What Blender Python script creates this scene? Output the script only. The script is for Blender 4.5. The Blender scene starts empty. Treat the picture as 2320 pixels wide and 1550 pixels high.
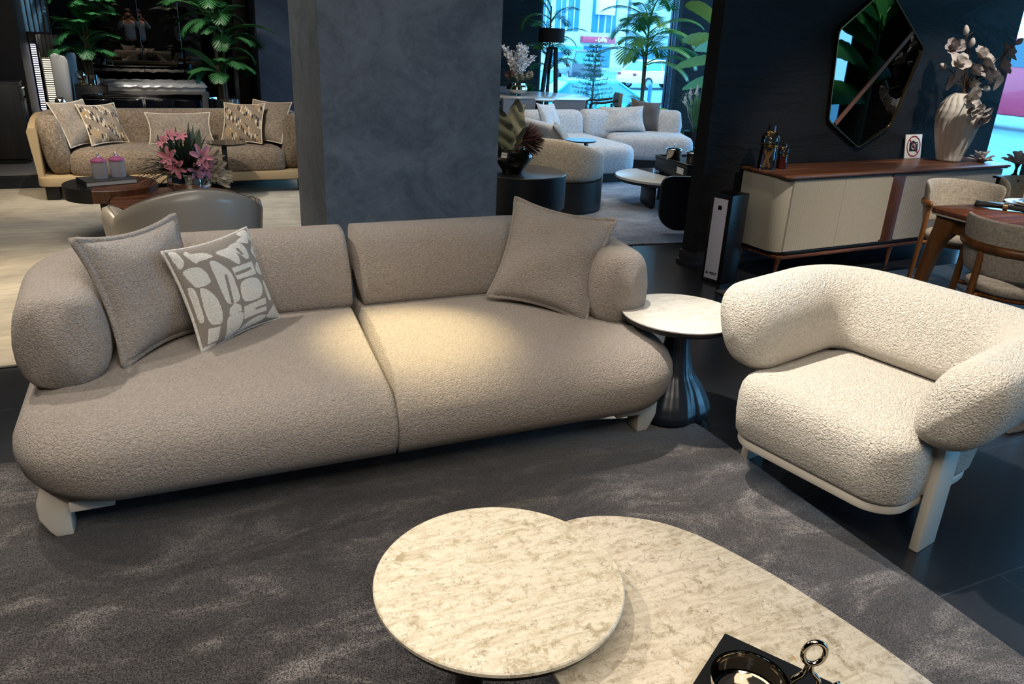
import bpy, bmesh, math, random
from mathutils import Vector, Matrix, Euler
random.seed(7)
PI = math.pi
SC = bpy.context.scene
COL = SC.collection

# ---------------------------------------------------------------- helpers
def lin(c):
    return c / 12.92 if c <= 0.04045 else ((c + 0.055) / 1.055) ** 2.4
def hx(h):
    h = h.lstrip('#')
    return tuple(lin(int(h[i:i + 2], 16) / 255) for i in (0, 2, 4)) + (1.0,)

def link_obj(o, parent=None):
    COL.objects.link(o)
    if parent is not None:
        o.parent = parent
    return o

def tag(o, label=None, cat=None, group=None, kind=None):
    if label: o['label'] = label
    if cat: o['category'] = cat
    if group: o['group'] = group
    if kind: o['kind'] = kind
    return o

def thing(name, label, cat, loc=(0, 0, 0), rz=0.0, group=None):
    o = bpy.data.objects.new(name, None)
    o.empty_display_size = 0.05
    COL.objects.link(o)
    o.location = loc
    o.rotation_euler = (0, 0, math.radians(rz))
    return tag(o, label, cat, group)

def copy_tree(o, parent=None):
    c = o.copy()
    COL.objects.link(c)
    if parent is not None:
        c.parent = parent
    for ch in list(o.children):
        copy_tree(ch, c)
    return c

class B:
    """collects geometry for ONE mesh object"""
    def __init__(s):
        s.v = []; s.f = []; s.mi = []
    def add(s, verts, faces, m=0):
        n = len(s.v)
        s.v += [tuple(p) for p in verts]
        s.f += [tuple(i + n for i in f) for f in faces]
        s.mi += [m] * len(faces)
        return s
    def bm_add(s, bm, M=None, m=0):
        bm.verts.ensure_lookup_table()
        if M is None: M = Matrix.Identity(4)
        idx = {v: i for i, v in enumerate(bm.verts)}
        s.add([M @ v.co for v in bm.verts], [[idx[v] for v in f.verts] for f in bm.faces], m)
        bm.free()
        return s
    def box(s, c, d, r=0.0, rot=None, seg=2, m=0):
        bm = bmesh.new()
        bmesh.ops.create_cube(bm, size=1)
        for v in bm.verts:
            v.co = Vector((v.co.x * d[0], v.co.y * d[1], v.co.z * d[2]))
        if r > 0:
            r = min(r, min(d) * 0.49)
            bmesh.ops.bevel(bm, geom=list(bm.edges), offset=r, segments=seg, profile=0.5, affect='EDGES')
        M = Matrix.Translation(c)
        if rot is not None:
            M = M @ Euler([math.radians(a) for a in rot]).to_matrix().to_4x4()
        return s.bm_add(bm, M, m)
    def lathe(s, prof, c=(0, 0, 0), n=32, m=0, fn=None, M=None):
        """prof: (radius, z) list; fn(angle, r, z)->(r, z)"""
        vs = []; fs = []
        for (r, z) in prof:
            for k in range(n):
                a = 2 * PI * k / n
                rr, zz = (r, z) if fn is None else fn(a, r, z)
                p = Vector((rr * math.cos(a), rr * math.sin(a), zz))
                if M is not None: p = M @ p
                vs.append(p + Vector(c))
        for i in range(len(prof) - 1):
            for k in range(n):
                k2 = (k + 1) % n
                fs.append((i * n + k, i * n + k2, (i + 1) * n + k2, (i + 1) * n + k))
        if prof[0][0] > 1e-5: fs.append(tuple(range(n - 1, -1, -1)))
        if prof[-1][0] > 1e-5: fs.append(tuple(range((len(prof) - 1) * n, len(prof) * n)))
        return s.add(vs, fs, m)
    def cyl(s, c, r, h, n=24, m=0, bev=0.0, r2=None):
        r2 = r if r2 is None else r2
        if bev > 0:
            prof = [(r - bev, 0), (r, bev), (r2, h - bev), (r2 - bev, h)]
        else:
            prof = [(r, 0), (r2, h)]
        return s.lathe(prof, c, n, m)
    def rod(s, a, b, r1, r2=None, n=10, m=0):
        return s.tube([a, b], [r1, r1 if r2 is None else r2], n, m)
    def tube(s, pts, r, n=8, m=0, closed=False, flat=1.0):
        pts = [Vector(p) for p in pts]
        L = len(pts)
        rs = r if isinstance(r, (list, tuple)) else [r] * L
        vs = []; fs = []
        prev = None
        for i, p in enumerate(pts):
            if closed:
                t = pts[(i + 1) % L] - pts[(i - 1) % L]
            else:
                t = pts[min(i + 1, L - 1)] - pts[max(i - 1, 0)]
            if t.length < 1e-9: t = Vector((0, 0, 1))
            t.normalize()
            if prev is None:
                up = Vector((0, 0, 1)) if abs(t.z) < 0.9 else Vector((1, 0, 0))
                nrm = (up - t * up.dot(t)).normalized()
            else:
                nrm = prev - t * prev.dot(t)
                if nrm.length < 1e-6:
                    nrm = t.orthogonal()
                nrm.normalize()
            prev = nrm
            bi = t.cross(nrm)
            for k in range(n):
                a = 2 * PI * k / n
                vs.append(p + nrm * (math.cos(a) * rs[i] * flat) + bi * (math.sin(a) * rs[i]))
        rng = L if closed else L - 1
        for i in range(rng):
            j = (i + 1) % L
            for k in range(n):
                k2 = (k + 1) % n
                fs.append((i * n + k, i * n + k2, j * n + k2, j * n + k))
        if not closed:
            fs.append(tuple(range(n - 1, -1, -1)))
            fs.append(tuple(range((L - 1) * n, L * n)))
        return s.add(vs, fs, m)
    def loft(s, rings, m=0, cap=True, closed=True):
        n = len(rings[0]); vs = []; fs = []
        for r in rings: vs += list(r)
        for i in range(len(rings) - 1):
            for k in range(n if closed else n - 1):
                k2 = (k + 1) % n
                fs.append((i * n + k, i * n + k2, (i + 1) * n + k2, (i + 1) * n + k))
        if cap and closed:
            fs.append(tuple(range(n - 1, -1, -1)))
            fs.append(tuple(range((len(rings) - 1) * n, len(rings) * n)))
        return s.add(vs, fs, m)
    def grid(s, fn, nu, nv, m=0):
        """fn(u,v) u,v in 0..1"""
        vs = [fn(i / nu, j / nv) for i in range(nu + 1) for j in range(nv + 1)]
        fs = []
        for i in range(nu):
            for j in range(nv):
                a = i * (nv + 1) + j
                fs.append((a, a + nv + 1, a + nv + 2, a + 1))
        return s.add(vs, fs, m)
    def prism(s, poly, z0, z1, m=0, bev=0.0, axis='z'):
        """extrude a 2D polygon; axis z: (x,y)->z ; axis y: (x,z)->y ; axis x: (y,z)->x"""
        bm = bmesh.new()
        vs = [bm.verts.new((p[0], p[1], z0)) for p in poly]
        f = bm.faces.new(vs)
        ex = bmesh.ops.extrude_face_region(bm, geom=[f])
        for e in ex['geom']:
            if isinstance(e, bmesh.types.BMVert): e.co.z = z1
        bmesh.ops.recalc_face_normals(bm, faces=list(bm.faces))
        if bev > 0:
            bmesh.ops.bevel(bm, geom=list(bm.edges), offset=bev, segments=2, profile=0.5, affect='EDGES')
        M = None
        if axis == 'y': M = Matrix(((1, 0, 0, 0), (0, 0, 1, 0), (0, 1, 0, 0), (0, 0, 0, 1)))
        if axis == 'x': M = Matrix(((0, 0, 1, 0), (1, 0, 0, 0), (0, 1, 0, 0), (0, 0, 0, 1)))
        return s.bm_add(bm, M, m)
    def build(s, name, mat, parent=None, smooth=True, loc=None, rz=0.0, angle=35, kind=None, label=None):
        me = bpy.data.meshes.new(name)
        me.from_pydata(s.v, [], s.f)
        mats = mat if isinstance(mat, (list, tuple)) else [mat]
        for mm in mats: me.materials.append(mm)
        if len(mats) > 1:
            me.polygons.foreach_set('material_index', s.mi)
        me.validate()
        bm = bmesh.new(); bm.from_mesh(me)
        bmesh.ops.recalc_face_normals(bm, faces=list(bm.faces))
        bm.to_mesh(me); bm.free()
        if smooth:
            me.polygons.foreach_set('use_smooth', [True] * len(me.polygons))
            if angle < 180:
                me.set_sharp_from_angle(angle=math.radians(angle))
        me.update()
        o = bpy.data.objects.new(name, me)
        link_obj(o, parent)
        if loc is not None: o.location = loc
        if rz: o.rotation_euler = (0, 0, math.radians(rz))
        if kind: o['kind'] = kind
        if label: o['label'] = label
        return o

def bez(p0, p1, p2, p3, n=12):
    p0, p1, p2, p3 = map(Vector, (p0, p1, p2, p3))
    out = []
    for i in range(n + 1):
        t = i / n; q = 1 - t
        out.append(p0 * q ** 3 + p1 * 3 * q * q * t + p2 * 3 * q * t * t + p3 * t ** 3)
    return out

def catmull(pts, n=8, closed=False):
    P = [Vector(p) for p in pts]; L = len(P); out = []
    for i in range(L if closed else L - 1):
        if closed:
            a, b, c, d = P[(i - 1) % L], P[i], P[(i + 1) % L], P[(i + 2) % L]
        else:
            a, b, c, d = P[max(i - 1, 0)], P[i], P[i + 1], P[min(i + 2, L - 1)]
        for k in range(n):
            t = k / n
            out.append(0.5 * ((2 * b) + (c - a) * t + (2 * a - 5 * b + 4 * c - d) * t * t + (3 * b - a - 3 * c + d) * t ** 3))
    if not closed: out.append(P[-1])
    return out

def rrect(x0, y0, x1, y1, r, n=6):
    """rounded rectangle outline, ccw; r single or 4 (x0y0,x1y0,x1y1,x0y1)"""
    rs = r if isinstance(r, (list, tuple)) else [r] * 4
    out = []
    cs = [(x0, y0, 1, 1, 180), (x1, y0, -1, 1, 270), (x1, y1, -1, -1, 0), (x0, y1, 1, -1, 90)]
    for (x, y, sx, sy, a0), rr in zip(cs, rs):
        rr = max(rr, 1e-4)
        cx, cy = x + sx * rr, y + sy * rr
        for k in range(n + 1):
            a = math.radians(a0 + 90 * k / n)
            out.append((cx + rr * math.cos(a), cy + rr * math.sin(a)))
    return out

def resample(poly, n):
    P = [Vector((p[0], p[1])) for p in poly]; L = len(P)
    d = [0]
    for i in range(L): d.append(d[-1] + (P[(i + 1) % L] - P[i]).length)
    out = []; j = 0
    for k in range(n):
        t = d[-1] * k / n
        while d[j + 1] < t: j += 1
        q = (t - d[j]) / max(d[j + 1] - d[j], 1e-9)
        out.append(P[j].lerp(P[(j + 1) % L], q))
    return out

def cushion_from_outline(b, poly, prof, n=160, crown=0.0, m=0, inner=7):
    """prof: list of (inset, z) from bottom edge round to the top edge; poly ccw"""
    P = resample(poly, n)
    cx = sum(p.x for p in P) / n; cy = sum(p.y for p in P) / n
    N = []
    for i in range(n):
        t = P[(i + 1) % n] - P[(i - 1) % n]
        N.append(Vector((-t.y, t.x)).normalized())
    # smooth normals a little
    for _ in range(6):
        N = [(N[i - 1] + N[i] * 2 + N[(i + 1) % n]).normalized() for i in range(n)]
    rings = []
    i0, z0 = prof[0]
    for k in (0.02, 0.5):
        rings.append([(cx + (P[i].x + N[i].x * i0 - cx) * k, cy + (P[i].y + N[i].y * i0 - cy) * k, z0) for i in range(n)])
    for (ins, z) in prof:
        rings.append([(P[i].x + N[i].x * ins, P[i].y + N[i].y * ins, z) for i in range(n)])
    il, zl = prof[-1]
    for j in range(1, inner + 1):
        k = 1 - j / inner
        k2 = max(k, 0.015)
        zz = zl + crown * (1 - k * k)
        rings.append([(cx + (P[i].x + N[i].x * il - cx) * k2, cy + (P[i].y + N[i].y * il - cy) * k2, zz) for i in range(n)])
    b.loft(rings, m=m)
    return b

def sweep_bolster(b, path, w, h, zc, p=3.0, lean=0.0, ecap=0.12, n=36, m=0, wf=None, hf=None, zf=None, capends=(True, True), ep=2.0):
    """superellipse section swept along plan path (x,y); lean pushes the top outward (left of travel = +)"""
    P = [Vector((q[0], q[1])) for q in path]; L = len(P)
    d = [0]
    for i in range(L - 1): d.append(d[-1] + (P[i + 1] - P[i]).length)
    T = d[-1]
    rings = []
    for i in range(L):
        t = (P[min(i + 1, L - 1)] - P[max(i - 1, 0)]).normalized()
        nr = Vector((-t.y, t.x))
        s = 1.0
        for e, on in ((d[i], capends[0]), (T - d[i], capends[1])):
            if on and e < ecap:
                q = 1 - e / ecap
                s *= max(1 - q ** ep, 0.0) ** (1 / ep)
        s = max(s, 0.02)
        tt = d[i] / T
        ww = w * (wf(tt) if wf else 1); hh = h * (hf(tt) if hf else 1); z0 = zc + (zf(tt) if zf else 0)
        sw = 1 - (1 - s) * 1.0
        ring = []
        for k in range(n):
            a = 2 * PI * k / n
            ca, sa = math.cos(a), math.sin(a)
            x = math.copysign(abs(ca) ** (2 / p), ca) * ww / 2 * sw
            z = math.copysign(abs(sa) ** (2 / p), sa) * hh / 2 * s
            off = x + lean * (z / (hh / 2))
            ring.append((P[i].x + nr.x * off, P[i].y + nr.y * off, z0 + z))
        rings.append(ring)
    b.loft(rings, m=m)
    return b

def arc(cx, cy, r, a0, a1, n=10):
    return [(cx + r * math.cos(math.radians(a0 + (a1 - a0) * k / n)), cy + r * math.sin(math.radians(a0 + (a1 - a0) * k / n))) for k in range(n + 1)]
def seg(a, b, n=8):
    return [(a[0] + (b[0] - a[0]) * k / n, a[1] + (b[1] - a[1]) * k / n) for k in range(n + 1)]
def densify(pts, step):
    out = [Vector((p[0], p[1])) for p in pts[:1]]
    for p in pts[1:]:
        q = Vector((p[0], p[1])); a = out[-1]; dl = (q - a).length
        if dl < 1e-6: continue
        k = max(1, int(dl / step))
        for i in range(1, k + 1): out.append(a.lerp(q, i / k))
    return out

# ---------------------------------------------------------------- materials
def new_mat(name):
    m = bpy.data.materials.new(name); m.use_nodes = True
    nt = m.node_tree; nt.nodes.clear()
    out = nt.nodes.new('ShaderNodeOutputMaterial')
    bs = nt.nodes.new('ShaderNodeBsdfPrincipled')
    nt.links.new(bs.outputs[0], out.inputs[0])
    return m, nt, bs, out
def simple(name, col, rough=0.5, metal=0.0, spec=0.5, coat=0.0, bump=0.0, bscale=60, sheen=0.0):
    m, nt, bs, out = new_mat(name)
    bs.inputs['Base Color'].default_value = hx(col) if isinstance(col, str) else tuple(col) + (1,)
    bs.inputs['Roughness'].default_value = rough
    bs.inputs['Metallic'].default_value = metal
    bs.inputs['Specular IOR Level'].default_value = spec
    bs.inputs['Coat Weight'].default_value = coat
    bs.inputs['Sheen Weight'].default_value = sheen
    if bump > 0:
        tc = nt.nodes.new('ShaderNodeTexCoord'); nz = nt.nodes.new('ShaderNodeTexNoise')
        nz.inputs['Scale'].default_value = bscale; nz.inputs['Detail'].default_value = 3
        bp = nt.nodes.new('ShaderNodeBump'); bp.inputs['Strength'].default_value = bump; bp.inputs['Distance'].default_value = 0.01
        nt.links.new(tc.outputs['Object'], nz.inputs['Vector']); nt.links.new(nz.outputs[0], bp.inputs['Height'])
        nt.links.new(bp.outputs[0], bs.inputs['Normal'])
    return m
def ramp(nt, stops, interp='LINEAR'):
    r = nt.nodes.new('ShaderNodeValToRGB'); cr = r.color_ramp; cr.interpolation = interp
    while len(cr.elements) > 1: cr.elements.remove(cr.elements[-1])
    for i, (p, c) in enumerate(stops):
        e = cr.elements[0] if i == 0 else cr.elements.new(p)
        e.position = p; e.color = hx(c) if isinstance(c, str) else c
    return r
def noise(nt, vec, scale, detail=2, rough=0.5, dist=0.0):
    n = nt.nodes.new('ShaderNodeTexNoise'); n.inputs['Scale'].default_value = scale
    n.inputs['Detail'].default_value = detail; n.inputs['Roughness'].default_value = rough; n.inputs['Distortion'].default_value = dist
    if vec is not None: nt.links.new(vec, n.inputs['Vector'])
    return n
def mapping(nt, scale=(1, 1, 1), rot=(0, 0, 0), src='Object', loc=(0, 0, 0)):
    tc = nt.nodes.new('ShaderNodeTexCoord'); mp = nt.nodes.new('ShaderNodeMapping')
    mp.inputs['Scale'].default_value = scale; mp.inputs['Rotation'].default_value = [math.radians(a) for a in rot]
    mp.inputs['Location'].default_value = loc
    nt.links.new(tc.outputs[src], mp.inputs['Vector'])
    return mp.outputs[0]
def mixc(nt, fac, a, b, mode='MIX'):
    n = nt.nodes.new('ShaderNodeMix'); n.data_type = 'RGBA'; n.blend_type = mode
    for sock, v in ((n.inputs[0], fac), (n.inputs[6], a), (n.inputs[7], b)):
        if hasattr(v, 'links') or hasattr(v, 'is_linked'): nt.links.new(v, sock)
        elif isinstance(v, str): sock.default_value = hx(v)
        else: sock.default_value = v
    return n.outputs[2]
def math_n(nt, op, a, b=None, clamp=False):
    n = nt.nodes.new('ShaderNodeMath'); n.operation = op; n.use_clamp = clamp
    for i, v in enumerate((a, b)):
        if v is None: continue
        if hasattr(v, 'is_linked'): nt.links.new(v, n.inputs[i])
        else: n.inputs[i].default_value = v
    return n.outputs[0]
def bump(nt, bs, h, strength=0.5, dist=0.01, prev=None):
    bp = nt.nodes.new('ShaderNodeBump'); bp.inputs['Strength'].default_value = strength; bp.inputs['Distance'].default_value = dist
    nt.links.new(h, bp.inputs['Height'])
    if prev is not None: nt.links.new(prev, bp.inputs['Normal'])
    nt.links.new(bp.outputs[0], bs.inputs['Normal'])
    return bp.outputs[0]

def boucle(name, c1, c2, scale=75, strength=0.8, dist=0.012):
    """looped boucle wool: squiggly short ridges"""
    m, nt, bs, out = new_mat(name)
    v = mapping(nt)
    w = noise(nt, v, scale * 0.5, 2, 0.5)
    add = nt.nodes.new('ShaderNodeVectorMath'); add.operation = 'MULTIPLY_ADD'
    nt.links.new(w.outputs['Color'], add.inputs[0]); add.inputs[1].default_value = (0.02, 0.02, 0.02); nt.links.new(v, add.inputs[2])
    vo = nt.nodes.new('ShaderNodeTexVoronoi'); vo.feature = 'SMOOTH_F1'; vo.inputs['Scale'].default_value = scale
    vo.inputs['Smoothness'].default_value = 0.35
    nt.links.new(add.outputs[0], vo.inputs['Vector'])
    n2 = noise(nt, v, scale * 1.4, 3, 0.6, 1.2)
    hgt = math_n(nt, 'SUBTRACT', math_n(nt, 'MULTIPLY', n2.outputs[0], 0.9), math_n(nt, 'MULTIPLY', vo.outputs['Distance'], 0.9))
    r = ramp(nt, [(0.0, c2), (0.55, c1), (1.0, c1)])
    n3 = noise(nt, v, scale * 0.9, 2, 0.5, 1.0)
    nt.links.new(n3.outputs[0], r.inputs[0])
    nt.links.new(r.outputs[0], bs.inputs['Base Color'])
    bs.inputs['Roughness'].default_value = 0.95; bs.inputs['Specular IOR Level'].default_value = 0.15
    bs.inputs['Sheen Weight'].default_value = 0.25; bs.inputs['Sheen Roughness'].default_value = 0.5
    bump(nt, bs, hgt, strength, dist)
    return m

def weave(name, c1, c2, c3=None, scale=160, strength=0.3, sheen=0.2):
    """two tone woven upholstery"""
    m, nt, bs, out = new_mat(name)
    v = mapping(nt, (scale, scale, scale))
    n1 = noise(nt, mapping(nt, (scale * 1.6, scale * 1.6, scale * 0.35)), 1, 2, 0.6)
    n2 = noise(nt, mapping(nt, (scale * 0.35, scale * 0.35, scale * 1.6)), 1, 2, 0.6)
    a = math_n(nt, 'ADD', math_n(nt, 'MULTIPLY', n1.outputs[0], 0.5), math_n(nt, 'MULTIPLY', n2.outputs[0], 0.5))
    st = [(0.36, c2), (0.62, c1)] if c3 is None else [(0.34, c2), (0.5, c1), (0.66, c3)]
    r = ramp(nt, st); nt.links.new(a, r.inputs[0])
    nt.links.new(r.outputs[0], bs.inputs['Base Color'])
    bs.inputs['Roughness'].default_value = 0.9; bs.inputs['Specular IOR Level'].default_value = 0.2
    bs.inputs['Sheen Weight'].default_value = sheen
    bump(nt, bs, a, strength, 0.004)
    return m

def wood(name, c1, c2, c3, scale=1.0, axis='x', rough=0.4, coat=0.0, ring=6.0):
    m, nt, bs, out = new_mat(name)
    s = {'x': (0.6, 9, 9), 'y': (9, 0.6, 9), 'z': (9, 9, 0.6)}[axis]
    v = mapping(nt, tuple(q * scale for q in s))
    n1 = noise(nt, v, 1.6, 6, 0.6, 0.6)
    n2 = noise(nt, v, 9, 4, 0.7, 0.2)
    a = math_n(nt, 'ADD', math_n(nt, 'MULTIPLY', n1.outputs[0], 0.75), math_n(nt, 'MULTIPLY', n2.outputs[0], 0.25))
    r = ramp(nt, [(0.33, c1), (0.5, c2), (0.66, c3)]); nt.links.new(a, r.inputs[0])
    nt.links.new(r.outputs[0], bs.inputs['Base Color'])
    bs.inputs['Roughness'].default_value = rough; bs.inputs['Coat Weight'].default_value = coat
    bump(nt, bs, a, 0.08, 0.002)
    return m

def stone(name, base, tint, vein, dark, scale=1.0, rough=0.35, veinamt=0.55):
    m, nt, bs, out = new_mat(name)
    v = mapping(nt, (scale, scale, scale))
    big = noise(nt, v, 5.0, 8, 0.72, 1.2)
    mid = noise(nt, v, 22.0, 9, 0.78, 0.6)
    mm_ = math_n(nt, 'ADD', math_n(nt, 'MULTIPLY', big.outputs[0], 0.45), math_n(nt, 'MULTIPLY', mid.outputs[0], 0.55))
    r1 = ramp(nt, [(0.40, tint), (0.48, base), (0.53, base), (0.62, tint)]); nt.links.new(mm_, r1.inputs[0])
    strk = noise(nt, mapping(nt, (5 * scale, 26 * scale, 8 * scale), (0, 0, 20)), 1.4, 5, 0.65, 1.0)
    r2 = ramp(nt, [(0.45, (0, 0, 0, 1)), (0.7, (0.7, 0.7, 0.7, 1))]); nt.links.new(strk.outputs[0], r2.inputs[0])
    c = mixc(nt, r2.outputs[0], r1.outputs[0], vein)
    # crackle veins: voronoi edges on distorted coordinates
    w = noise(nt, v, 16, 3, 0.6)
    add = nt.nodes.new('ShaderNodeVectorMath'); add.operation = 'MULTIPLY_ADD'
    nt.links.new(w.outputs['Color'], add.inputs[0]); add.inputs[1].default_value = (0.07, 0.07, 0.07); nt.links.new(v, add.inputs[2])
    for sc, th, amt, col in ((26, 0.022, veinamt, dark), (55, 0.04, veinamt * 0.8, dark), (11, 0.012, veinamt * 0.5, '#e6dfcf')):
        vo = nt.nodes.new('ShaderNodeTexVoronoi'); vo.feature = 'DISTANCE_TO_EDGE'; vo.inputs['Scale'].default_value = sc
        nt.links.new(add.outputs[0], vo.inputs['Vector'])
        k = ramp(nt, [(0.0, (1, 1, 1, 1)), (th, (0, 0, 0, 1))]); nt.links.new(vo.outputs['Distance'], k.inputs[0])
        msk = noise(nt, v, sc * 0.55, 2, 0.5)
        mk = ramp(nt, [(0.5, (0, 0, 0, 1)), (0.62, (1, 1, 1, 1))]); nt.links.new(msk.outputs[0], mk.inputs[0])
        fac = math_n(nt, 'MULTIPLY', math_n(nt, 'MULTIPLY', k.outputs[0], mk.outputs[0]), amt)
        c = mixc(nt, fac, c, col)
    # rust flecks
    fl = noise(nt, mapping(nt, (60 * scale, 24 * scale, 30 * scale), (0, 0, 35)), 1, 2, 0.5)
    fr = ramp(nt, [(0.74, (0, 0, 0, 1)), (0.77, (0.8, 0.8, 0.8, 1))]); nt.links.new(fl.outputs[0], fr.inputs[0])
    c = mixc(nt, fr.outputs[0], c, '#a5783f')
    nt.links.new(c, bs.inputs['Base Color'])
    bs.inputs['Roughness'].default_value = rough
    return m

def plaster(name, c1, c2, scale=2.5, rough=0.6, strength=0.25, diag=False, fine=0.0):
    m, nt, bs, out = new_mat(name)
    v = mapping(nt, (1, 1, 1) if not diag else (0.5, 0.5, 2.2), (0, -38, 0) if diag else (0, 0, 0))
    n1 = noise(nt, v, scale, 5, 0.6, 1.5)
    n2 = noise(nt, v, scale * 7, 5, 0.65, 0.8)
    a = math_n(nt, 'ADD', math_n(nt, 'MULTIPLY', n1.outputs[0], 0.6), math_n(nt, 'MULTIPLY', n2.outputs[0], 0.4))
    r = ramp(nt, [(0.38, c1), (0.62, c2)]); nt.links.new(a, r.inputs[0])
    nt.links.new(r.outputs[0], bs.inputs['Base Color'])
    bs.inputs['Roughness'].default_value = rough; bs.inputs['Specular IOR Level'].default_value = 0.35
    h = a
    if fine > 0:
        n3 = noise(nt, mapping(nt, (55, 55, 110), (0, -35, 0)), 1, 4, 0.7, 0.6)
        # texture only in trowelled bands
        msk = ramp(nt, [(0.42, (0, 0, 0, 1)), (0.55, (1, 1, 1, 1))]); nt.links.new(n1.outputs[0], msk.inputs[0])
        h = math_n(nt, 'ADD', a, math_n(nt, 'MULTIPLY', math_n(nt, 'MULTIPLY', n3.outputs[0], msk.outputs[0]), fine))
    bump(nt, bs, h, strength, 0.02)
    return m

def pile(name, c1, c2, c3, scale=1.6, strength=0.6):
    """cut pile rug with brushed lighter and darker patches"""
    m, nt, bs, out = new_mat(name)
    v = mapping(nt)
    n1 = noise(nt, mapping(nt, (0.8, 1.6, 1), (0, 0, 8)), scale, 6, 0.72, 0.9)
    n2 = noise(nt, v, 230, 2, 0.9)
    r1 = ramp(nt, [(0.35, c1), (0.52, c2), (0.68, c3)]); nt.links.new(n1.outputs[0], r1.inputs[0])
    r2 = ramp(nt, [(0.40, (0.12, 0.12, 0.12, 1)), (0.62, (2.3, 2.3, 2.3, 1))]); nt.links.new(n2.outputs[0], r2.inputs[0])
    c = mixc(nt, 1.0, r1.outputs[0], r2.outputs[0], 'MULTIPLY')
    nt.links.new(c, bs.inputs['Base Color'])
    bs.inputs['Roughness'].default_value = 0.95; bs.inputs['Specular IOR Level'].default_value = 0.1
    bs.inputs['Sheen Weight'].default_value = 0.3; bs.inputs['Sheen Roughness'].default_value = 0.4
    bump(nt, bs, n2.outputs[0], strength * 0.55, 0.006)
    return m

def glass_pane(name, tint=(0.9, 0.97, 1.0), refl=0.06):
    m = bpy.data.materials.new(name); m.use_nodes = True
    nt = m.node_tree; nt.nodes.clear()
    out = nt.nodes.new('ShaderNodeOutputMaterial')
    tr = nt.nodes.new('ShaderNodeBsdfTransparent'); tr.inputs[0].default_value = tuple(tint) + (1,)
    gl = nt.nodes.new('ShaderNodeBsdfGlossy'); gl.inputs['Roughness'].default_value = 0.02
    mx = nt.nodes.new('ShaderNodeMixShader')
    fr = nt.nodes.new('ShaderNodeFresnel'); fr.inputs[0].default_value = 1.45
    f2 = math_n(nt, 'MULTIPLY', fr.outputs[0], refl / 0.04)
    nt.links.new(f2, mx.inputs[0])
    nt.links.new(tr.outputs[0], mx.inputs[1]); nt.links.new(gl.outputs[0], mx.inputs[2]); nt.links.new(mx.outputs[0], out.inputs[0])
    return m
def frosted(name, col, fac):
    m, nt, bs, out = new_mat(name)
    bs.inputs['Base Color'].default_value = hx(col); bs.inputs['Roughness'].default_value = 0.12
    tr = nt.nodes.new('ShaderNodeBsdfTransparent'); mx = nt.nodes.new('ShaderNodeMixShader'); mx.inputs[0].default_value = fac
    nt.links.new(tr.outputs[0], mx.inputs[1]); nt.links.new(bs.outputs[0], mx.inputs[2]); nt.links.new(mx.outputs[0], out.inputs[0])
    return m
def emit(name, col, s):
    m = bpy.data.materials.new(name); m.use_nodes = True
    nt = m.node_tree; nt.nodes.clear()
    out = nt.nodes.new('ShaderNodeOutputMaterial'); e = nt.nodes.new('ShaderNodeEmission')
    e.inputs[0].default_value = hx(col); e.inputs[1].default_value = s
    nt.links.new(e.outputs[0], out.inputs[0])
    return m
# ---------------------------------------------------------------- camera
F_PX = 1747.0
PITCH, ROLL, YAW = math.radians(21.78), math.radians(2.55), math.radians(25.5)
def setup_camera():
    cd = bpy.data.cameras.new('camera'); cam = bpy.data.objects.new('camera', cd); COL.objects.link(cam)
    cd.sensor_fit = 'HORIZONTAL'; cd.sensor_width = 36.0; cd.lens = 36.0 * F_PX / 2320.0
    cd.clip_start = 0.01; cd.clip_end = 400
    sy, cy = math.sin(YAW), math.cos(YAW)
    Fv = Vector((sy * math.cos(PITCH), cy * math.cos(PITCH), -math.sin(PITCH)))
    Uv = Vector((sy * math.sin(PITCH), cy * math.sin(PITCH), math.cos(PITCH)))
    Rv = Vector((cy, -sy, 0))
    s, c = math.sin(ROLL), math.cos(ROLL)
    X = Rv * c + Uv * s; Y = -Rv * s + Uv * c; Z = -Fv
    M = Matrix((X, Y, Z)).transposed().to_4x4(); M.translation = (0, 0, 1.6)
    cam.matrix_world = M
    SC.camera = cam
setup_camera()
SC.view_settings.view_transform = 'Standard'; SC.view_settings.look = 'None'
SC.view_settings.gamma = 1.0; SC.view_settings.use_curve_mapping = False
SC.view_settings.exposure = 0.0
try:
    SC.cycles.use_denoising = True
    SC.cycles.max_bounces = 8; SC.cycles.transparent_max_bounces = 24
    SC.cycles.sample_clamp_indirect = 6.0
    SC.cycles.caustics_reflective = False; SC.cycles.caustics_refractive = False
except Exception:
    pass

# ---------------------------------------------------------------- shared materials
M_SOFA = boucle('sofa_boucle', '#a89d93', '#7c726a', 150, 1.0, 0.009)
M_ARM = boucle('cream_boucle', '#dcd5c9', '#b3a998', 135, 1.0, 0.010)
M_PILLOW = boucle('greige_boucle', '#a59c94', '#7a726a', 150, 0.95, 0.009)
M_LACQ = simple('cream_lacquer', '#c9c2b4', 0.4)
M_BLACK = simple('matt_black', '#0d0e11', 0.45)
M_BLACKG = simple('gloss_black', '#07080a', 0.12)
M_DKMETAL = simple('dark_bronze', '#1d1a17', 0.35, 0.6)
M_CHROME = simple('polished_steel', '#d5d5d3', 0.06, 1.0)
M_SMOKE = simple('smoked_silver', '#a79c8c', 0.08, 1.0)
M_BRASS = simple('brass', '#b08a4a', 0.25, 1.0)
M_STONE = stone('travertine_round', '#c4bba7', '#958a70', '#94866a', '#43361f', 1.5, 0.4, 0.8)
M_STONE2 = stone('travertine_long', '#c3b9a6', '#948870', '#8b7c63', '#3f3325', 1.3, 0.4, 0.8)
M_WALNUT = wood('walnut', '#3a2115', '#603a25', '#84583a', 1.0, 'x', 0.35)
M_WALNUTZ = wood('walnut_upright', '#3a2115', '#5b3623', '#734a30', 1.0, 'z', 0.4)
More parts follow.
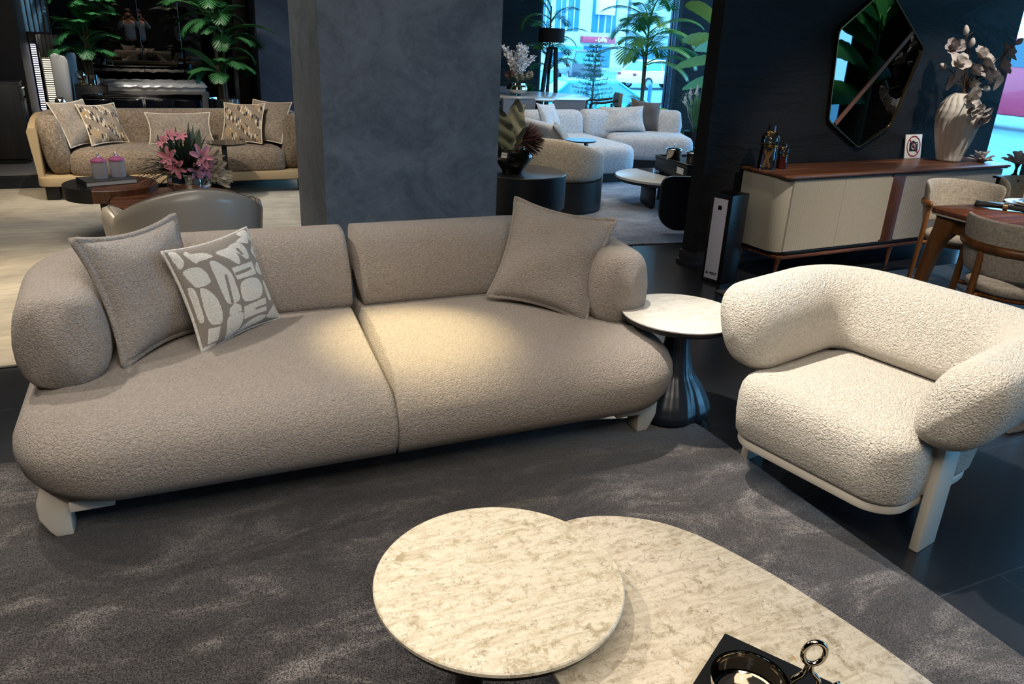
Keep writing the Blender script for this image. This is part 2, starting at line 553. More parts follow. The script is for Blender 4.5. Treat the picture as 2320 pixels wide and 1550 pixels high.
M_OAK = wood('teak', '#4a2a14', '#6e431f', '#8a5a2d', 1.0, 'z', 0.4)
M_OAKX = wood('teak_bent', '#4a2a14', '#6e431f', '#8a5a2d', 0.8, 'y', 0.35)
M_WHITE = simple('white', '#e4e4e2', 0.4)
M_GLASS = None

def clear_glass(name, tint=(0.95, 0.98, 1.0), refl=0.16):
    return glass_pane(name, tint, refl)
M_GLASS = clear_glass('bottle_glass', (0.96, 0.97, 0.97), 0.07)
M_WINGLASS = glass_pane('window_glass', (0.86, 0.97, 1.0), 0.03)

# ---------------------------------------------------------------- floor tiles
def floor_material():
    m, nt, bs, out = new_mat('slate_tiles')
    v = mapping(nt, (1, 1, 1), (0, 0, 0))
    br = nt.nodes.new('ShaderNodeTexBrick')
    br.inputs['Color1'].default_value = hx('#23262b'); br.inputs['Color2'].default_value = hx('#1f2227'); br.inputs['Mortar'].default_value = hx('#363b44')
    br.inputs['Scale'].default_value = 1.0; br.inputs['Mortar Size'].default_value = 0.0025
    br.inputs['Brick Width'].default_value = 1.2; br.inputs['Row Height'].default_value = 0.6
    nt.links.new(v, br.inputs['Vector'])
    n1 = noise(nt, v, 3.0, 5, 0.65)
    r = ramp(nt, [(0.3, (0.8, 0.8, 0.8, 1)), (0.7, (1.15, 1.15, 1.15, 1))]); nt.links.new(n1.outputs[0], r.inputs[0])
    c = mixc(nt, 1.0, br.outputs[0], r.outputs[0], 'MULTIPLY')
    nt.links.new(c, bs.inputs['Base Color'])
    bs.inputs['Roughness'].default_value = 0.24; bs.inputs['Specular IOR Level'].default_value = 0.7
    bump(nt, bs, n1.outputs[0], 0.05, 0.004)
    return m
B().box((1, 4.5, -0.1), (18, 19, 0.2)).build('floor', floor_material(), kind='structure', smooth=False)

# ---------------------------------------------------------------- rugs
def rug(name, label, poly, mat, z=0.012, bev=0.006, step=0.25):
    b = B().prism(poly, 0.001, z, bev=bev)
    o = b.build(name, mat)
    return tag(o, label, 'rug')
M_RUG = pile('taupe_pile', '#242222', '#353232', '#5c5857', 2.6)
rugpts = [(2.1, -2.6), (2.1, 2.36), (2.085, 2.47), (2.0, 2.55), (1.2, 2.72), (0.2, 2.93), (-0.65, 3.09), (-2.2, 3.2), (-3.2, 2.9), (-3.3, 1.0), (-3.0, -2.0), (-2.2, -2.7), (0, -2.8), (1.6, -2.75)]
rug('area_rug', 'large taupe grey cut pile rug under the beige sofa and stone coffee tables', rugpts, M_RUG)
def concrete_rug():
    m, nt, bs, out = new_mat('pale_brushed_rug')
    v = mapping(nt, (0.9, 0.9, 0.9))
    n1 = noise(nt, v, 1.3, 6, 0.65, 1.2); n2 = noise(nt, mapping(nt, (2, 14, 2), (0, 0, 12)), 1.5, 5, 0.7, 0.6)
    a = math_n(nt, 'ADD', math_n(nt, 'MULTIPLY', n1.outputs[0], 0.6), math_n(nt, 'MULTIPLY', n2.outputs[0], 0.4))
    r = ramp(nt, [(0.34, '#8d8880'), (0.5, '#aaa497'), (0.64, '#c2bbab')]); nt.links.new(a, r.inputs[0])
    n3 = noise(nt, mapping(nt), 300, 2, 0.5)
    nt.links.new(r.outputs[0], bs.inputs['Base Color']); bs.inputs['Roughness'].default_value = 0.85
    bs.inputs['Specular IOR Level'].default_value = 0.15
    bump(nt, bs, n3.outputs[0], 0.25, 0.004)
    return m
rug('area_rug', 'pale beige mottled rug under the tweed sofa and walnut drum tables', [(-5.2, 4.07), (0.78, 4.10), (0.80, 5.22), (2.1, 5.4), (2.2, 8.75), (-5.2, 8.75)], concrete_rug(), 0.014)

# ---------------------------------------------------------------- the long beige sofa
def ins_cushion(b, poly, prof, insf, n=200, crown=0.01, inner=8, wob=0.0):
    P = resample(poly, n)
    cx = sum(p.x for p in P) / n; cy = sum(p.y for p in P) / n
    N = []
    for i in range(n):
        t = P[(i + 1) % n] - P[(i - 1) % n]
        N.append(Vector((-t.y, t.x)).normalized())
    for _ in range(5):
        N = [(N[i - 1] + N[i] * 2 + N[(i + 1) % n]).normalized() for i in range(n)]
    S = [insf(p) for p in P]
    for _ in range(4):
        S = [(S[i - 1] + S[i] * 2 + S[(i + 1) % n]) / 4 for i in range(n)]
    rings = []
    i0, z0 = prof[0]
    for k in (0.02, 0.6):
        rings.append([(cx + (P[i].x + N[i].x * i0 * S[i] - cx) * k, cy + (P[i].y + N[i].y * i0 * S[i] - cy) * k, z0) for i in range(n)])
    for (ins, z) in prof:
        rings.append([(P[i].x + N[i].x * ins * S[i], P[i].y + N[i].y * ins * S[i], z) for i in range(n)])
    il, zl = prof[-1]
    for j in range(1, inner + 1):
        k = max(1 - j / inner, 0.015)
        rings.append([(cx + (P[i].x + N[i].x * il * S[i] - cx) * k, cy + (P[i].y + N[i].y * il * S[i] - cy) * k, zl + crown * (1 - k * k)) for i in range(n)])
    b.loft(rings)
    return b

def main_sofa():
    t = thing('sofa', 'long rounded beige boucle two-seat sofa on cream sculpted feet', 'sofa', (-0.433, 2.499, 0.012), -1.28)
    prof = [(0.085, 0.155), (0.04, 0.175), (0.012, 0.22), (0.0, 0.275), (0.006, 0.315), (0.024, 0.35), (0.055, 0.383), (0.1, 0.41), (0.16, 0.425), (0.22, 0.43)]
    def seamx(v): return 1.118 + 0.055 * min(max((v + 0.15) / 0.85, 0), 1)
    def arcp(cx, cy, rx, ry, a0, a1, n=14):
        return [(cx + rx * math.cos(math.radians(a0 + (a1 - a0) * k / n)), cy + ry * math.sin(math.radians(a0 + (a1 - a0) * k / n))) for k in range(n + 1)]
    full = arcp(0.25, 0.18, 0.335, 0.345, 180, 270) + arcp(2.085, 0.18, 0.335, 0.345, 270, 360) + arcp(2.085, 0.73, 0.335, 0.3, 0, 90) + arcp(0.25, 0.73, 0.335, 0.3, 90, 180)
    n0 = 420
    P0 = resample(full, n0)
    N0 = []
    for i in range(n0):
        tg = P0[(i + 1) % n0] - P0[(i - 1) % n0]
        N0.append(Vector((-tg.y, tg.x)).normalized())
    for _ in range(8): N0 = [(N0[i - 1] + N0[i] * 2 + N0[(i + 1) % n0]).normalized() for i in range(n0)]
    fprof = [(0.085, 0.152, 0.95), (0.085, 0.152, 0.5)] + [(i_, z_, 0) for i_, z_ in prof] + [(0.22, 0.434, 0.2), (0.22, 0.439, 0.45), (0.22, 0.443, 0.7), (0.22, 0.445, 0.97)]
    for sg in (-1, 1):
        rings = []
        for (ins, z, kk) in fprof:
            g = 0.003 + 0.02 * max(0, (z - 0.36) / 0.075) ** 2 + 0.012 * max(0, (0.2 - z) / 0.05) ** 2
            side = []
            for i in range(n0):
                p = P0[i] + N0[i] * ins
                p = p.lerp(Vector((min(max(p.x, 0.45), 1.9), 0.44)), kk)
                side.append((i, p))
            # contiguous run on this side, starting at the front seam
            def inside(p): return sg * (p.x - seamx(p.y)) > g
            run = [p for i, p in side if inside(p)]
            idx = [i for i, p in side if inside(p)]
            # rotate so the list is contiguous
            st = 0
            for q in range(len(idx)):
                if (idx[q] - idx[q - 1]) % n0 != 1: st = q
            run = run[st:] + run[:st]
            yA, yB = run[-1].y, run[0].y
            if ins >= 0.5 - 1e-6: pass
            # open run -> fixed count
            pts = [Vector((seamx(yB) + sg * g, yB))] + run + [Vector((seamx(yA) + sg * g, yA))]
            d = [0]
            for i in range(len(pts) - 1): d.append(d[-1] + (pts[i + 1] - pts[i]).length)
            out = []; j = 0; NN = 150
            for q in range(NN + 1):
                tt = d[-1] * q / NN
                while j < len(d) - 2 and d[j + 1] < tt: j += 1
                out.append(pts[j].lerp(pts[j + 1], min(1, (tt - d[j]) / max(d[j + 1] - d[j], 1e-9))))
            for q in range(1, 24):
                y = yA + (yB - yA) * q / 24
                out.append(Vector((seamx(y) + sg * g, y)))
            rings.append([(p.x, p.y, z) for p in out])
        B().loft(rings).build('seat_cushion', M_SOFA, t, angle=180)
    # wrap-round back pads, each ending in an arm
    zc, hh, ww = 0.582, 0.335, 0.265
    pl = densify([(0.085, 0.205)] + seg((0.085, 0.3), (0.085, 0.6), 4) + arc(0.385, 0.60, 0.30, 180, 90, 14) + [(1.186, 0.90)], 0.025)
    pr = densify([(1.189, 0.90), (1.95, 0.90)] + arc(1.95, 0.60, 0.30, 90, 0, 14) + [(2.25, 0.4), (2.25, 0.2)], 0.025)
    def mk(path, ce, arm_first):
        b = B()
        P = [Vector((q[0], q[1])) for q in path]; Ln = len(P)
        d = [0]
        for i in range(Ln - 1): d.append(d[-1] + (P[i + 1] - P[i]).length)
        T = d[-1]; n = 44; rings = []
        for i in range(Ln):
            tg = (P[min(i + 1, Ln - 1)] - P[max(i - 1, 0)]).normalized(); nr = Vector((-tg.y, tg.x))
            da = d[i] if arm_first else T - d[i]; ds = T - d[i] if arm_first else d[i]
            s = 1.0; sz = 1.0
            if da < 0.12:
                q = 1 - da / 0.12; s *= max(1 - q ** 1.9, 0) ** (1 / 1.7); sz *= max(1 - q ** 3.2, 0) ** (1 / 3.2)
            if ds < 0.035:
                q = 1 - ds / 0.035; k = max(1 - q ** 2.5, 0) ** (1 / 2.5); s *= 0.93 + 0.07 * k if k > 0.02 else 0.02; sz *= 0.95 + 0.05 * k if k > 0.02 else 0.02
            s = max(s, 0.02); sz = max(sz, 0.02)
            armk = max(0, min(1, 1 - (da - 0.1) / 0.7))
            lean = 0.055 * (1 - armk)
            p_ = 3.4 - 0.2 * armk
            w_ = ww * (1 + 0.10 * armk)
            ring = []
            for k in range(n):
                a = 2 * PI * k / n; ca, sa = math.cos(a), math.sin(a)
                x = math.copysign(abs(ca) ** (2 / p_), ca) * w_ / 2
                z = math.copysign(abs(sa) ** (2 / p_), sa) * hh / 2
                # D-shaped: narrower to the top
                x *= 1 - 0.10 * max(z / (hh / 2), 0) - 0.05 * armk * max(z / (hh / 2), 0)
                off = x * s + lean * (z / (hh / 2))
                ring.append((P[i].x + nr.x * off, P[i].y + nr.y * off, zc + z * sz - 0.012 * armk))
            rings.append(ring)
        b.loft(rings)
        return b.build('back_cushion', M_SOFA, t, angle=180)
    mk(pl, None, True); mk(pr, None, False)
    # sculpted feet and rails
    def leg(u, v, sx):
        poly = [(-0.025, 0.19), (-0.046, 0.13), (-0.045, 0.075), (-0.018, 0.025), (0.0, 0.0), (0.062, 0.0), (0.06, 0.04), (0.066, 0.085), (0.085, 0.115), (0.1, 0.13), (0.1, 0.19)]
        poly = [(sx * (0.86 * x + 0.012), z) for x, z in poly]
        if sx < 0: poly = poly[::-1]
        b = B().prism(poly, -0.045, 0.045, bev=0.008, axis='y')
        b.build('leg', M_LACQ, t, loc=(u, v, 0))
    for u, sx in ((0.0, 1), (2.286, -1)):
        for v in (0.045, 0.85): leg(u, v, sx)
    for v in (0.05, 0.85):
        b = B().box((1.143, v, 0.148), (2.13, 0.06, 0.04), 0.004)
        b.build('rail', M_BLACK, t)
    for u in (0.135, 2.151):
        B().box((u, -0.015, 0.128), (0.13, 0.05, 0.04), 0.004).build('rail_end', M_LACQ, t)
        t_ = t
    return t
def sofa_rail_fix():
    pass
main_sofa()

# ---------------------------------------------------------------- pillows
def pillow_mesh(w, h, th, n=26, seedv=0, pinch=0.10, wr=0.006):
    rnd = random.Random(seedv)
    ph = [rnd.uniform(0, 6.28) for _ in range(6)]
    def edge(x, y):
        return x * w / 2 * (1 - pinch * (1 - y * y)), y * h / 2 * (1 - pinch * (1 - x * x))
    b = B()
    def side(sg):
        def fn(u, v):
            x, y = u * 2 - 1, v * 2 - 1
            ex, ey = edge(x, y)
            k = max((1 - abs(x) ** 2.4) * (1 - abs(y) ** 2.4), 0) ** 0.5
            wv = wr * (math.sin(x * 5 + ph[0] + y * 2) + math.sin(y * 6 + ph[1] - x * 3)) * k
            return (ex, sg * (th / 2 * k + wv * (0.5 if sg > 0 else 1)), ey)
        return fn
    b.grid(side(-1), n, n); b.grid(side(1), n, n)
    ring = []
    m = n
    for i in range(m): ring.append(edge(-1 + 2 * i / m, -1))
    for i in range(m): ring.append(edge(1, -1 + 2 * i / m))
    for i in range(m): ring.append(edge(1 - 2 * i / m, 1))
    for i in range(m): ring.append(edge(-1, 1 - 2 * i / m))
    return b, [(p[0], 0, p[1]) for p in ring]
def pillow(name, label, loc, yaw, lean, spin, w, h, th, mat, pmat=None, prad=0.006, group=None, seedv=1, pinch=0.10, n=26, cat='pillow'):
    """loc = middle of the bottom edge; the face looks to -y at yaw 0, the top leans back"""
    t = thing(name, label, cat, loc, 0, group)
    t.rotation_euler = (Matrix.Rotation(math.radians(yaw), 3, 'Z') @ Matrix.Rotation(-math.radians(lean), 3, 'X') @ Matrix.Rotation(-math.radians(spin), 3, 'Y')).to_euler()
    b, ring = pillow_mesh(w, h, th, n, seedv, pinch)
    b.v = [(x, y, z + h / 2) for x, y, z in b.v]
    b.build('cover', mat, t, angle=180)
    if pmat is not None:
        B().tube([(x, y, z + h / 2) for x, y, z in ring], prad, 8, closed=True).build('piping', pmat, t, angle=180)
    return t
M_PATL = boucle('offwhite_loops', '#d3cec4', '#aaa398', 150, 0.7, 0.006)
M_PATD = weave('taupe_ground', '#857c73', '#756c63', None, 200, 0.2)
PAT = [  # cut-out shapes, traced as (across, up) on the cushion face through its four corners
 ([(1395,600),(1430,590),(1460,640),(1468,690),(1450,740),(1425,700)], 1), ([(1478,612),(1500,585),(1520,605),(1600,598),(1650,630),(1560,670),(1535,690),(1500,650)], 1),
 ([(1675,600),(1760,560),(1810,565),(1850,620),(1855,680),(1830,695),(1760,650)], 1), ([(1770,566),(1850,515),(1910,530),(1950,585),(1952,640),(1915,645),(1850,600)], 1), ([(1842,568),(1866,556),(1905,610),(1888,622)], 0),
 ([(1866,508),(1940,470),(1985,500),(1970,526),(1920,520)], 1), ([(1900,452),(1970,418),(2020,460),(2024,505),(1990,495)], 1), ([(2055,520),(2010,545),(1995,590),(2020,620),(2065,640)], 1),
 ([(2060,660),(2020,690),(2010,730),(2040,760),(2090,760),(2095,720)], 1), ([(1460,760),(1540,720),(1590,760),(1620,830),(1600,860),(1540,885),(1510,860)], 1),
 ([(1620,690),(1650,668),(1700,700),(1760,760),(1800,850),(1840,985),(1750,1020),(1700,930),(1660,820)], 1), ([(1715,785),(1735,780),(1795,1015),(1772,1020)], 0),
 ([(1770,730),(1980,665),(2005,765),(1815,825)], 2), ([(1795,770),(1950,712),(1960,732),(1802,792)], 0), ([(1840,880),(1860,835),(1930,805),(2010,805),(2045,850),(2040,910),(2000,970),(1900,1000),(1860,970)], 1),
 ([(2070,825),(2110,815),(2145,925),(2130,965),(2095,955)], 1), ([(1550,900),(1590,900),(1650,960),(1690,1040),(1715,1150),(1690,1175),(1640,1160),(1590,1060)], 1),
 ([(1760,1060),(1800,1015),(1850,1030),(1868,1078),(1760,1115)], 2), ([(1757,1127),(1870,1088),(1885,1150),(1870,1230),(1820,1290),(1790,1300),(1765,1220)], 1),
 ([(1880,1045),(2065,955),(2080,1060),(1895,1145)], 2), ([(1975,1050),(2080,1002),(2085,1022),(1980,1068)], 0), ([(2095,1090),(2170,985),(2210,1050),(2205,1090),(2110,1115)], 1),
 ([(1635,1200),(1710,1190),(1725,1290),(1660,1310)], 2), ([(1900,1200),(2000,1120),(2080,1095),(2060,1140),(1960,1200),(1880,1250)], 1), ([(1490,890),(1520,900),(1560,1010),(1600,1130),(1580,1140),(1530,1010)], 1), ([(1640,1330),(1720,1310),(1740,1345),(1700,1368),(1655,1368)], 1)]
def patterned_pillow(label, loc, yaw, lean, spin, w, h, th):
    C = [Vector(p) for p in ((1370, 600), (2010, 405), (2230, 1090), (1650, 1370))]  # tl tr br bl
    shapes = []
    for pts, k in PAT:
        pts = [Vector(p) for p in pts]
        if k != 2 and len(pts) > 4: pts = [Vector((q.x, q.y)) for q in catmull([(p.x, p.y, 0) for p in pts], 5, True)]
        shapes.append((pts, k, min(p.x for p in pts), max(p.x for p in pts), min(p.y for p in pts), max(p.y for p in pts)))
    def inside(q):
        on = 0
        for pts, k, x0, x1, y0, y1 in shapes:
            if q.x < x0 or q.x > x1 or q.y < y0 or q.y > y1: continue
            c = False; L = len(pts); j = L - 1
            for i in range(L):
                a, b_ = pts[i], pts[j]
                if (a.y > q.y) != (b_.y > q.y) and q.x < (b_.x - a.x) * (q.y - a.y) / (b_.y - a.y) + a.x: c = not c
                j = i
            if c: on = 1 if k else 0
        return on
    t = thing('throw_pillow', label, 'pillow', loc, 0)
    t.rotation_euler = (Matrix.Rotation(math.radians(yaw), 3, 'Z') @ Matrix.Rotation(-math.radians(lean), 3, 'X') @ Matrix.Rotation(-math.radians(spin), 3, 'Y')).to_euler()
    n = 210
    def edge(x, y): return x * w / 2 * (1 - 0.09 * (1 - y * y)), y * h / 2 * (1 - 0.09 * (1 - x * x))
    vs = []; fs = []; mi = []
    for sg, m in ((-1, n), (1, 24)):
        o = len(vs)
        for i in range(m + 1):
            for j in range(m + 1):
                x, y = 2 * i / m - 1, 2 * j / m - 1
                ex, ey = edge(x, y); k = max((1 - abs(x) ** 2.4) * (1 - abs(y) ** 2.4), 0) ** 0.5
                vs.append((ex, sg * (th / 2 * k + 0.004 * k * math.sin(5 * x + 3 * y)), ey + h / 2))
        for i in range(m):
            for j in range(m):
                a = o + i * (m + 1) + j
                fs.append((a, a + m + 1, a + m + 2, a + 1))
                u, v = (i + 0.5) / m, (j + 0.5) / m
                top = C[0].lerp(C[1], u); bot = C[3].lerp(C[2], u)
                mi.append(inside(bot.lerp(top, v)) if sg < 0 else (1 if math.sin(14 * u + 3 * math.sin(9 * v)) > 0.1 else 0))
    b = B(); b.v = vs; b.f = fs; b.mi = mi
    b.build('cover', [M_PATD, M_PATL], t, angle=180)
    ring = [edge(-1 + 2 * i / 24, -1) for i in range(24)] + [edge(1, -1 + 2 * i / 24) for i in range(24)] + [edge(1 - 2 * i / 24, 1) for i in range(24)] + [edge(-1, 1 - 2 * i / 24) for i in range(24)]
    B().tube([(x, 0, z + h / 2) for x, z in ring], 0.006, 8, closed=True).build('piping', M_PATL, t, angle=180)
patterned_pillow('off-white and taupe cut-out patterned pillow on the beige sofa', (0.258, 3.015, 0.447), 43, 20, 0, 0.445, 0.395, 0.13)
pillow('throw_pillow', 'large plain greige boucle pillow leaning on the left arm of the beige sofa', (0.0, 2.985, 0.447), 46, 19, -1, 0.475, 0.465, 0.18, M_PILLOW, M_PILLOW, 0.013, seedv=3, pinch=0.15)
pillow('throw_pillow', 'plain greige boucle pillow in the right corner of the beige sofa', (1.50, 2.915, 0.452), -47, 25, -5, 0.49, 0.475, 0.18, M_PILLOW, M_PILLOW, 0.010, seedv=9, pinch=0.13)

# ---------------------------------------------------------------- cream armchair
def armchair():
    t = thing('armchair', 'cream boucle barrel armchair on cream slab legs at the rug edge', 'armchair', (1.979, 1.721, 0.0), -79)
    seat = rrect(-0.345, -0.01, 0.345, 0.68, [0.12, 0.12, 0.2, 0.2], 8)
    prof = [(0.03, 0.2), (0.01, 0.205), (0.0, 0.22), (-0.008, 0.29), (-0.008, 0.36), (-0.002, 0.40), (0.012, 0.425), (0.035, 0.441), (0.07, 0.449), (0.12, 0.452)]
    cushion_from_outline(B(), seat, prof, 180, 0.012).build('seat_cushion', M_ARM, t, angle=180)
    fr = rrect(-0.335, 0.0, 0.335, 0.67, [0.12, 0.12, 0.2, 0.2], 8)
    B().prism(fr, 0.168, 0.203, bev=0.006).build('seat_frame', M_LACQ, t)
    # wrap-round back and arms
    path = densify([(-0.405, 0.045), (-0.41, 0.2), (-0.405, 0.50)] + arc(-0.205, 0.50, 0.20, 180, 90, 12) + arc(0.205, 0.50, 0.20, 90, 0, 12) + [(0.41, 0.2), (0.405, 0.045)], 0.012)
    P = [Vector((q[0], q[1])) for q in path]; Ln = len(P); d = [0]
    for i in range(Ln - 1): d.append(d[-1] + (P[i + 1] - P[i]).length)
    T = d[-1]; n = 48; rings = []
    zc, hh, ww = 0.590, 0.315, 0.245
    for i in range(Ln):
        tg = (P[min(i + 1, Ln - 1)] - P[max(i - 1, 0)]).normalized(); nr = Vector((-tg.y, tg.x))
        da = min(d[i], T - d[i]); s = sz = 1.0
        if da < 0.15:
            q = 1 - da / 0.15; s = max(1 - q ** 2.2, 0) ** (1 / 2.2); sz = max(1 - q ** 2.6, 0) ** (1 / 2.6)
        s = max(s, 0.015); sz = max(sz, 0.015)
        armk = max(0, min(1, 1 - da / 0.6))
        ring = []
        for k in range(n):
            a = 2 * PI * k / n; ca, sa = math.cos(a), math.sin(a)
            x = math.copysign(abs(ca) ** (2 / 2.6), ca) * ww / 2; z = math.copysign(abs(sa) ** (2 / 2.6), sa) * hh / 2
            off = x * s + 0.045 * (z / (hh / 2)) * sz
            ring.append((P[i].x + nr.x * off, P[i].y + nr.y * off, zc + z * sz + 0.012 * (1 - armk) - 0.012 * armk))
        rings.append(ring)
    B().loft(rings).build('backrest', M_ARM, t, angle=180)
    for sx in (-1, 1):
        B().box((sx * 0.362, 0.248, 0.23), (0.034, 0.12, 0.46), 0.006).build('leg', M_LACQ, t)
        B().box((sx * 0.16, 0.58, 0.085), (0.05, 0.05, 0.17), 0.006).build('leg', M_BLACK, t)
    return t
armchair()

# ---------------------------------------------------------------- coffee tables
def coffee_tables():
    t = thing('coffee_table', 'round travertine-topped coffee table overlapping the longer one', 'coffee table', (0.622, 1.315, 0.012))
    z = 0.418
    B().lathe([(0.0, z - 0.014), (0.286, z - 0.014), (0.289, z - 0.011), (0.289, z - 0.003), (0.286, z), (0.0, z)], n=96).build('stone_top', M_STONE, t, angle=30)
    B().lathe([(0.0, z - 0.045), (0.262, z - 0.045), (0.278, z - 0.03), (0.280, z - 0.0145), (0.0, z - 0.0145)], n=96).build('under_plate', M_DKMETAL, t)
    B().lathe([(0.0, 0.0), (0.10, 0.0), (0.105, 0.006), (0.09, 0.02), (0.035, 0.03), (0.03, 0.3), (0.06, z - 0.045), (0, z - 0.045)], n=40).build('pedestal', M_DKMETAL, t, loc=(-0.12, -0.12, 0))
    t2 = thing('coffee_table', 'long rounded travertine-topped low coffee table carrying the black book', 'coffee table', (1.0, 0.75, 0.012))
    pts = [(1.385, 0.45), (1.372, 0.743), (1.34, 0.98), (1.293, 1.18), (1.21, 1.38), (1.10, 1.49), (0.955, 1.54), (0.81, 1.50), (0.70, 1.385), (0.65, 1.2), (0.64, 1.0), (0.65, 0.7), (0.66, 0.4), (0.70, 0.13), (0.82, -0.05), (1.0, -0.11), (1.2, -0.06), (1.34, 0.14)]
    poly = [(p.x - 1.0, p.y - 0.75) for p in catmull([(x, y, 0) for x, y in pts], 6, True)]
    zz = 0.353
    B().prism(poly, zz - 0.013, zz, bev=0.002).build('stone_top', M_STONE2, t2, angle=30)
    small = [(x * 0.95, y * 0.97) for x, y in poly]
    B().prism(small, zz - 0.05, zz - 0.0135, bev=0.004).build('under_plate', M_DKMETAL, t2)
    B().box((0.02, 0.45, (zz - 0.05) / 2), (0.22, 0.04, zz - 0.05), 0.006).build('leg', M_DKMETAL, t2)
    B().box((0.02, -0.5, (zz - 0.05) / 2), (0.34, 0.05, zz - 0.05), 0.006).build('leg', M_DKMETAL, t2)
coffee_tables()

def coffee_table_things():
    # black square book
    a = math.degrees(math.atan2(-0.084, -0.14))
    C = Vector((1.036, 1.022)); e1 = Vector((-0.14, -0.084)).normalized(); e2 = Vector((0.084, -0.144)).normalized()
    mid = C + e1 * 0.15 + e2 * 0.15 - Vector((math.sin(YAW), math.cos(YAW))) * 0.022
    t = thing('book', 'square black coffee table book lying on the long travertine table', 'book', (mid.x, mid.y, 0.366), math.degrees(math.atan2(e2.y, e2.x)))
    B().box((0, 0, 0.0275), (0.30, 0.30, 0.005), 0.001).box((0, 0, 0.0025), (0.30, 0.30, 0.005), 0.001).box((0.148, 0, 0.015), (0.004, 0.30, 0.03), 0.001).build('cover', simple('black_cloth', '#060709', 0.8, spec=0.2), t)
    B().box((-0.002, 0, 0.015), (0.292, 0.296, 0.0195)).build('pages', simple('page_edge', '#d8d4c8', 0.8), t)
    # silver bowl
    bc = mid + Vector((math.cos(YAW), -math.sin(YAW))) * -0.048 + Vector((math.sin(YAW), math.cos(YAW))) * 0.012
    t = thing('bowl', 'polished silver bowl with a twisted loop handle on the black book', 'bowl', (bc.x, bc.y, 0.3962))
    th = 0.004
    prof = [(0.0, 0.0), (0.045, 0.0), (0.055, 0.006), (0.068, 0.022), (0.0735, 0.05), (0.0725, 0.064), (0.0745, 0.067), (0.071, 0.067), (0.069, 0.062), (0.070, 0.048), (0.064, 0.024), (0.045, 0.011), (0.0, 0.009)]
    B().lathe(prof, n=64).build('body', M_SMOKE, t)
    B().lathe([(0, 0.013), (0.045, 0.0135), (0.057, 0.025), (0.0, 0.026)], n=48).build('glass_liner', simple('grey_enamel', '#8a8782', 0.05, 0.9), t)
    # handle: figure-eight twig loop standing on the right rim
    d = Vector((math.cos(YAW), -math.sin(YAW), 0)); up = Vector((0, 0, 1)); base = d * 0.076 + up * 0.042
    pts = []
    for k in range(33):
        a = -PI / 2 + 2 * PI * k / 32
        pts.append(base + up * (0.095 + 0.026 * math.sin(a)) + d * (0.035 + 0.021 * math.cos(a)))
    low = [base + d * 0.0 + up * -0.01, base + d * 0.006 + up * 0.025, base + d * 0.024 + up * 0.045]
    low2 = [base + d * 0.06 + up * 0.0, base + d * 0.054 + up * 0.03, base + d * 0.038 + up * 0.05]
    hb = B()
    hb.tube(catmull(pts, 2), 0.0055, 10)
    hb.tube(catmull(low + [base + d * 0.03 + up * 0.07], 6), [0.006] * 19, 10)
    hb.tube(catmull(low2 + [base + d * 0.034 + up * 0.07], 6), [0.0055] * 19, 10)
    hb.rod(base + up * -0.005, base + d * 0.07 + up * -0.012, 0.006, 0.008)
    # fluted leaf ends
    for j in range(5):
        a = math.radians(-40 + 20 * j)
        side = Vector((d.y, -d.x, 0))
        hb.tube(bez(base + d * 0.065 + up * -0.01, base + d * 0.085 + up * 0.004, base + d * 0.10 + side * 0.02 * math.sin(a) + up * 0.012, base + d * 0.115 + side * 0.05 * math.sin(a) + up * (-0.004), 6), [0.004, 0.005, 0.006, 0.006, 0.005, 0.004, 0.002], 8)
    hb.build('handle', M_SMOKE, t, angle=180)
coffee_table_things()

def side_table():
    t = thing('side_table', 'round white-stone side table with black lobed base between sofa and armchair', 'side table', (2.035, 2.565, 0.0))
    B().lathe([(0, 0.493), (0.257, 0.493), (0.26, 0.495), (0.26, 0.5), (0.0, 0.5)], n=80).build('stone_top', stone('white_stone', '#c4c1b9', '#b2aea5', '#9b968b', '#847e72', 1.4, 0.4, 0.25), t, angle=30)
    B().lathe([(0, 0.462), (0.225, 0.462), (0.252, 0.474), (0.2605, 0.482), (0.2605, 0.4928), (0.0, 0.4928)], n=80).build('under_plate', M_BLACK, t)
    def lob(a, r, z):
        k = max(0, min(1, (0.3 - z) / 0.25))
        return r * (1 + 0.20 * k * abs(math.cos(1.5 * a + 0.5)) - 0.08 * k + 0.006 * math.cos(26 * a)), z
    prof = [(0.10, 0.0), (0.14, 0.004), (0.162, 0.03), (0.166, 0.06), (0.155, 0.10), (0.128, 0.16), (0.088, 0.22), (0.068, 0.29), (0.056, 0.36), (0.054, 0.42), (0.066, 0.465)]
    prof2 = []
    for i in range(len(prof) - 1):
        for k in range(4):
            prof2.append((prof[i][0] + (prof[i + 1][0] - prof[i][0]) * k / 4, prof[i][1] + (prof[i + 1][1] - prof[i][1]) * k / 4))
    prof2.append(prof[-1])
    B().lathe(prof2, n=156, fn=lob).build('pedestal', simple('ebonised_wood', '#1b222c', 0.33), t, angle=180)
side_table()
# ================================================================ room shell
M_WALLDK = plaster('dark_trowelled_plaster', '#0a0b0e', '#121419', 1.4, 0.75, 0.4, True, 1.2)
M_PILLAR = plaster('blue_grey_plaster', '#505862', '#6b747e', 2.6, 0.5, 0.10)
M_DARKP = simple('charcoal_paint', '#1b1c1f', 0.6, bump=0.1, bscale=30)
WROT = 2.2
TW = math.tan(math.radians(WROT))
WX, WY = 3.67, 4.58
def wallY(x): return WY + (x - WX) * TW

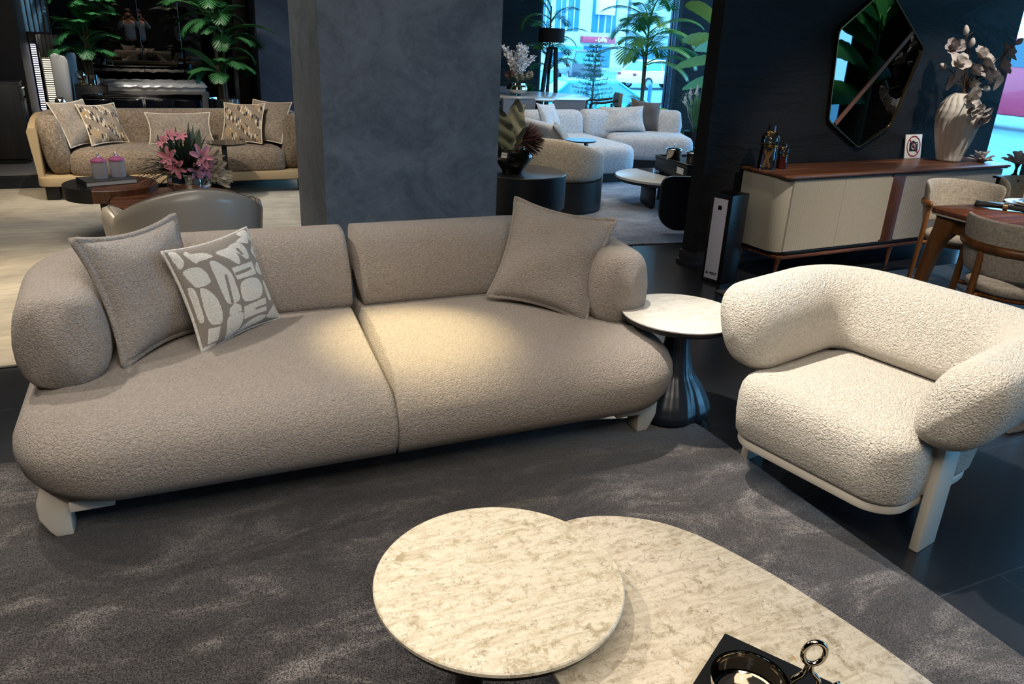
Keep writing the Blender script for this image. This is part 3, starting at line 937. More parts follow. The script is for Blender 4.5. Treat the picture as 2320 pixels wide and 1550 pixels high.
b = B().box((1.64, 0.065, 1.65), (3.28, 0.13, 3.3))
b.build('wall_display', M_WALLDK, loc=(WX, WY, 0), rz=WROT, kind='structure', smooth=False)
b = B().box((1.64, -0.008, 0.055), (3.30, 0.016, 0.11), 0.004).box((1.64, -0.014, 0.02), (3.31, 0.03, 0.04), 0.003).box((-0.008, 0.065, 0.055), (0.016, 0.15, 0.11), 0.004).box((-0.014, 0.065, 0.02), (0.03, 0.17, 0.04), 0.003)
b.build('baseboard_display', M_DARKP, loc=(WX, WY, 0), rz=WROT, kind='structure')
# main pillar
PX0, PX1, PY0, PY1 = 0.868, 1.902, 4.30, 5.15
b = B().box(((PX0 + PX1) / 2, (PY0 + PY1) / 2, 1.65), (PX1 - PX0, PY1 - PY0, 3.3))
b.build('pillar', M_PILLAR, kind='structure', smooth=False)
b = B().box((1.98, 10.85, 1.65), (1.23, 0.9, 3.3))
b.build('pillar', plaster('blue_plaster_far', '#3c4654', '#4b5665', 2.0, 0.5, 0.1), kind='structure', smooth=False)
b = B().box((9.12, 12.1, 1.65), (0.74, 0.12, 3.3))
b.build('pillar', M_WALLDK, kind='structure', smooth=False)
# outer walls
M_SHELL = plaster('shell_plaster', '#202227', '#2a2d33', 1.6, 0.6, 0.2)
B().box((-0.4, 14.1, 1.65), (14.76, 0.2, 3.3)).build('wall_back', M_WALLDK, kind='structure', smooth=False)
B().box((-8.1, 4.5, 1.65), (0.2, 19.2, 3.3)).build('wall_left', M_SHELL, kind='structure', smooth=False)
B().box((1.0, -5.1, 1.65), (18.2, 0.2, 3.3)).build('wall_front', M_SHELL, kind='structure', smooth=False)
B().box((1, 4.5, 3.4), (18.4, 19.4, 0.2)).build('ceiling', simple('dark_ceiling', '#2b2c2f', 0.8), kind='structure', smooth=False)
B().box((-4.585, 12.4, 1.65), (6.83, 3.2, 3.3)).build('wall_partition', simple('midnight_paint', '#0e1016', 0.5), kind='structure', smooth=False)
# glazing along the right facade and the back
M_FRAME = simple('grey_aluminium', '#3b4350', 0.4, 0.4)
def glazed(idx, cx, cy, w, rz, z0=0.06, z1=3.3):
    t = bpy.data.objects.new('window_%d' % idx, None); COL.objects.link(t); t.location = (cx, cy, 0); t.rotation_euler = (0, 0, math.radians(rz)); t['kind'] = 'structure'
    f = B()
    for sx in (-1, 1): f.box((sx * (w / 2 - 0.025), 0, (z0 + z1) / 2), (0.05, 0.08, z1 - z0), 0.004)
    f.box((0, 0, z0 / 2 + 0.02), (w, 0.1, z0 + 0.04), 0.004).box((0, 0, z1 - 0.025), (w, 0.08, 0.05), 0.004)
    f.build('window_frame', M_FRAME, t)
    B().box((0, 0, (z0 + z1) / 2), (w - 0.1, 0.012, z1 - z0 - 0.1)).build('window_pane', M_WINGLASS, t, smooth=False)
    return t
k = 1
for y0, y1 in ((-5, -2.2), (-2.2, 0.60), (3.4, 6.2), (6.2, 10.1), (10.1, 14.0)):
    glazed(k, 10.0, (y0 + y1) / 2, y1 - y0, 90); k += 1
glazed(k, 8.49, 14.05, 3.02, 0)
B().box((10.0, 2.0, 1.65), (0.2, 2.80, 3.3)).build('wall_right', M_WALLDK, kind='structure', smooth=False)

# ================================================================ sideboard on the dark wall
def sideboard():
    t = thing('sideboard', 'long cream sideboard with walnut top and ribbed doors against the dark wall', 'sideboard', (4.02, 4.075, 0), WROT)
    W, D, zb, zt = 2.50, 0.465, 0.205, 0.735
    cream = simple('cream_satin', '#b9b2a1', 0.4); creamrib = simple('ribbed_cream', '#b4ad9e', 0.45); greyrib = simple('ribbed_grey', '#a39f99', 0.45)
    B().prism(rrect(0, 0.03, W, D, [0.11, 0.11, 0.01, 0.01], 8), zb, zt, bev=0.003).build('body', cream, t)
    # recessed shadow lines
    top = rrect(-0.02, 0.0, W + 0.03, D + 0.01, [0.05, 0.05, 0.01, 0.01], 6)
    B().prism(top, zt + 0.004, zt + 0.026, bev=0.007).build('top', M_WALNUT, t)
    B().prism(rrect(0.005, 0.01, W - 0.005, D - 0.01, 0.03), zt - 0.004, zt + 0.005).build('top_reveal', M_BLACK, t)
    B().prism(rrect(0.01, 0.02, W - 0.01, D - 0.01, [0.11, 0.11, 0.01, 0.01], 8), zb - 0.022, zb + 0.002, bev=0.003).build('base_reveal', M_DKMETAL, t)
    def ribbed(x0, x1, z0, z1, n, depth, mat, rl=0, rr=0, side=None):
        b = B(); rows = []
        N = n * 6
        rad = 0.045
        def zlim(x):
            e0 = e1 = 0
            if rl and x - x0 < rad: e0 = rad - math.sqrt(max(rad ** 2 - (rad - (x - x0)) ** 2, 0))
            if rr and x1 - x < rad: e0 = max(e0, rad - math.sqrt(max(rad ** 2 - (rad - (x1 - x)) ** 2, 0)))
            return z0 + e0, z1 - e0
        for i in range(N + 1):
            x = x0 + (x1 - x0) * i / N
            y = 0.026 - depth * abs(math.sin(PI * n * i / N)) ** 0.8
            a, c = zlim(x)
            rows.append((x, y, a, c))
        vs = []; fs = []
        for (x, y, a, c) in rows: vs += [(x, y, a), (x, y, c), (x, 0.04, a), (x, 0.04, c)]
        for i in range(N):
            p = i * 4; q = p + 4
            fs += [(p, q, q + 1, p + 1), (p, p + 2, q + 2, q), (p + 1, q + 1, q + 3, p + 3)]
        fs += [(0, 1, 3, 2), (N * 4, N * 4 + 2, N * 4 + 3, N * 4 + 1)]
        b.add(vs, fs)
        return b.build('door', mat, t, angle=60)
    z0, z1 = zb + 0.008, zt - 0.012
    xs = [0.075, 0.59, 1.10]
    ribbed(xs[0], xs[1] - 0.002, z0, z1, 26, 0.008, creamrib)
    ribbed(xs[1] + 0.002, xs[2], z0, z1, 26, 0.008, creamrib, 0, 1)
    ribbed(1.225, 1.80, z0, z1, 29, 0.005, greyrib, 1, 0)
    ribbed(1.804, W - 0.06, z0, z1, 29, 0.005, greyrib)
    B().box((1.163, 0.028, (zb + zt) / 2), (0.145, 0.02, zt - zb - 0.004), 0.003).build('post', M_WALNUTZ, t)
    # walnut base frame and curved legs
    fr = B().box((W / 2, 0.035, 0.168), (W - 0.05, 0.035, 0.028), 0.006).box((W / 2, D - 0.05, 0.168), (W - 0.05, 0.035, 0.028), 0.006)
    for x in (0.045, W - 0.045): fr.box((x, D / 2, 0.168), (0.035, D - 0.07, 0.028), 0.006)
    fr.build('base_frame', M_WALNUT, t)
    for x, sx in ((0.045, 1), (W / 2, 0), (W - 0.045, -1)):
        for y in (0.035, D - 0.05):
            pts = [(x + sx * 0.012, y, 0.172), (x + sx * 0.006, y, 0.15), (x, y, 0.11), (x - sx * 0.006, y, 0.05), (x - sx * 0.012, y, 0.0)]
            B().tube(pts, [0.03, 0.021, 0.016, 0.012, 0.009], 12).build('leg', M_WALNUTZ, t)
    return t
sideboard()
SBZ = 0.762
def glass_bottle(label, x, y, s, fill, group=None):
    t = thing('bottle', label, 'bottle', (x, y, SBZ))
    pr = [(0.0, 0.0), (0.062, 0.0), (0.066, 0.004), (0.064, 0.05), (0.060, 0.15), (0.056, 0.165), (0.062, 0.172), (0.065, 0.195), (0.063, 0.225), (0.05, 0.25), (0.03, 0.262), (0.026, 0.275), (0.028, 0.305), (0.0285, 0.307)]
    inner = [(max(r - 0.003, 0), z + (0.003 if r < 0.06 and z < 0.02 else 0)) for r, z in pr][::-1]
    B().lathe([(r * s, z * s) for r, z in pr[:-1]] + [(0.0275 * s, 0.307 * s)], n=40).build('glass', M_GLASS, t)
    B().lathe([(0.0595 * s, 0.155 * s), (0.061 * s, 0.157 * s), (0.0625 * s, 0.166 * s), (0.061 * s, 0.176 * s), (0.0595 * s, 0.178 * s)], n=40).build('collar', M_BRASS, t)
    return t
t = glass_bottle('tall clear glass bottle with cinnamon sticks on the walnut sideboard', 4.09, 4.40, 1.0, 0)
cm = wood('cinnamon', '#8a5a34', '#b58450', '#cfa672', 3, 'z', 0.8)
for i, (a, bb) in enumerate((((-0.04, 0.0, 0.008), (0.03, 0.01, 0.15)), ((-0.01, 0.02, 0.008), (0.02, -0.02, 0.14)), ((0.02, -0.01, 0.008), (-0.02, 0.015, 0.13)))):
    o = B().rod(a, bb, 0.009, 0.009, 10).build('cinnamon_stick', cm, None)
    o.location = (4.09, 4.40, SBZ)
    tag(o, ['longest cinnamon stick leaning across the tall glass bottle', 'second cinnamon stick behind the longest in the tall bottle', 'short cinnamon stick leaning left inside the tall bottle'][i], 'spice', 'cinnamon sticks in the tall bottle')
t = glass_bottle('small clear glass bottle of red chilli flakes beside the tall bottle', 4.225, 4.39, 0.58, 0)
fm = simple('chilli', '#8c2a1e', 0.8, bump=0.8, bscale=120)
o = B().lathe([(0, 0.003), (0.031, 0.003), (0.033, 0.03), (0.031, 0.07), (0.0, 0.078)], n=20).build('chilli_flakes', fm, None)
o.location = (4.225, 4.39, SBZ); tag(o, 'red chilli flakes filling the small glass bottle', 'spice', kind='stuff')

# no-photography sign
def sign():
    x, y = 5.87, wallY(5.87) - 0.05
    t = thing('sign', 'white no-photography sign leaning on the dark wall above the sideboard', 'sign', (x, y, SBZ), WROT)
    t.rotation_euler = (math.radians(-9), 0, math.radians(WROT))
    w, h = 0.205, 0.195
    B().box((0, 0, h / 2), (w, 0.008, h), 0.001).build('panel', M_WHITE, t)
    def ring(cx, cz, r0, r1, y, n=48):
        b = B(); vs = []; fs = []
        for k in range(n):
            a = 2 * PI * k / n
            for r in (r0, r1): vs += [(cx + r * math.cos(a), y, cz + r * math.sin(a)), (cx + r * math.cos(a), y + 0.001, cz + r * math.sin(a))]
        for k in range(n):
            p = 4 * k; q = 4 * ((k + 1) % n)
            fs += [(p, q, q + 2, p + 2), (p + 2, q + 2, q + 3, p + 3), (p, p + 1, q + 1, q)]
        return b.add(vs, fs)
    red = simple('sign_red', '#8c1230', 0.5); blk = simple('sign_black', '#0b0b0d', 0.5)
    c = h / 2
    cb = B().prism([(px, pz) for px, pz in [(-0.052, c - 0.04), (0.052, c - 0.04), (0.052, c + 0.032), (0.03, c + 0.034), (0.012, c + 0.034), (0.006, c + 0.046), (-0.018, c + 0.046), (-0.024, c + 0.034), (-0.052, c + 0.03)]], -0.0056, -0.0042, axis='y')
    cb.build('camera_symbol', blk, t)
    ring(-0.002, c - 0.002, 0.017, 0.024, -0.0064).build('lens_ring', M_WHITE, t)
    B().box((0.036, -0.0062, c + 0.02), (0.014, 0.001, 0.007)).build('flash_mark', M_WHITE, t)
    ring(0, c, 0.077, 0.086, -0.0066).build('prohibition_ring', red, t)
    B().box((0, -0.0078, c), (0.158, 0.001, 0.008), rot=(0, 45, 0)).build('prohibition_bar', red, t)
sign()

# fluted white vase and magnolia stems
VX, VY = 6.10, 4.45
def vase():
    t = thing('vase', 'tall white vase with wavy vertical flutes on the walnut sideboard', 'vase', (VX, VY, SBZ))
    base = [(0.085, 0.0), (0.093, 0.004), (0.104, 0.05), (0.122, 0.11), (0.144, 0.19), (0.165, 0.28), (0.174, 0.345), (0.171, 0.40), (0.152, 0.455), (0.118, 0.505), (0.085, 0.53), (0.07, 0.54), (0.066, 0.53), (0.075, 0.50)]
    prof = []
    for i in range(len(base) - 1):
        for k in range(5):
            u = k / 5; prof.append((base[i][0] + (base[i + 1][0] - base[i][0]) * u, base[i][1] + (base[i + 1][1] - base[i][1]) * u))
    def fl(a, r, z):
        sw = 0.35 * math.sin(z * 11) + 0.18 * math.sin(z * 23 + 1)
        w = abs(math.sin(8.5 * (a + sw * 0.5) + 0.6 * math.sin(z * 9 + a)))
        k = min(1, z / 0.05) if z < 0.5 else max(0.2, 1 - (z - 0.5) / 0.05)
        return r - 0.011 * k * (1 - w ** 0.7) * min(1, r / 0.12), z
    B().lathe(prof, n=204, fn=fl).build('body', simple('chalk_white', '#d6d1c8', 0.75), t, angle=180)
vase()
M_PETAL = simple('dusty_petal', '#a8a1a2', 0.85, bump=0.15, bscale=60)
M_PETALL = simple('pale_petal', '#c2bcb8', 0.85, bump=0.15, bscale=60)
M_STEM = simple('brown_stem', '#4a3b30', 0.8)
def petal(b, base, axis, side, L, W, cup, curl=0.2, n=8, m=0):
    """cupped petal growing from base along axis, bending toward 'side' normal"""
    axis = axis.normalized(); nrm = side.normalized(); wd = axis.cross(nrm).normalized()
    def fn(u, v):
        s = v * 2 - 1
        wid = W * (max(1 - abs(2 * min(0.06 + 0.94 * u, 1) - 1.08) ** 2.6, 0.0) ** 0.5) * (0.55 + 0.45 * min(u * 2, 1))
        p = base + axis * (L * u) + wd * (s * wid / 2) + nrm * (cup * (s * s) * wid + curl * L * (u ** 2.2) + 0.03 * L * math.sin(7 * u + 4 * s) * u)
        return p
    b.grid(fn, n, 6, m)
def magnolia(b, c, r, up, rnd, npet=7):
    up = up.normalized(); a0 = up.orthogonal().normalized(); a1 = up.cross(a0)
    for ring_, cnt, sp, ln in ((0, 3, 0.30, 1.0), (1, npet - 3, 1.0, 1.15)):
        for k in range(cnt):
            a = 2 * PI * k / cnt + rnd.uniform(-0.3, 0.3) + ring_ * 0.5
            d = a0 * math.cos(a) + a1 * math.sin(a)
            ax = (up * math.cos(sp) + d * math.sin(sp))
            petal(b, c - up * r * 0.4 + d * r * 0.08, ax, (up * math.sin(sp) * -1 + d * math.cos(sp)) * -1, r * ln * 1.15, r * 1.15, 0.22, rnd.uniform(-0.25, 0.12))
def flowers():
    rnd = random.Random(4)
    P = [(5.781, 1.762, 'b'), (5.88, 1.678, 'b'), (5.696, 1.642, 'f'), (5.626, 1.504, 'b'), (5.795, 1.534, 'f'), (5.752, 1.428, 'p'), (5.69, 1.374, 'p'), (6.019, 1.6, 'f'), (5.995, 1.478, 'f'), (6.152, 1.45, 'f'), (6.312, 1.516, 'f'), (6.328, 1.624, 'f'), (6.001, 1.371, 'f'), (6.181, 1.35, 'b'), (6.243, 1.382, 'p'), (6.431, 1.707, 'b'), (6.028, 1.27, 'f'), (6.099, 1.183, 'f'), (6.218, 1.135, 'f'), (6.10, 1.55, 'f'), (6.25, 1.43, 'f')]
    t = thing('magnolia_stems', 'dusty mauve magnolia stems spilling from the fluted white vase', 'flowers', (VX, VY, SBZ))
    O = Vector((VX, VY, SBZ)); mouth = Vector((0, 0, 0.525))
    st = B()
    k = VY / 4.33
    for i, (x, z, ty) in enumerate(P):
        dy = rnd.uniform(-0.07, 0.05) if z > 1.3 else -0.2
        kk = (VY + dy) / 4.33
        c = Vector((x * kk, VY + dy, 1.6 + (z - 1.6) * kk)) - O
        mid = mouth.lerp(c, 0.5) + Vector((rnd.uniform(-0.03, 0.03), rnd.uniform(-0.03, 0.03), 0.06))
        st.tube(bez(mouth + Vector((rnd.uniform(-0.03, 0.03), 0, -0.05)), mouth + Vector((0, 0, 0.1)) if z > 1.3 else mouth + Vector((0.05, -0.12, 0.12)), mid, c, 10), 0.0045, 6)
        b = B()
        if ty == 'b':
            up = (c - mid).normalized()
            M = Vector((0, 0, 1)).rotation_difference(up).to_matrix().to_4x4()
            b.lathe([(0.004, -0.035), (0.016, -0.025), (0.024, 0.0), (0.02, 0.022), (0.01, 0.042), (0.0, 0.05)], c, 12, M=M)
            b.build('flower_bud', M_PETALL, t, angle=180)
        elif ty == 'f':
            up = ((c - mouth).normalized() + Vector((rnd.uniform(-0.4, 0.4), -0.75, rnd.uniform(-0.1, 0.4)))).normalized()
            magnolia(b, c, rnd.uniform(0.062, 0.082), up, rnd, 8)
            b.build('flower', rnd.choice([M_PETAL, M_PETALL]), t, angle=180)
        else:
            petal(b, c + Vector((0.03, 0, -0.05)), Vector((-0.4, -0.2, 0.9)), Vector((0, -1, 0)), 0.13, 0.11, 0.3, 0.1)
            b.build('leaf', M_PETAL, t, angle=180)
    st.tube(catmull([mouth, (-0.1, 0.0, 0.8), (-0.16, 0, 0.93), (-0.1, -0.02, 1.0)], 6), 0.003, 6)
    st.tube(catmull([(-0.2, -0.02, 0.85), (-0.14, 0.0, 0.80), (-0.17, 0.0, 0.74), (-0.12, 0, 0.70)], 6), 0.002, 6)
    st.build('stems', M_STEM, t)
flowers()
def coral(label, x, y, z, s, seed, stemh=0.0, rz=0, n=26):
    rnd = random.Random(seed)
    t = thing('coral_flower', label, 'ornament', (x, y, z), rz)
    b = B()
    for i in range(n):
        a = rnd.uniform(0, 2 * PI); e = rnd.uniform(0.15, 1.25)
        d = Vector((math.cos(a) * math.cos(e), math.sin(a) * math.cos(e), math.sin(e)))
        L = s * rnd.uniform(0.75, 1.1)
        b.tube(bez((0, 0, stemh), Vector((0, 0, stemh)) + d * L * 0.4, Vector((0, 0, stemh)) + d * L * 0.8 + Vector((0, 0, 0.1 * s)), Vector((0, 0, stemh)) + d * L + Vector((d.x, d.y, -0.2)) * s * 0.15, 6), [0.012 * s / 0.1, 0.013 * s / 0.1, 0.012 * s / 0.1, 0.011 * s / 0.1, 0.011 * s / 0.1, 0.012 * s / 0.1, 0.004], 7, flat=0.6)
    b.build('petals', M_PETAL, t, angle=180)
    if stemh > 0:
        B().lathe([(0.0, 0), (0.035, 0), (0.03, 0.01), (0.012, 0.03), (0.010, stemh * 0.7), (0.022, stemh), (0.0, stemh + 0.01)], n=16).build('stand', M_BLACK, t)
    else:
        B().lathe([(0, -0.0), (0.03, 0.0), (0.025, 0.02), (0, 0.02)], n=16).build('stand', M_BLACK, t)
coral('grey coral flower ornament lying at the right end of the walnut sideboard', 6.36, 4.34, SBZ, 0.10, 3)

# wall mirror
def wall_mirror():
    def W2(x, z):
        k = (WY - WX * TW - 0.03) / (4.5 - x * TW)
        return ((x * k - WX) / math.cos(math.radians(WROT)), 1.6 + (z - 1.6) * k)
    V = [W2(*p) for p in [(4.655, 1.725), (4.715, 1.085), (5.085, 0.875), (5.405, 1.04), (5.575, 1.63), (5.16, 1.965), (5.06, 2.04), (4.96, 1.955)]]
    V = [V[0], V[1], V[2], V[3], V[4], V[6]]
    t = thing('wall_mirror', 'faceted six-sided dark mirror with a copper diagonal strip on the dark wall', 'mirror', (WX, WY, 0), WROT)
    def roundpoly(P, r, n=5):
        out = []; L = len(P)
        for i in range(L):
            a, c, d = Vector(P[i - 1]), Vector(P[i]), Vector(P[(i + 1) % L])
            u, v = (a - c).normalized(), (d - c).normalized()
            for q in range(n + 1):
                s = q / n
                p = (c + u * r) * (1 - s) ** 2 + c * 2 * s * (1 - s) + (c + v * r) * s ** 2
                out.append((p.x, p.y))
        return out
    def inset(P, d):
        L = len(P); cx = sum(p[0] for p in P) / L; cz = sum(p[1] for p in P) / L
        return [(cx + (x - cx) * (1 - d), cz + (z - cz) * (1 - d)) for x, z in P]
    RP = roundpoly(V, 0.035)
    b = B()
    o1 = RP; o2 = inset(RP, 0.02)
    rings = [[(x, -0.005, z) for x, z in o1], [(x, -0.036, z) for x, z in o1], [(x, -0.036, z) for x, z in o2], [(x, -0.02, z) for x, z in o2]]
    b.loft(rings, cap=False)
    b.build('frame', simple('bronze_frame', '#6b5a3f', 0.3, 1.0), t)
    # two mirror panes either side of the strip
    A = Vector(W2(5.43, 1.745)); C = Vector(W2(4.80, 1.06))
    d = (A - C).normalized(); nn = Vector((-d.y, d.x))
    def clip(P, sign):
        out = []; L = len(P)
        for i in range(L):
            p, q = Vector(P[i]), Vector(P[(i + 1) % L]); sp, sq = (p - C).dot(nn) * sign, (q - C).dot(nn) * sign
            if sp >= 0: out.append((p.x, p.y))
            if sp * sq < 0: r = p.lerp(q, sp / (sp - sq)); out.append((r.x, r.y))
        return out
    dark = simple('dark_mirror', '#6a6f72', 0.015, 1.0)
    for sg, nm in ((1, 'mirror_pane'), (-1, 'mirror_pane')):
        B().prism(clip(o2, sg), -0.024, -0.012, axis='y').build(nm, dark, t, smooth=False)
    p0, p1 = A + d * 0.0, C
    w = 0.0165
    B().prism([(p.x, p.y) for p in (p0 + nn * w, p1 + nn * w, p1 - nn * w, p0 - nn * w)], -0.031, -0.02, axis='y').build('strip', simple('copper', '#8a5a44', 0.45, 0.2), t)
wall_mirror()

# scent diffuser tower
def diffuser():
    t = thing('scent_diffuser', 'tall black scent diffuser tower with a white front panel at the wall end', 'diffuser', (3.540, 4.285, 0), -74)
    # local x runs along the front face toward the viewer's right, y goes back
    W, D, Hh = 0.165, 0.20, 0.635
    B().box((W / 2, D / 2, Hh / 2), (W, D, Hh), 0.003).build('case', simple('black_case', '#0c0d0f', 0.35), t)
    B().box((W / 2 - 0.004, -0.002, Hh / 2 - 0.002), (0.112, 0.006, Hh - 0.06), 0.001).build('front_panel', simple('panel_white', '#d2d0dc', 0.5), t)
    B().box((W / 2 - 0.004, -0.006, Hh - 0.095), (0.03, 0.004, 0.03), 0.005).build('button', M_BLACKG, t)
    ink = simple('print_navy', '#16162a', 0.6)
    lb = B()
    lb.prism([(W / 2 - 0.05, 0.062), (W / 2 - 0.027, 0.062), (W / 2 - 0.0385, 0.084)], -0.0062, -0.0052, axis='y')
    lb.build('logo', ink, t)
    tx = B(); rnd = random.Random(2)
    for z, h, x1 in ((0.074, 0.008, 0.05), (0.063, 0.006, 0.046)):
        x = W / 2 - 0.018
        while x < W / 2 + x1 - 0.008:
            wd = rnd.choice([0.003, 0.004, 0.005])
            tx.box((x + wd / 2, -0.0057, z + rnd.uniform(-0.0005, 0.0005)), (wd, 0.001, h * rnd.uniform(0.75, 1)))
            x += wd + 0.0012
    tx.build('lettering', ink, t)
    B().box((W / 2, D / 2, Hh + 0.001), (0.06, 0.05, 0.004)).build('vent', M_BLACKG, t)
diffuser()

# ================================================================ dining corner
rug('area_rug', 'dark taupe rug under the teak dining table and chairs', [(3.45, 4.02), (3.40, 1.85), (7.2, 1.7), (7.3, 3.98)], pile('dark_pile', '#332f2d', '#3f3a37', '#4d4743', 2.0), 0.012)
M_SEAT = weave('dining_boucle', '#a59b8d', '#8a8073', '#b7ad9f', 70, 0.5)
def dining_table():
    t = thing('dining_table', 'teak dining table with a pale inlaid edge at the right', 'dining table', (4.16, 3.10, 0.012), -4)
    W, D = 2.0, 1.0
    z = 0.742
    top = rrect(0, -D, W, 0, 0.07, 6)
    B().prism(top, z - 0.028, z, bev=0.006).build('top', wood('teak_top', '#4c2a1a', '#6d3f27', '#8a5638', 0.8, 'x', 0.22, 0.3), t)
    B().prism(rrect(0.004, -D + 0.004, W - 0.004, -0.004, 0.07, 6), z - 0.038, z - 0.0285).build('inlay', simple('pale_inlay', '#d6cdb9', 0.4), t)
    B().prism(rrect(0.03, -D + 0.03, W - 0.03, -0.03, 0.05, 6), z - 0.055, z - 0.0385).build('reveal', M_BLACK, t)
    B().box((W / 2, -0.09, z - 0.095), (W - 0.24, 0.03, 0.08), 0.005).box((W / 2, -D + 0.09, z - 0.095), (W - 0.24, 0.03, 0.08), 0.005).box((0.09, -D / 2, z - 0.095), (0.03, D - 0.24, 0.08), 0.005).box((W - 0.09, -D / 2, z - 0.095), (0.03, D - 0.24, 0.08), 0.005).build('apron', M_OAK, t)
    for x, sx in ((0.085, -1), (W - 0.085, 1)):
        for y, sy in ((-0.085, 1), (-D + 0.085, -1)):
            b = B()
            rings = []
            for zz, wd, off in ((z - 0.056, 0.15, 0.0), (z - 0.12, 0.13, 0.003), (z - 0.19, 0.095, 0.012), (z - 0.28, 0.08, 0.02), (0.3, 0.068, 0.03), (0.0, 0.05, 0.045)):
                cx, cy = x + sx * (off - (wd - 0.09) * 0.4), y + sy * (off - (wd - 0.09) * 0.4)
                rings.append([(px, py, zz) for px, py in rrect(cx - wd / 2, cy - wd / 2, cx + wd / 2, cy + wd / 2, wd * 0.28, 4)])
            b.loft(rings).build('leg', M_OAK, t)
dining_table()
def dining_chair(label, x, y, rz, sc=0.84):
    """barrel chair; faces local -y; wrap-round bent rail behind"""
    t = thing('dining_chair', label, 'chair', (x, y, 0.012), rz, 'upholstered dining chairs around the teak table')
    seat = [(0.27 * math.cos(a), 0.265 * math.sin(a)) for a in [2 * PI * k / 48 for k in range(48)]]
    cushion_from_outline(B(), seat, [(0.05, 0.40), (0.015, 0.405), (0, 0.425), (0.003, 0.445), (0.03, 0.462), (0.08, 0.468)], 96, 0.008).build('seat', M_SEAT, t, angle=180)
    B().lathe([(0, 0.375), (0.225, 0.375), (0.235, 0.385), (0.235, 0.402), (0, 0.402)], n=48).build('seat_frame', M_OAK, t)
    # upholstered back
    def R(a): return 0.285
    rings = []; n = 26; N = 40
    for i in range(N + 1):
        u = i / N; a = math.radians(-6 + 192 * u)
        e = min(u, 1 - u) * 192 / 26
        s = max(1 - max(1 - e, 0) ** 2.4, 0.0004) ** (1 / 2.4)
        hh = 0.30 * (0.35 + 0.65 * s) if e < 1 else 0.30
        top = 0.80 - 0.05 * (1 - s)
        th = 0.05 * max(s, 0.15)
        ring = []
        for k in range(n):
            q = 2 * PI * k / n
            xx = math.copysign(abs(math.cos(q)) ** 0.8, math.cos(q)) * th / 2
            zz = math.copysign(abs(math.sin(q)) ** 0.55, math.sin(q)) * hh / 2
            zc = top - hh / 2
            rr = R(a) + xx + 0.05 * (zc + zz - 0.5) / 0.3
            ring.append((rr * math.cos(a), rr * math.sin(a), zc + zz))
        rings.append(ring)
    B().loft(rings).build('backrest', M_SEAT, t, angle=180)
    # bent wood rail
    pts = [((0.335) * math.cos(math.radians(a)), 0.335 * math.sin(math.radians(a)), 0.655) for a in range(-22, 203, 5)]
    rs = [0.024] * len(pts); rs[0] = rs[-1] = 0.018
    pts = [(pts[0][0] + 0.002, pts[0][1] - 0.012, pts[0][2])] + pts + [(pts[-1][0] - 0.002, pts[-1][1] - 0.012, pts[-1][2])]
    rs = [0.006] + rs + [0.006]
    B().tube(pts, rs, 14).build('rail', M_OAKX, t, angle=180)
    for a, ft in ((-12, 0.36), (192, 0.36), (52, 0.37), (128, 0.37)):
        ca, sa = math.cos(math.radians(a)), math.sin(math.radians(a))
        B().tube([(0.325 * ca, 0.325 * sa, 0.655), (0.332 * ca, 0.332 * sa, 0.4), (ft * ca, ft * sa, 0.0)], [0.02, 0.023, 0.014], 12).build('leg', M_OAK, t)
    for a in (-12, 192, 52, 128):
        ca, sa = math.cos(math.radians(a)), math.sin(math.radians(a))
        B().rod((0.2 * ca, 0.2 * sa, 0.385), (0.34 * ca, 0.34 * sa, 0.385), 0.013, 0.013).build('stretcher', M_OAK, t)
    t.scale = (sc, sc, 1.0 if sc > 0.8 else 0.97)
    return t
dining_chair('grey-beige dining chair seen from behind at the near left corner of the teak table', 4.19, 2.50, 120)
dining_chair('pale dining chair facing out between the sideboard and the teak table', 4.98, 3.44, -33, 0.72)
dining_chair('dining chair cut by the right frame edge beyond the white cup', 5.72, 3.40, -22, 0.76)
TZ = 0.755
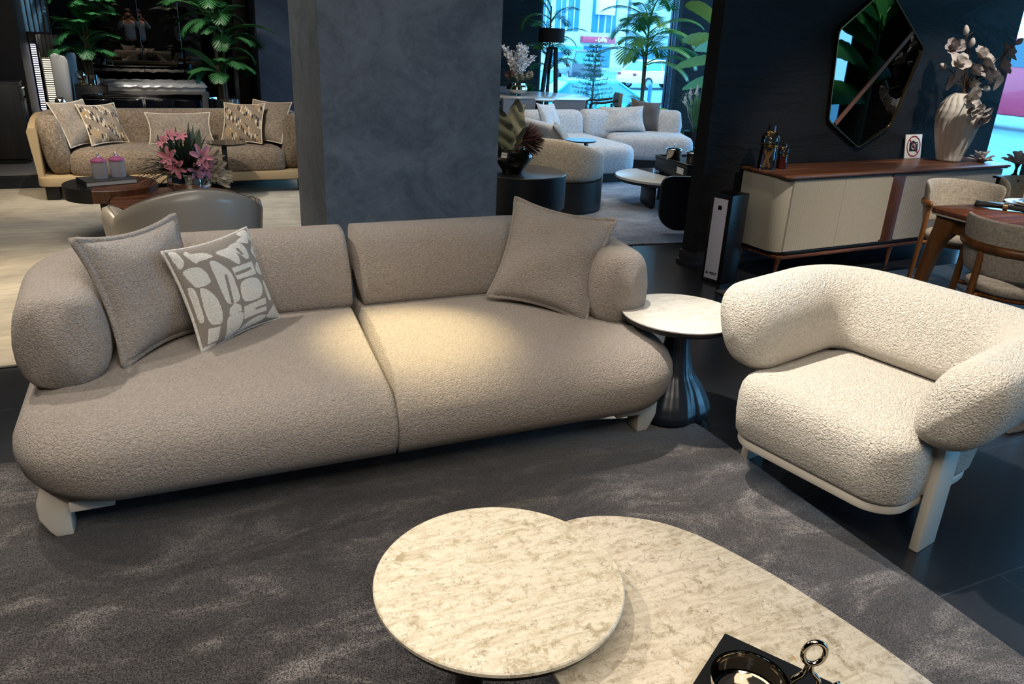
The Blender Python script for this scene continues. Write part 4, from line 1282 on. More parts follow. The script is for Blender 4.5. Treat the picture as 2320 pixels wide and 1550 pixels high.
def tableware():
    # black napkin rolled through a gold ring
    t = thing('napkin', 'black cloth napkin gathered through a ring on the teak table', 'napkin', (4.56, 2.88, TZ), -62)
    b = B()
    rings = []
    for i in range(15):
        u = i / 14; x = -0.16 + 0.36 * u
        w = 0.012 + 0.036 * abs(u - 0.42) ** 0.9 * 2 + 0.006 * math.sin(i * 1.9)
        h = 0.012 + 0.010 * abs(u - 0.42)
        rings.append([(x + 0.006 * math.sin(3 * a + i), w * math.cos(a) * (1 + 0.15 * math.sin(4 * a + i * 0.7)), 0.016 + h * math.sin(a)) for a in [2 * PI * k / 18 for k in range(18)]])
    b.loft(rings).build('cloth', simple('black_linen', '#15130f', 0.85, bump=0.3, bscale=200), t, angle=180)
    t2 = thing('napkin_ring', 'pale gold ring holding the black napkin', 'napkin ring', (4.56, 2.88, TZ), -62)
    B().lathe([(0.019, -0.012), (0.0225, -0.012), (0.0225, 0.012), (0.019, 0.012), (0.019, -0.012)], n=28, M=Matrix.Rotation(PI / 2, 4, 'Y')).build('band', simple('pale_gold', '#c9b48a', 0.25, 1.0), t2, loc=(-0.005, 0, 0.021))
    px, py = 4.87, 2.93
    t = thing('plate', 'large white dinner plate beneath the smaller plates on the teak table', 'plate', (px, py, TZ))
    B().lathe([(0, 0), (0.09, 0), (0.10, 0.004), (0.145, 0.014), (0.146, 0.017), (0.10, 0.008), (0, 0.007)], n=56).build('body', M_WHITE, t)
    t = thing('plate', 'small white side plate stacked under the cup', 'plate', (px + 0.01, py, TZ + 0.0085))
    B().lathe([(0, 0), (0.07, 0), (0.08, 0.004), (0.105, 0.013), (0.106, 0.016), (0.08, 0.008), (0, 0.007)], n=48).build('body', M_WHITE, t)
    t = thing('cup', 'white straight-sided cup on the plates at the right frame edge', 'cup', (px + 0.02, py + 0.01, TZ + 0.0165))
    B().lathe([(0, 0), (0.045, 0), (0.052, 0.006), (0.056, 0.03), (0.058, 0.07), (0.055, 0.07), (0.052, 0.03), (0.045, 0.01), (0, 0.008)], n=48).build('body', simple('ivory', '#d8d4c4', 0.3), t)
    for i, (lx, ly) in enumerate(((4.70, 3.0), (4.73, 2.99))):
        t = thing('cutlery', ['blue-tinted steel knife lying left of the white plate', 'steel fork lying beside the knife by the white plate'][i], 'cutlery', (lx, ly, TZ), -66)
        B().box((0, 0, 0.003), (0.20, 0.010, 0.004), 0.0015).box((0.075, 0, 0.0035), (0.07, 0.018, 0.003), 0.001).build('blade', M_CHROME, t)
tableware()
t = thing('pedestal', 'slim black pedestal carrying the tall coral flower beyond the dining chairs', 'pedestal', (5.88, 3.72, 0.0))
B().box((0, 0, 0.37), (0.16, 0.16, 0.74), 0.004).build('column', M_BLACK, t)
B().box((0, 0, 0.748), (0.2, 0.2, 0.016), 0.003).build('top', M_BLACK, t)
coral('tall grey coral flower ornament on the slim black pedestal beyond the dining chairs', 5.88, 3.72, 0.757, 0.115, 8, 0.1)
# ================================================================ left background: tweed sofa group
M_TWEED = weave('brown_tweed', '#7a6c5c', '#54483c', '#a19382', 95, 0.5)
M_TWEEDP = weave('greige_tweed', '#8c8174', '#6b6054', '#a89d8f', 110, 0.4)
M_CREAML = simple('cream_leather', '#b09b78', 0.42, bump=0.05, bscale=80)
M_PIPE = simple('pale_piping', '#cfc6b4', 0.7)
def tweed_sofa():
    t = thing('sofa', 'long brown tweed sofa in a cream leather shell behind the drum tables', 'sofa', (-0.93, 8.04, 0.014))
    W, D = 2.46, 1.0
    # leather shell: low tray with wrap-round sides
    tray = rrect(0, 0, W, D, [0.10, 0.10, 0.2, 0.2], 8)
    B().prism(tray, 0.13, 0.215, bev=0.012).build('shell_base', M_CREAML, t)
    path = densify([(0.035, 0.05), (0.035, 0.75)] + arc(0.235, 0.75, 0.2, 180, 90, 10) + [(W - 0.235, 0.95)] + arc(W - 0.235, 0.75, 0.2, 90, 0, 10) + [(W - 0.035, 0.05)], 0.04)
    b = B(); rings = []; P = [Vector(p) for p in path]; L = len(P); d = [0]
    for i in range(L - 1): d.append(d[-1] + (P[i + 1] - P[i]).length)
    for i in range(L):
        tg = (P[min(i + 1, L - 1)] - P[max(i - 1, 0)]).normalized(); nr = Vector((-tg.y, tg.x))
        e = min(d[i], d[-1] - d[i]); top = 0.70 - 0.06 * max(0, 1 - e / 0.5) ** 2
        fl = 0.03
        ring = []
        for (x, z) in ((-0.02, 0.2), (-0.022, top - 0.02), (-0.01, top), (0.012 + fl, top), (0.026 + fl, top - 0.03), (0.03, 0.3), (0.024, 0.2)):
            ring.append((P[i].x + nr.x * x, P[i].y + nr.y * x, z))
        rings.append(ring)
    b.loft(rings).build('shell', M_CREAML, t, angle=50)
    # upholstery: arms + back as one thick lining, long seat cushion
    pin = densify([(0.165, 0.07), (0.165, 0.62)] + arc(0.365, 0.62, 0.2, 180, 90, 10) + [(W - 0.365, 0.82)] + arc(W - 0.365, 0.62, 0.2, 90, 0, 10) + [(W - 0.165, 0.07)], 0.04)
    b = sweep_bolster(B(), pin, 0.21, 0.52, 0.475, p=3.6, lean=0.035, ecap=0.10, n=32)
    b.build('upholstery', M_TWEED, t, angle=180)
    seat = rrect(0.27, 0.02, W - 0.27, 0.74, [0.12, 0.12, 0.1, 0.1], 8)
    cushion_from_outline(B(), seat, [(0.02, 0.21), (0.0, 0.24), (0.0, 0.34), (0.012, 0.385), (0.04, 0.415), (0.09, 0.43), (0.15, 0.435)], 220, 0.012).build('seat_cushion', M_TWEED, t, angle=180)
    for x in (0.10, W - 0.10):
        for y in (0.13, D - 0.13):
            B().box((x, y, 0.065), (0.11, 0.11, 0.13), 0.004).build('leg', M_BLACK, t)
    B().box((W / 2, 0.55, 0.115), (W - 0.5, 0.5, 0.03)).build('underframe', M_BLACK, t)
tweed_sofa()
def brick_pattern():
    """woven blocks of short cream, tan and black dashes in triangles"""
    m, nt, bs, out = new_mat('dash_weave')
    v = mapping(nt, (1, 1, 1)); sp = nt.nodes.new('ShaderNodeSeparateXYZ'); nt.links.new(v, sp.inputs[0])
    cb = nt.nodes.new('ShaderNodeCombineXYZ'); nt.links.new(sp.outputs[2], cb.inputs[0]); nt.links.new(sp.outputs[0], cb.inputs[1])
    br = nt.nodes.new('ShaderNodeTexBrick'); br.inputs['Scale'].default_value = 1; br.inputs['Brick Width'].default_value = 0.048; br.inputs['Row Height'].default_value = 0.019; br.inputs['Mortar Size'].default_value = 0.004
    br.inputs['Color1'].default_value = (0, 0, 0, 1); br.inputs['Color2'].default_value = (1, 1, 1, 1); br.inputs['Mortar'].default_value = (0.5, 0.5, 0.5, 1)
    nt.links.new(cb.outputs[0], br.inputs['Vector'])
    r = ramp(nt, [(0.0, '#181922'), (0.28, '#231f1f'), (0.33, '#a98d63'), (0.62, '#7a6a55'), (0.66, '#d6cdbb'), (1.0, '#e2dccf')], 'CONSTANT'); nt.links.new(br.outputs[0], r.inputs[0])
    # triangular plain areas
    tri = nt.nodes.new('ShaderNodeTexWave'); tri.wave_type = 'BANDS'; tri.wave_profile = 'TRI'; tri.inputs['Scale'].default_value = 2.4; tri.inputs['Distortion'].default_value = 0
    v2 = mapping(nt, (1, 1, 1), (0, 50, 0)); nt.links.new(v2, tri.inputs['Vector'])
    mk = ramp(nt, [(0.0, (0, 0, 0, 1)), (0.6, (0, 0, 0, 1)), (0.61, (1, 1, 1, 1))], 'CONSTANT'); nt.links.new(tri.outputs[0], mk.inputs[0])
    c = mixc(nt, mk.outputs[0], r.outputs[0], '#897c6c')
    mt = mixc(nt, br.outputs[1], c, '#897c6c')
    nt.links.new(mt, bs.inputs['Base Color']); bs.inputs['Roughness'].default_value = 0.9
    return m
M_DASH = brick_pattern()
pillow('throw_pillow', 'plain tweed pillow against the left arm of the tweed sofa', (-0.50, 8.38, 0.462), 52, 25, 0, 0.44, 0.43, 0.13, M_TWEEDP, M_PIPE, 0.006, 'pillows on the tweed sofa', 11)
pillow('throw_pillow', 'dash-patterned pillow second from the left on the tweed sofa', (-0.31, 8.44, 0.462), 40, 23, -1, 0.41, 0.39, 0.11, M_DASH, M_PIPE, 0.006, 'pillows on the tweed sofa', 12)
pillow('throw_pillow', 'long plain lumbar pillow in the middle of the tweed sofa', (0.32, 8.40, 0.462), 3, 25, 0, 0.60, 0.31, 0.11, M_TWEEDP, M_PIPE, 0.006, 'pillows on the tweed sofa', 13)
pillow('throw_pillow', 'plain tweed pillow in the right corner of the tweed sofa by the pillar', (1.08, 8.42, 0.462), -44, 29, 0, 0.47, 0.45, 0.12, M_TWEEDP, M_PIPE, 0.006, 'pillows on the tweed sofa', 15)
pillow('throw_pillow', 'dash-patterned pillow in front of the right corner pillow of the tweed sofa', (0.87, 8.36, 0.462), -27, 27, 1, 0.42, 0.42, 0.11, M_DASH, M_PIPE, 0.006, 'pillows on the tweed sofa', 14)

def drum_tables():
    t = thing('coffee_table', 'round walnut and black drum table holding the book and pink-lidded jars', 'coffee table', (-0.285, 6.62, 0.014))
    z0, z1, r = 0.31, 0.405, 0.325
    B().lathe([(0, z0), (r - 0.006, z0), (r, z0 + 0.006), (r, z1 - 0.006), (r - 0.006, z1), (0, z1)], n=72).build('drum_top', M_WALNUTZ, t)
    # black segment cap on the left
    poly = [(r * 1.006 * math.cos(a), r * 1.006 * math.sin(a)) for a in [math.radians(112 + 136 * k / 30) for k in range(31)]]
    B().prism(poly, z0 - 0.002, z1 + 0.002).build('black_segment', M_BLACK, t)
    B().box((-0.04, -0.02, z0 / 2), (0.10, 0.10, z0), 0.003).build('leg', M_BLACK, t)
    B().box((0.14, 0.14, z0 / 2), (0.10, 0.10, z0), 0.003).build('leg', M_BLACK, t)
    B().box((-0.06, -0.0715, 0.19), (0.035, 0.002, 0.10)).build('price_tag', M_WHITE, t)
    t = thing('coffee_table', 'low round walnut table carrying the silver flower bowl', 'coffee table', (0.16, 6.18, 0.014))
    B().lathe([(0, 0.33), (0.44, 0.33), (0.452, 0.34), (0.452, 0.35), (0.44, 0.358), (0, 0.358)], n=80).build('top', M_WALNUT, t)
    B().lathe([(0.456, 0.322), (0.462, 0.322), (0.462, 0.352), (0.456, 0.352), (0.456, 0.322)], n=80).build('rim', M_BLACK, t)
    B().lathe([(0.16, 0), (0.17, 0.01), (0.17, 0.33)], n=40).build('base', M_BLACK, t)
drum_tables()
def table_things():
    t = thing('book', 'large dark-covered book under the pink-lidded jars', 'book', (-0.31, 6.63, 0.421), 18)
    B().box((0, 0, 0.034), (0.36, 0.25, 0.004)).box((0, 0, 0.002), (0.36, 0.25, 0.004)).box((-0.178, 0, 0.018), (0.004, 0.25, 0.036)).build('cover', simple('grey_jacket', '#3b3d40', 0.4), t)
    B().box((0.002, -0.002, 0.018), (0.352, 0.242, 0.028)).build('pages', simple('pages_blue_white', '#c4cbd2', 0.8), t)
    pk = simple('pink_lacquer', '#b0608c', 0.35); cg = frosted('cut_glass', '#b9bfd0', 0.55)
    for x, y, w in ((-0.345, 6.61, 'left'), (-0.225, 6.66, 'right')):
        t = thing('jar', w + ' one of two cut-glass jars with pink lids on the book', 'jar', (x, y, 0.4575), 0, 'pink-lidded jars on the drum table')
        def dia(a, r, z): return r * (1 + 0.035 * (abs(math.sin(9 * a + z * 90)) + abs(math.sin(9 * a - z * 90)) - 1)) if 0.01 < z < 0.12 else r, z
        prof = [(0, 0), (0.05, 0)] + [(0.053, 0.005 + 0.115 * k / 14) for k in range(15)] + [(0.05, 0.122)]
        B().lathe(prof, n=72, fn=dia).build('glass', cg, t, angle=20)
        B().lathe([(0.054, 0.122), (0.057, 0.126), (0.055, 0.136), (0.03, 0.15), (0.012, 0.158), (0, 0.16)], n=32).build('lid', pk, t)
        B().lathe([(0.008, 0.157), (0.006, 0.165), (0.013, 0.176), (0.006, 0.188), (0.0, 0.197)], n=14).build('knob', M_CHROME, t)
table_things()

def leafb(b, p, d, nrm, L, W, curl=0.0, m=0, n=4):
    """slim pointed leaf"""
    d = d.normalized(); nrm = (nrm - d * nrm.dot(d)).normalized(); w = d.cross(nrm)
    vs = []; fs = []
    for i in range(n + 1):
        u = i / n; ww = W * math.sin(PI * (0.06 + 0.94 * u)) ** 0.8 * 0.5 if u < 1 else 0.0005
        q = p + d * (L * u) + nrm * (curl * L * u * u)
        vs += [q - w * ww, q + nrm * (-0.15 * ww), q + w * ww]
    for i in range(n):
        a = i * 3
        fs += [(a, a + 3, a + 4, a + 1), (a + 1, a + 4, a + 5, a + 2)]
    b.add(vs, fs, m)
def lily(b, c, up, r, rnd):
    up = up.normalized(); a0 = up.orthogonal().normalized(); a1 = up.cross(a0)
    for k in range(6):
        a = 2 * PI * k / 6 + rnd.uniform(-0.15, 0.15); d = a0 * math.cos(a) + a1 * math.sin(a)
        petal(b, c - up * r * 0.3, up * 0.55 + d * 0.85, -(d * 0.55 - up * 0.85) * 1.0, r * 1.35, r * (0.62 if k % 2 else 0.5), 0.15, -0.28)
def bouquet():
    rnd = random.Random(21)
    cx, cy, cz = 0.262, 6.40, 0.373
    t = thing('bowl', 'two-tone mirrored silver bowl holding the pink lily arrangement', 'vase', (cx, cy, cz))
    B().lathe([(0, 0), (0.07, 0), (0.11, 0.012), (0.148, 0.035), (0.157, 0.05)], n=56).build('lower_body', simple('pearl_enamel', '#c9c6cf', 0.2, 0.3), t)
    B().lathe([(0.157, 0.0502), (0.159, 0.06), (0.157, 0.10), (0.150, 0.14), (0.151, 0.15), (0.144, 0.15), (0.143, 0.10), (0.12, 0.09)], n=56).build('upper_body', M_CHROME, t)
    t = thing('flower_arrangement', 'pink lilies with grasses and eucalyptus in the silver bowl', 'flowers', (cx, cy, cz))
    O = Vector((0, 0, 0.14))
    g = B()
    for i in range(150):
        a = rnd.uniform(0, 2 * PI); e = rnd.uniform(0.05, 1.4)
        d = Vector((math.cos(a) * math.cos(e), math.sin(a) * math.cos(e), math.sin(e)))
        leafb(g, O + d * 0.05, d, Vector((0, 0, 1)) + Vector((rnd.uniform(-1, 1), rnd.uniform(-1, 1), 0)), rnd.uniform(0.14, 0.30), rnd.uniform(0.015, 0.04), rnd.uniform(-0.3, 0.1))
    g.build('foliage', simple('dark_foliage', '#2c3a2c', 0.7), t, angle=180)
    g = B()
    for i in range(26):
        a = rnd.uniform(2.3, 4.1); e = rnd.uniform(-0.35, 0.35)
        d = Vector((math.cos(a) * math.cos(e), math.sin(a) * math.cos(e), math.sin(e)))
        g.tube(bez(O, O + d * 0.12 + Vector((0, 0, 0.05)), O + d * 0.25 + Vector((0, 0, 0.04)), O + d * 0.36 + Vector((0, 0, -0.05 * rnd.random())), 6), 0.0022, 5)
    g.build('dark_grass', simple('dark_grass', '#2b211d', 0.8), t, angle=180)
    lilies = [((-0.13, -0.1, 0.13), (-0.5, -0.8, 0.2), 0.065), ((-0.09, -0.14, 0.06), (-0.2, -0.9, 0.05), 0.06), ((0.10, -0.13, 0.14), (0.4, -0.8, 0.35), 0.075), ((0.13, -0.12, 0.05), (0.5, -0.8, -0.1), 0.06), ((0.05, -0.16, 0.04), (0.1, -1, -0.05), 0.05), ((-0.10, -0.02, 0.28), (-0.4, -0.5, 0.7), 0.05), ((-0.03, -0.06, 0.28), (0, -0.5, 0.9), 0.045), ((-0.16, -0.05, 0.24), (-0.6, -0.5, 0.4), 0.04)]
    mp = simple('lily_pink', '#cf8496', 0.6); mp2 = simple('lily_orchid', '#c993b8', 0.6)
    for i, (p, u, r) in enumerate(lilies):
        b = B(); lily(b, O + Vector(p), Vector(u), r, rnd); b.build('lily', mp2 if i in (3, 4) else mp, t, angle=180)
    g = B()
    for i in range(40):
        a = rnd.uniform(-0.6, 0.9); d = Vector((math.cos(a) * 0.8, -0.35, math.sin(a)))
        leafb(g, O + Vector((0.1, -0.06, 0.02)) + d * rnd.uniform(0.02, 0.16), d + Vector((rnd.uniform(-.5, .5), rnd.uniform(-.5, .5), rnd.uniform(-.5, .3))), Vector((0, -1, 0.3)), rnd.uniform(0.06, 0.12), rnd.uniform(0.02, 0.04), 0.1)
    g.build('pale_leaves', simple('pale_fern', '#9d978a', 0.8), t, angle=180)
    g = B()
    for x, y, L, w in ((0.10, -0.02, 0.26, 0.06), (-0.06, 0.0, 0.27, 0.035), (0.03, 0.02, 0.30, 0.03), (0.06, 0.03, 0.28, 0.03), (-0.2, 0.02, 0.22, 0.05)):
        leafb(g, O + Vector((x * 0.6, y, 0.08)), Vector((x, y * 0.5, 0.6)), Vector((0.2, -1, 0)), L, w, 0.1)
    g.build('tall_leaf', simple('sage_leaf', '#7f8a70', 0.7), t, angle=180)
    g = B(); rnd2 = random.Random(5)
    for i in range(60):
        d = Vector((rnd2.gauss(0, 1), rnd2.gauss(0, 1) - 0.6, rnd2.gauss(0, 1))).normalized()
        leafb(g, O + Vector((0.02, -0.12, 0.09)) + d * 0.02, d, Vector((0.3, 0.2, 1)), 0.06, 0.018, 0.3)
    g.build('dark_cone', simple('dark_protea', '#1d1513', 0.8), t, angle=180)
bouquet()

def swivel_chair():
    t = thing('armchair', 'taupe grey leather tub chair seen from behind between the sofa and pillar', 'armchair', (0.17, 4.72, 0.014), 6)
    mm = simple('taupe_leather', '#9a948b', 0.3, spec=0.5)
    r = 0.36; rings = []; N = 90
    def crown(dv):
        a = 0.755 - 0.20 * (1 - math.cos(math.radians(min(dv, 88)))) ** 0.9
        return a if dv < 84 else max(0.53, 0.545 + 0.055 * (1 - ((dv - 108) / 22) ** 2))
    for i in range(N + 1):
        a = math.radians(-90 + (i / N - 0.5) * 290)
        dv = abs(i / N - 0.5) * 290
        top = crown(dv)
        e = (145 - dv) / 8; s = 1 if e > 1 else max(1 - (1 - e) ** 2, 0.01) ** 0.5
        th = 0.055 * max(s, 0.1)
        ring = []
        prof = [(0.0, 0.22), (0.03, 0.36), (0.045, top - 0.06), (0.035, top - 0.012), (0.01, top), (-0.025, top - 0.012), (-0.045, top - 0.06), (-0.05, 0.36), (-0.05, 0.24)]
        for (x, z) in prof:
            rr = r + (x - 0.0) * (0.3 + 0.7 * s) - 0.04 * max(0, (0.4 - z) / 0.2) ** 2
            fl_ = 1 + 0.16 * (0.5 - 0.5 * math.cos(PI * min(max((dv - 84) / 30, 0), 1)))
            ring.append((rr * fl_ * math.cos(a), rr * fl_ * math.sin(a) * 0.95, z))
        rings.append(ring)
    B().loft(rings).build('shell', mm, t, angle=180)
    B().lathe([(0, 0.22), (0.28, 0.22), (0.31, 0.26), (0.31, 0.40), (0.28, 0.44), (0, 0.45)], n=48).build('seat', mm, t, angle=180)
    B().lathe([(0.0, 0), (0.26, 0), (0.27, 0.012), (0.05, 0.03), (0.035, 0.22), (0, 0.22)], n=48).build('base', M_DKMETAL, t)
    # welt along the crown
    pts = []
    for i in range(4, N - 3):
        a = math.radians(-90 + (i / N - 0.5) * 290); dv = abs(i / N - 0.5) * 290
        top = crown(dv)
        fl_ = 1 + 0.16 * (0.5 - 0.5 * math.cos(PI * min(max((dv - 84) / 30, 0), 1)))
        pts.append(((r + 0.005) * fl_ * math.cos(a), (r + 0.005) * fl_ * math.sin(a) * 0.95, top + 0.001))
    B().tube(pts, 0.004, 6).build('welt', simple('grey_welt', '#6d6861', 0.4), t, angle=180)
swivel_chair()
def c_table(label, x, y, z, r, rz, px=0.1, mat=None, baseR=0.16):
    t = thing('side_table', label, 'side table', (x, y, 0.014), rz)
    B().lathe([(0, z - 0.016), (r - 0.01, z - 0.016), (r, z - 0.006), (r, z), (0, z)], n=56).build('top', mat or M_BLACKG, t)
    B().box((px, 0, z / 2), (0.045, 0.035, z - 0.016), 0.004).build('pole', M_BLACK, t)
    B().lathe([(0, 0), (baseR, 0), (baseR, 0.012), (0, 0.014)], n=40).build('base', M_BLACK, t, loc=(px * 0.6, 0, 0))
c_table('small black marble C-shaped table pulled up to the tweed sofa', 0.68, 7.77, 0.54, 0.18, 0, -0.03, simple('black_marble', '#111214', 0.15))

# ---------------------------------------------------------------- palms
def frond(b, base, az, elev, L, droop, nl=16, lw=0.022, ll=0.34, m=0):
    hd = Vector((math.cos(az), math.sin(az), 0)); up = Vector((0, 0, 1)); side = Vector((-hd.y, hd.x, 0))
    pts = []; N = 14
    for i in range(N + 1):
        u = i / N
        a = elev - droop * u * u
        pts.append(None)
    p = Vector(base); pts[0] = p.copy()
    for i in range(1, N + 1):
        u = i / N; a = elev - droop * u ** 1.4
        p = p + (hd * math.cos(a) + up * math.sin(a)) * (L / N); pts[i] = p.copy()
    b.tube(pts, [0.010 * (1 - 0.8 * i / N) + 0.002 for i in range(N + 1)], 5)
    for k in range(nl):
        u = 0.22 + 0.78 * k / (nl - 1)
        fi = u * N; i = min(int(fi), N - 1); q = pts[i].lerp(pts[i + 1], fi - i); tg = (pts[i + 1] - pts[i]).normalized()
        nrm = side.cross(tg); nrm = nrm if nrm.z > 0 else -nrm
        l = ll * math.sin(PI * (0.18 + 0.78 * (u - 0.22) / 0.78)) ** 0.7 * (L / 0.9)
        for sg in (-1, 1):
            d = tg * (0.55 + 0.5 * u) + side * sg * (1.0 - 0.45 * u) - up * 0.12
            leafb(b, q, d, nrm, l, lw * (L / 0.9) ** 0.5, -0.12, m, 3)
def palm(label, loc, stems, mat, seed, cat='plant', L=0.9, nl=16, name='potted_palm', soil=True, ll=0.34, lw=0.022):
    """stems: list of (dx, dy, height, n fronds)"""
    rnd = random.Random(seed)
    t = thing(name, label, cat, loc)
    ms = simple('palm_trunk', '#4d4432', 0.8)
    for (dx, dy, h, nf) in stems:
        top = Vector((dx * 1.8, dy * 1.8, h))
        B().tube(bez((dx, dy, 0), (dx, dy, h * 0.4), (dx * 1.5, dy * 1.5, h * 0.7), top, 8), [0.022, 0.021, 0.02, 0.02, 0.019, 0.018, 0.016, 0.014, 0.012], 8).build('trunk', ms, t)
        for i in range(nf):
            az = 2 * PI * i / nf + rnd.uniform(-0.4, 0.4)
            lev = i / max(nf - 1, 1)
            b = B()
            z = h * (0.62 + 0.38 * rnd.random()) if nf > 5 else h
            frond(b, top.lerp(Vector((dx, dy, 0)), 1 - z / h), az, rnd.uniform(0.45, 1.25), L * rnd.uniform(0.75, 1.1), rnd.uniform(1.0, 2.0), nl, lw, ll)
            b.build('frond', mat, t, angle=180)
    return t
M_PALM = simple('palm_green', '#2f7340', 0.45); M_PALMD = simple('palm_green_dark', '#2a6133', 0.5); M_PALMB = simple('palm_green_bright', '#5aa566', 0.45)
def planter(label, loc, r, h, mat, cat='planter', rz=0, taper=1.0):
    t = thing('planter', label, cat, loc, rz)
    B().lathe([(0, 0), (r * taper, 0), (r, h), (r - 0.012, h), (r - 0.015, h - 0.03)], n=48).build('pot', mat, t)
    B().lathe([(0, h - 0.03), (r - 0.016, h - 0.03)], n=32).build('soil', simple('soil', '#2a2119', 0.9), t)
    return t
def plinth(label, x0, y0, x1, y1, z, mat):
    t = thing('plinth', label, 'plinth', ((x0 + x1) / 2, (y0 + y1) / 2, 0))
    B().box((0, 0, z / 2), (x1 - x0, y1 - y0, z), 0.004).build('body', mat, t)
    B().box((0, 0, 0.02), (x1 - x0 + 0.01, y1 - y0 + 0.01, 0.04), 0.002).build('skirting', M_BLACKG, t)
    B().box((0, 0, z + 0.004), (x1 - x0 + 0.012, y1 - y0 + 0.012, 0.008), 0.002).build('top', M_BLACKG, t)
plinth('dark bedside cabinet carrying the left silver palm planter', -0.73, 11.42, -0.36, 11.74, 0.78, simple('dark_oak_veneer', '#16171b', 0.3))
planter('small polished silver planter on the dark bedside cabinet', (-0.55, 11.58, 0.788), 0.10, 0.11, M_CHROME)
palm('bushy palm in the silver planter beside the white headboard', (-0.55, 11.58, 0.86), [(0.0, 0.0, 0.6, 14), (0.03, 0.02, 1.2, 18), (-0.03, 0.0, 0.3, 9)], M_PALM, 31, L=0.46, nl=18, ll=0.38, lw=0.028)
plinth('low black plinth behind the tweed sofa under the right silver planter', 0.68, 9.72, 1.10, 10.12, 0.60, M_BLACK)
planter('wide mirror-polished planter behind the tweed sofa', (0.88, 9.92, 0.608), 0.175, 0.155, M_CHROME)
palm('feathery dark palm in the mirror-polished planter behind the tweed sofa', (0.88, 9.92, 0.74), [(0.0, 0.0, 0.35, 13), (0.03, 0.03, 0.8, 14), (-0.03, 0.02, 1.25, 14)], M_PALMD, 33, L=0.54, nl=26, ll=0.34, lw=0.02)

# ---------------------------------------------------------------- bedroom corner
def wardrobe():
    t = thing('wardrobe', 'tall black mirror-glass wardrobe across the far left wall', 'wardrobe', (-0.62, 13.93, 0))
    W, Hh = 2.95, 3.2
    B().box((W / 2, 0.02, Hh / 2), (W, 0.06, Hh), 0.004).build('carcass', M_BLACK, t)
    mir = simple('black_mirror', '#65625f', 0.012, 1.0)
    xs = [0.0, 0.73, 1.30, 2.05, 2.95]
    for i in range(4):
        w = xs[i + 1] - xs[i] - 0.006
        o = B().box((w / 2, -0.02, 0), (w, 0.02, Hh - 0.02), 0.002).build('door', mir, t, loc=(xs[i] + 0.003, -0.022, Hh / 2), smooth=False)
        o.rotation_euler = (0, 0, math.radians([0.12, -0.43, 0.1, 0.0][i]))
wardrobe()
def bed():
    t = thing('bed', 'low bed with rumpled satin cover and tall white headboard', 'bed', (-0.93, 11.2, 0))
    B().prism(rrect(0.16, 0.9, 1.82, 1.75, 0.08), 0.12, 0.66, bev=0.02).build('base', simple('taupe_bed', '#6a6660', 0.6), t)
    def fn(u, v):
        x, y = 0.15 + 1.66 * u, 0.95 + 0.81 * v
        e = min(u, 1 - u) * 1.66; f = min(v, 1 - v) * 1.07
        k = min(e, f)
        z = 0.765 + 0.006 * math.sin(19 * x + 14 * y) * math.sin(23 * y + 2 * x) + 0.005 * math.sin(41 * x - 17 * y)
        if k < 0.05: z -= 0.05 * (1 - k / 0.05) ** 2
        return (x, y, z)
    b = B(); b.grid(fn, 60, 40)
    b.build('satin_cover', simple('satin', '#b9bcbf', 0.25, spec=0.8), t, angle=180)
    B().box((0.98, 1.35, 0.70), (1.6, 0.76, 0.10), 0.03).build('mattress', M_WHITE, t)
    B().prism([(0.0, 0.0), (0.15, 0.0), (0.175, 0.70), (0.155, 0.76), (0.05, 0.80), (0.0, 0.77)], 0.0, 1.8, bev=0.015, axis='y').build('headboard', simple('white_upholstery', '#d4d4d2', 0.6), t, loc=(0.0, 0, 0.36))
    for x, y in ((0.25, 1.0), (1.7, 1.0), (0.25, 1.65), (1.7, 1.65)): B().box((x, y, 0.06), (0.06, 0.06, 0.12)).build('leg', M_BLACK, t)
bed()
def console():
    t = thing('bench_chest', 'long black chest with gridded glossy front behind the tweed sofa', 'chest', (-0.62, 10.50, 0))
    W, D, z = 1.30, 0.42, 0.725
    B().box((W / 2, D / 2, z / 2), (W, D, z), 0.012).build('body', M_BLACKG, t)
    B().box((W / 2, D / 2, z + 0.006), (W + 0.02, D + 0.02, 0.012), 0.003).build('top', M_BLACKG, t)
    gm = simple('navy_gloss', '#0c0f16', 0.1)
    for i in range(4):
        for j in range(2):
            o = B().box((0, 0, 0), (W / 4 - 0.03, 0.018, z / 2 - 0.04), 0.008, seg=3).build('panel', gm, t, loc=(W / 4 * (i + 0.5), -0.006, z * (0.27 + 0.47 * j)))
    bar = simple('gunmetal', '#4a4b4d', 0.3, 1.0)
    for i in range(1, 4): B().box((W / 4 * i, -0.012, z / 2), (0.006, 0.01, z - 0.02)).build('trim_bar', bar, t)
    B().box((W / 2, -0.012, z * 0.80), (W, 0.01, 0.006)).build('trim_bar', bar, t)
console()
def chest():
    t = thing('drawer_chest', 'dark wood drawer chest at the far left edge', 'chest', (-2.45, 10.26, 0.01))
    W, D, z = 1.25, 0.33, 0.86
    dk = wood('smoked_oak', '#1b1815', '#26221e', '#332e29', 1.0, 'z', 0.45)
    B().box((W / 2, D / 2, z / 2 + 0.03), (W, D, z - 0.06), 0.004).build('body', dk, t)
    B().box((W / 2, D / 2, z + 0.008), (W + 0.015, D + 0.015, 0.016), 0.003).build('top', simple('grey_edge', '#4b4a48', 0.4), t)
    for i, (a, c) in enumerate(((0.10, 0.40), (0.42, 0.70), (0.71, 0.83))):
        d = B().box((0, 0, 0), (0.018, D - 0.03, c - a - 0.015), 0.003).build('drawer', simple('grey_lacquer', '#3f4245', 0.4), t, loc=(W + 0.008, D / 2, (a + c) / 2))
        B().box((0.012, 0, (c - a) / 2 - 0.02), (0.012, D - 0.05, 0.012)).build('pull', M_CHROME if i == 2 else M_BLACK, d)
    B().box((W / 2, D / 2, 0.03), (W - 0.1, D - 0.06, 0.06)).build('base', M_BLACK, t)
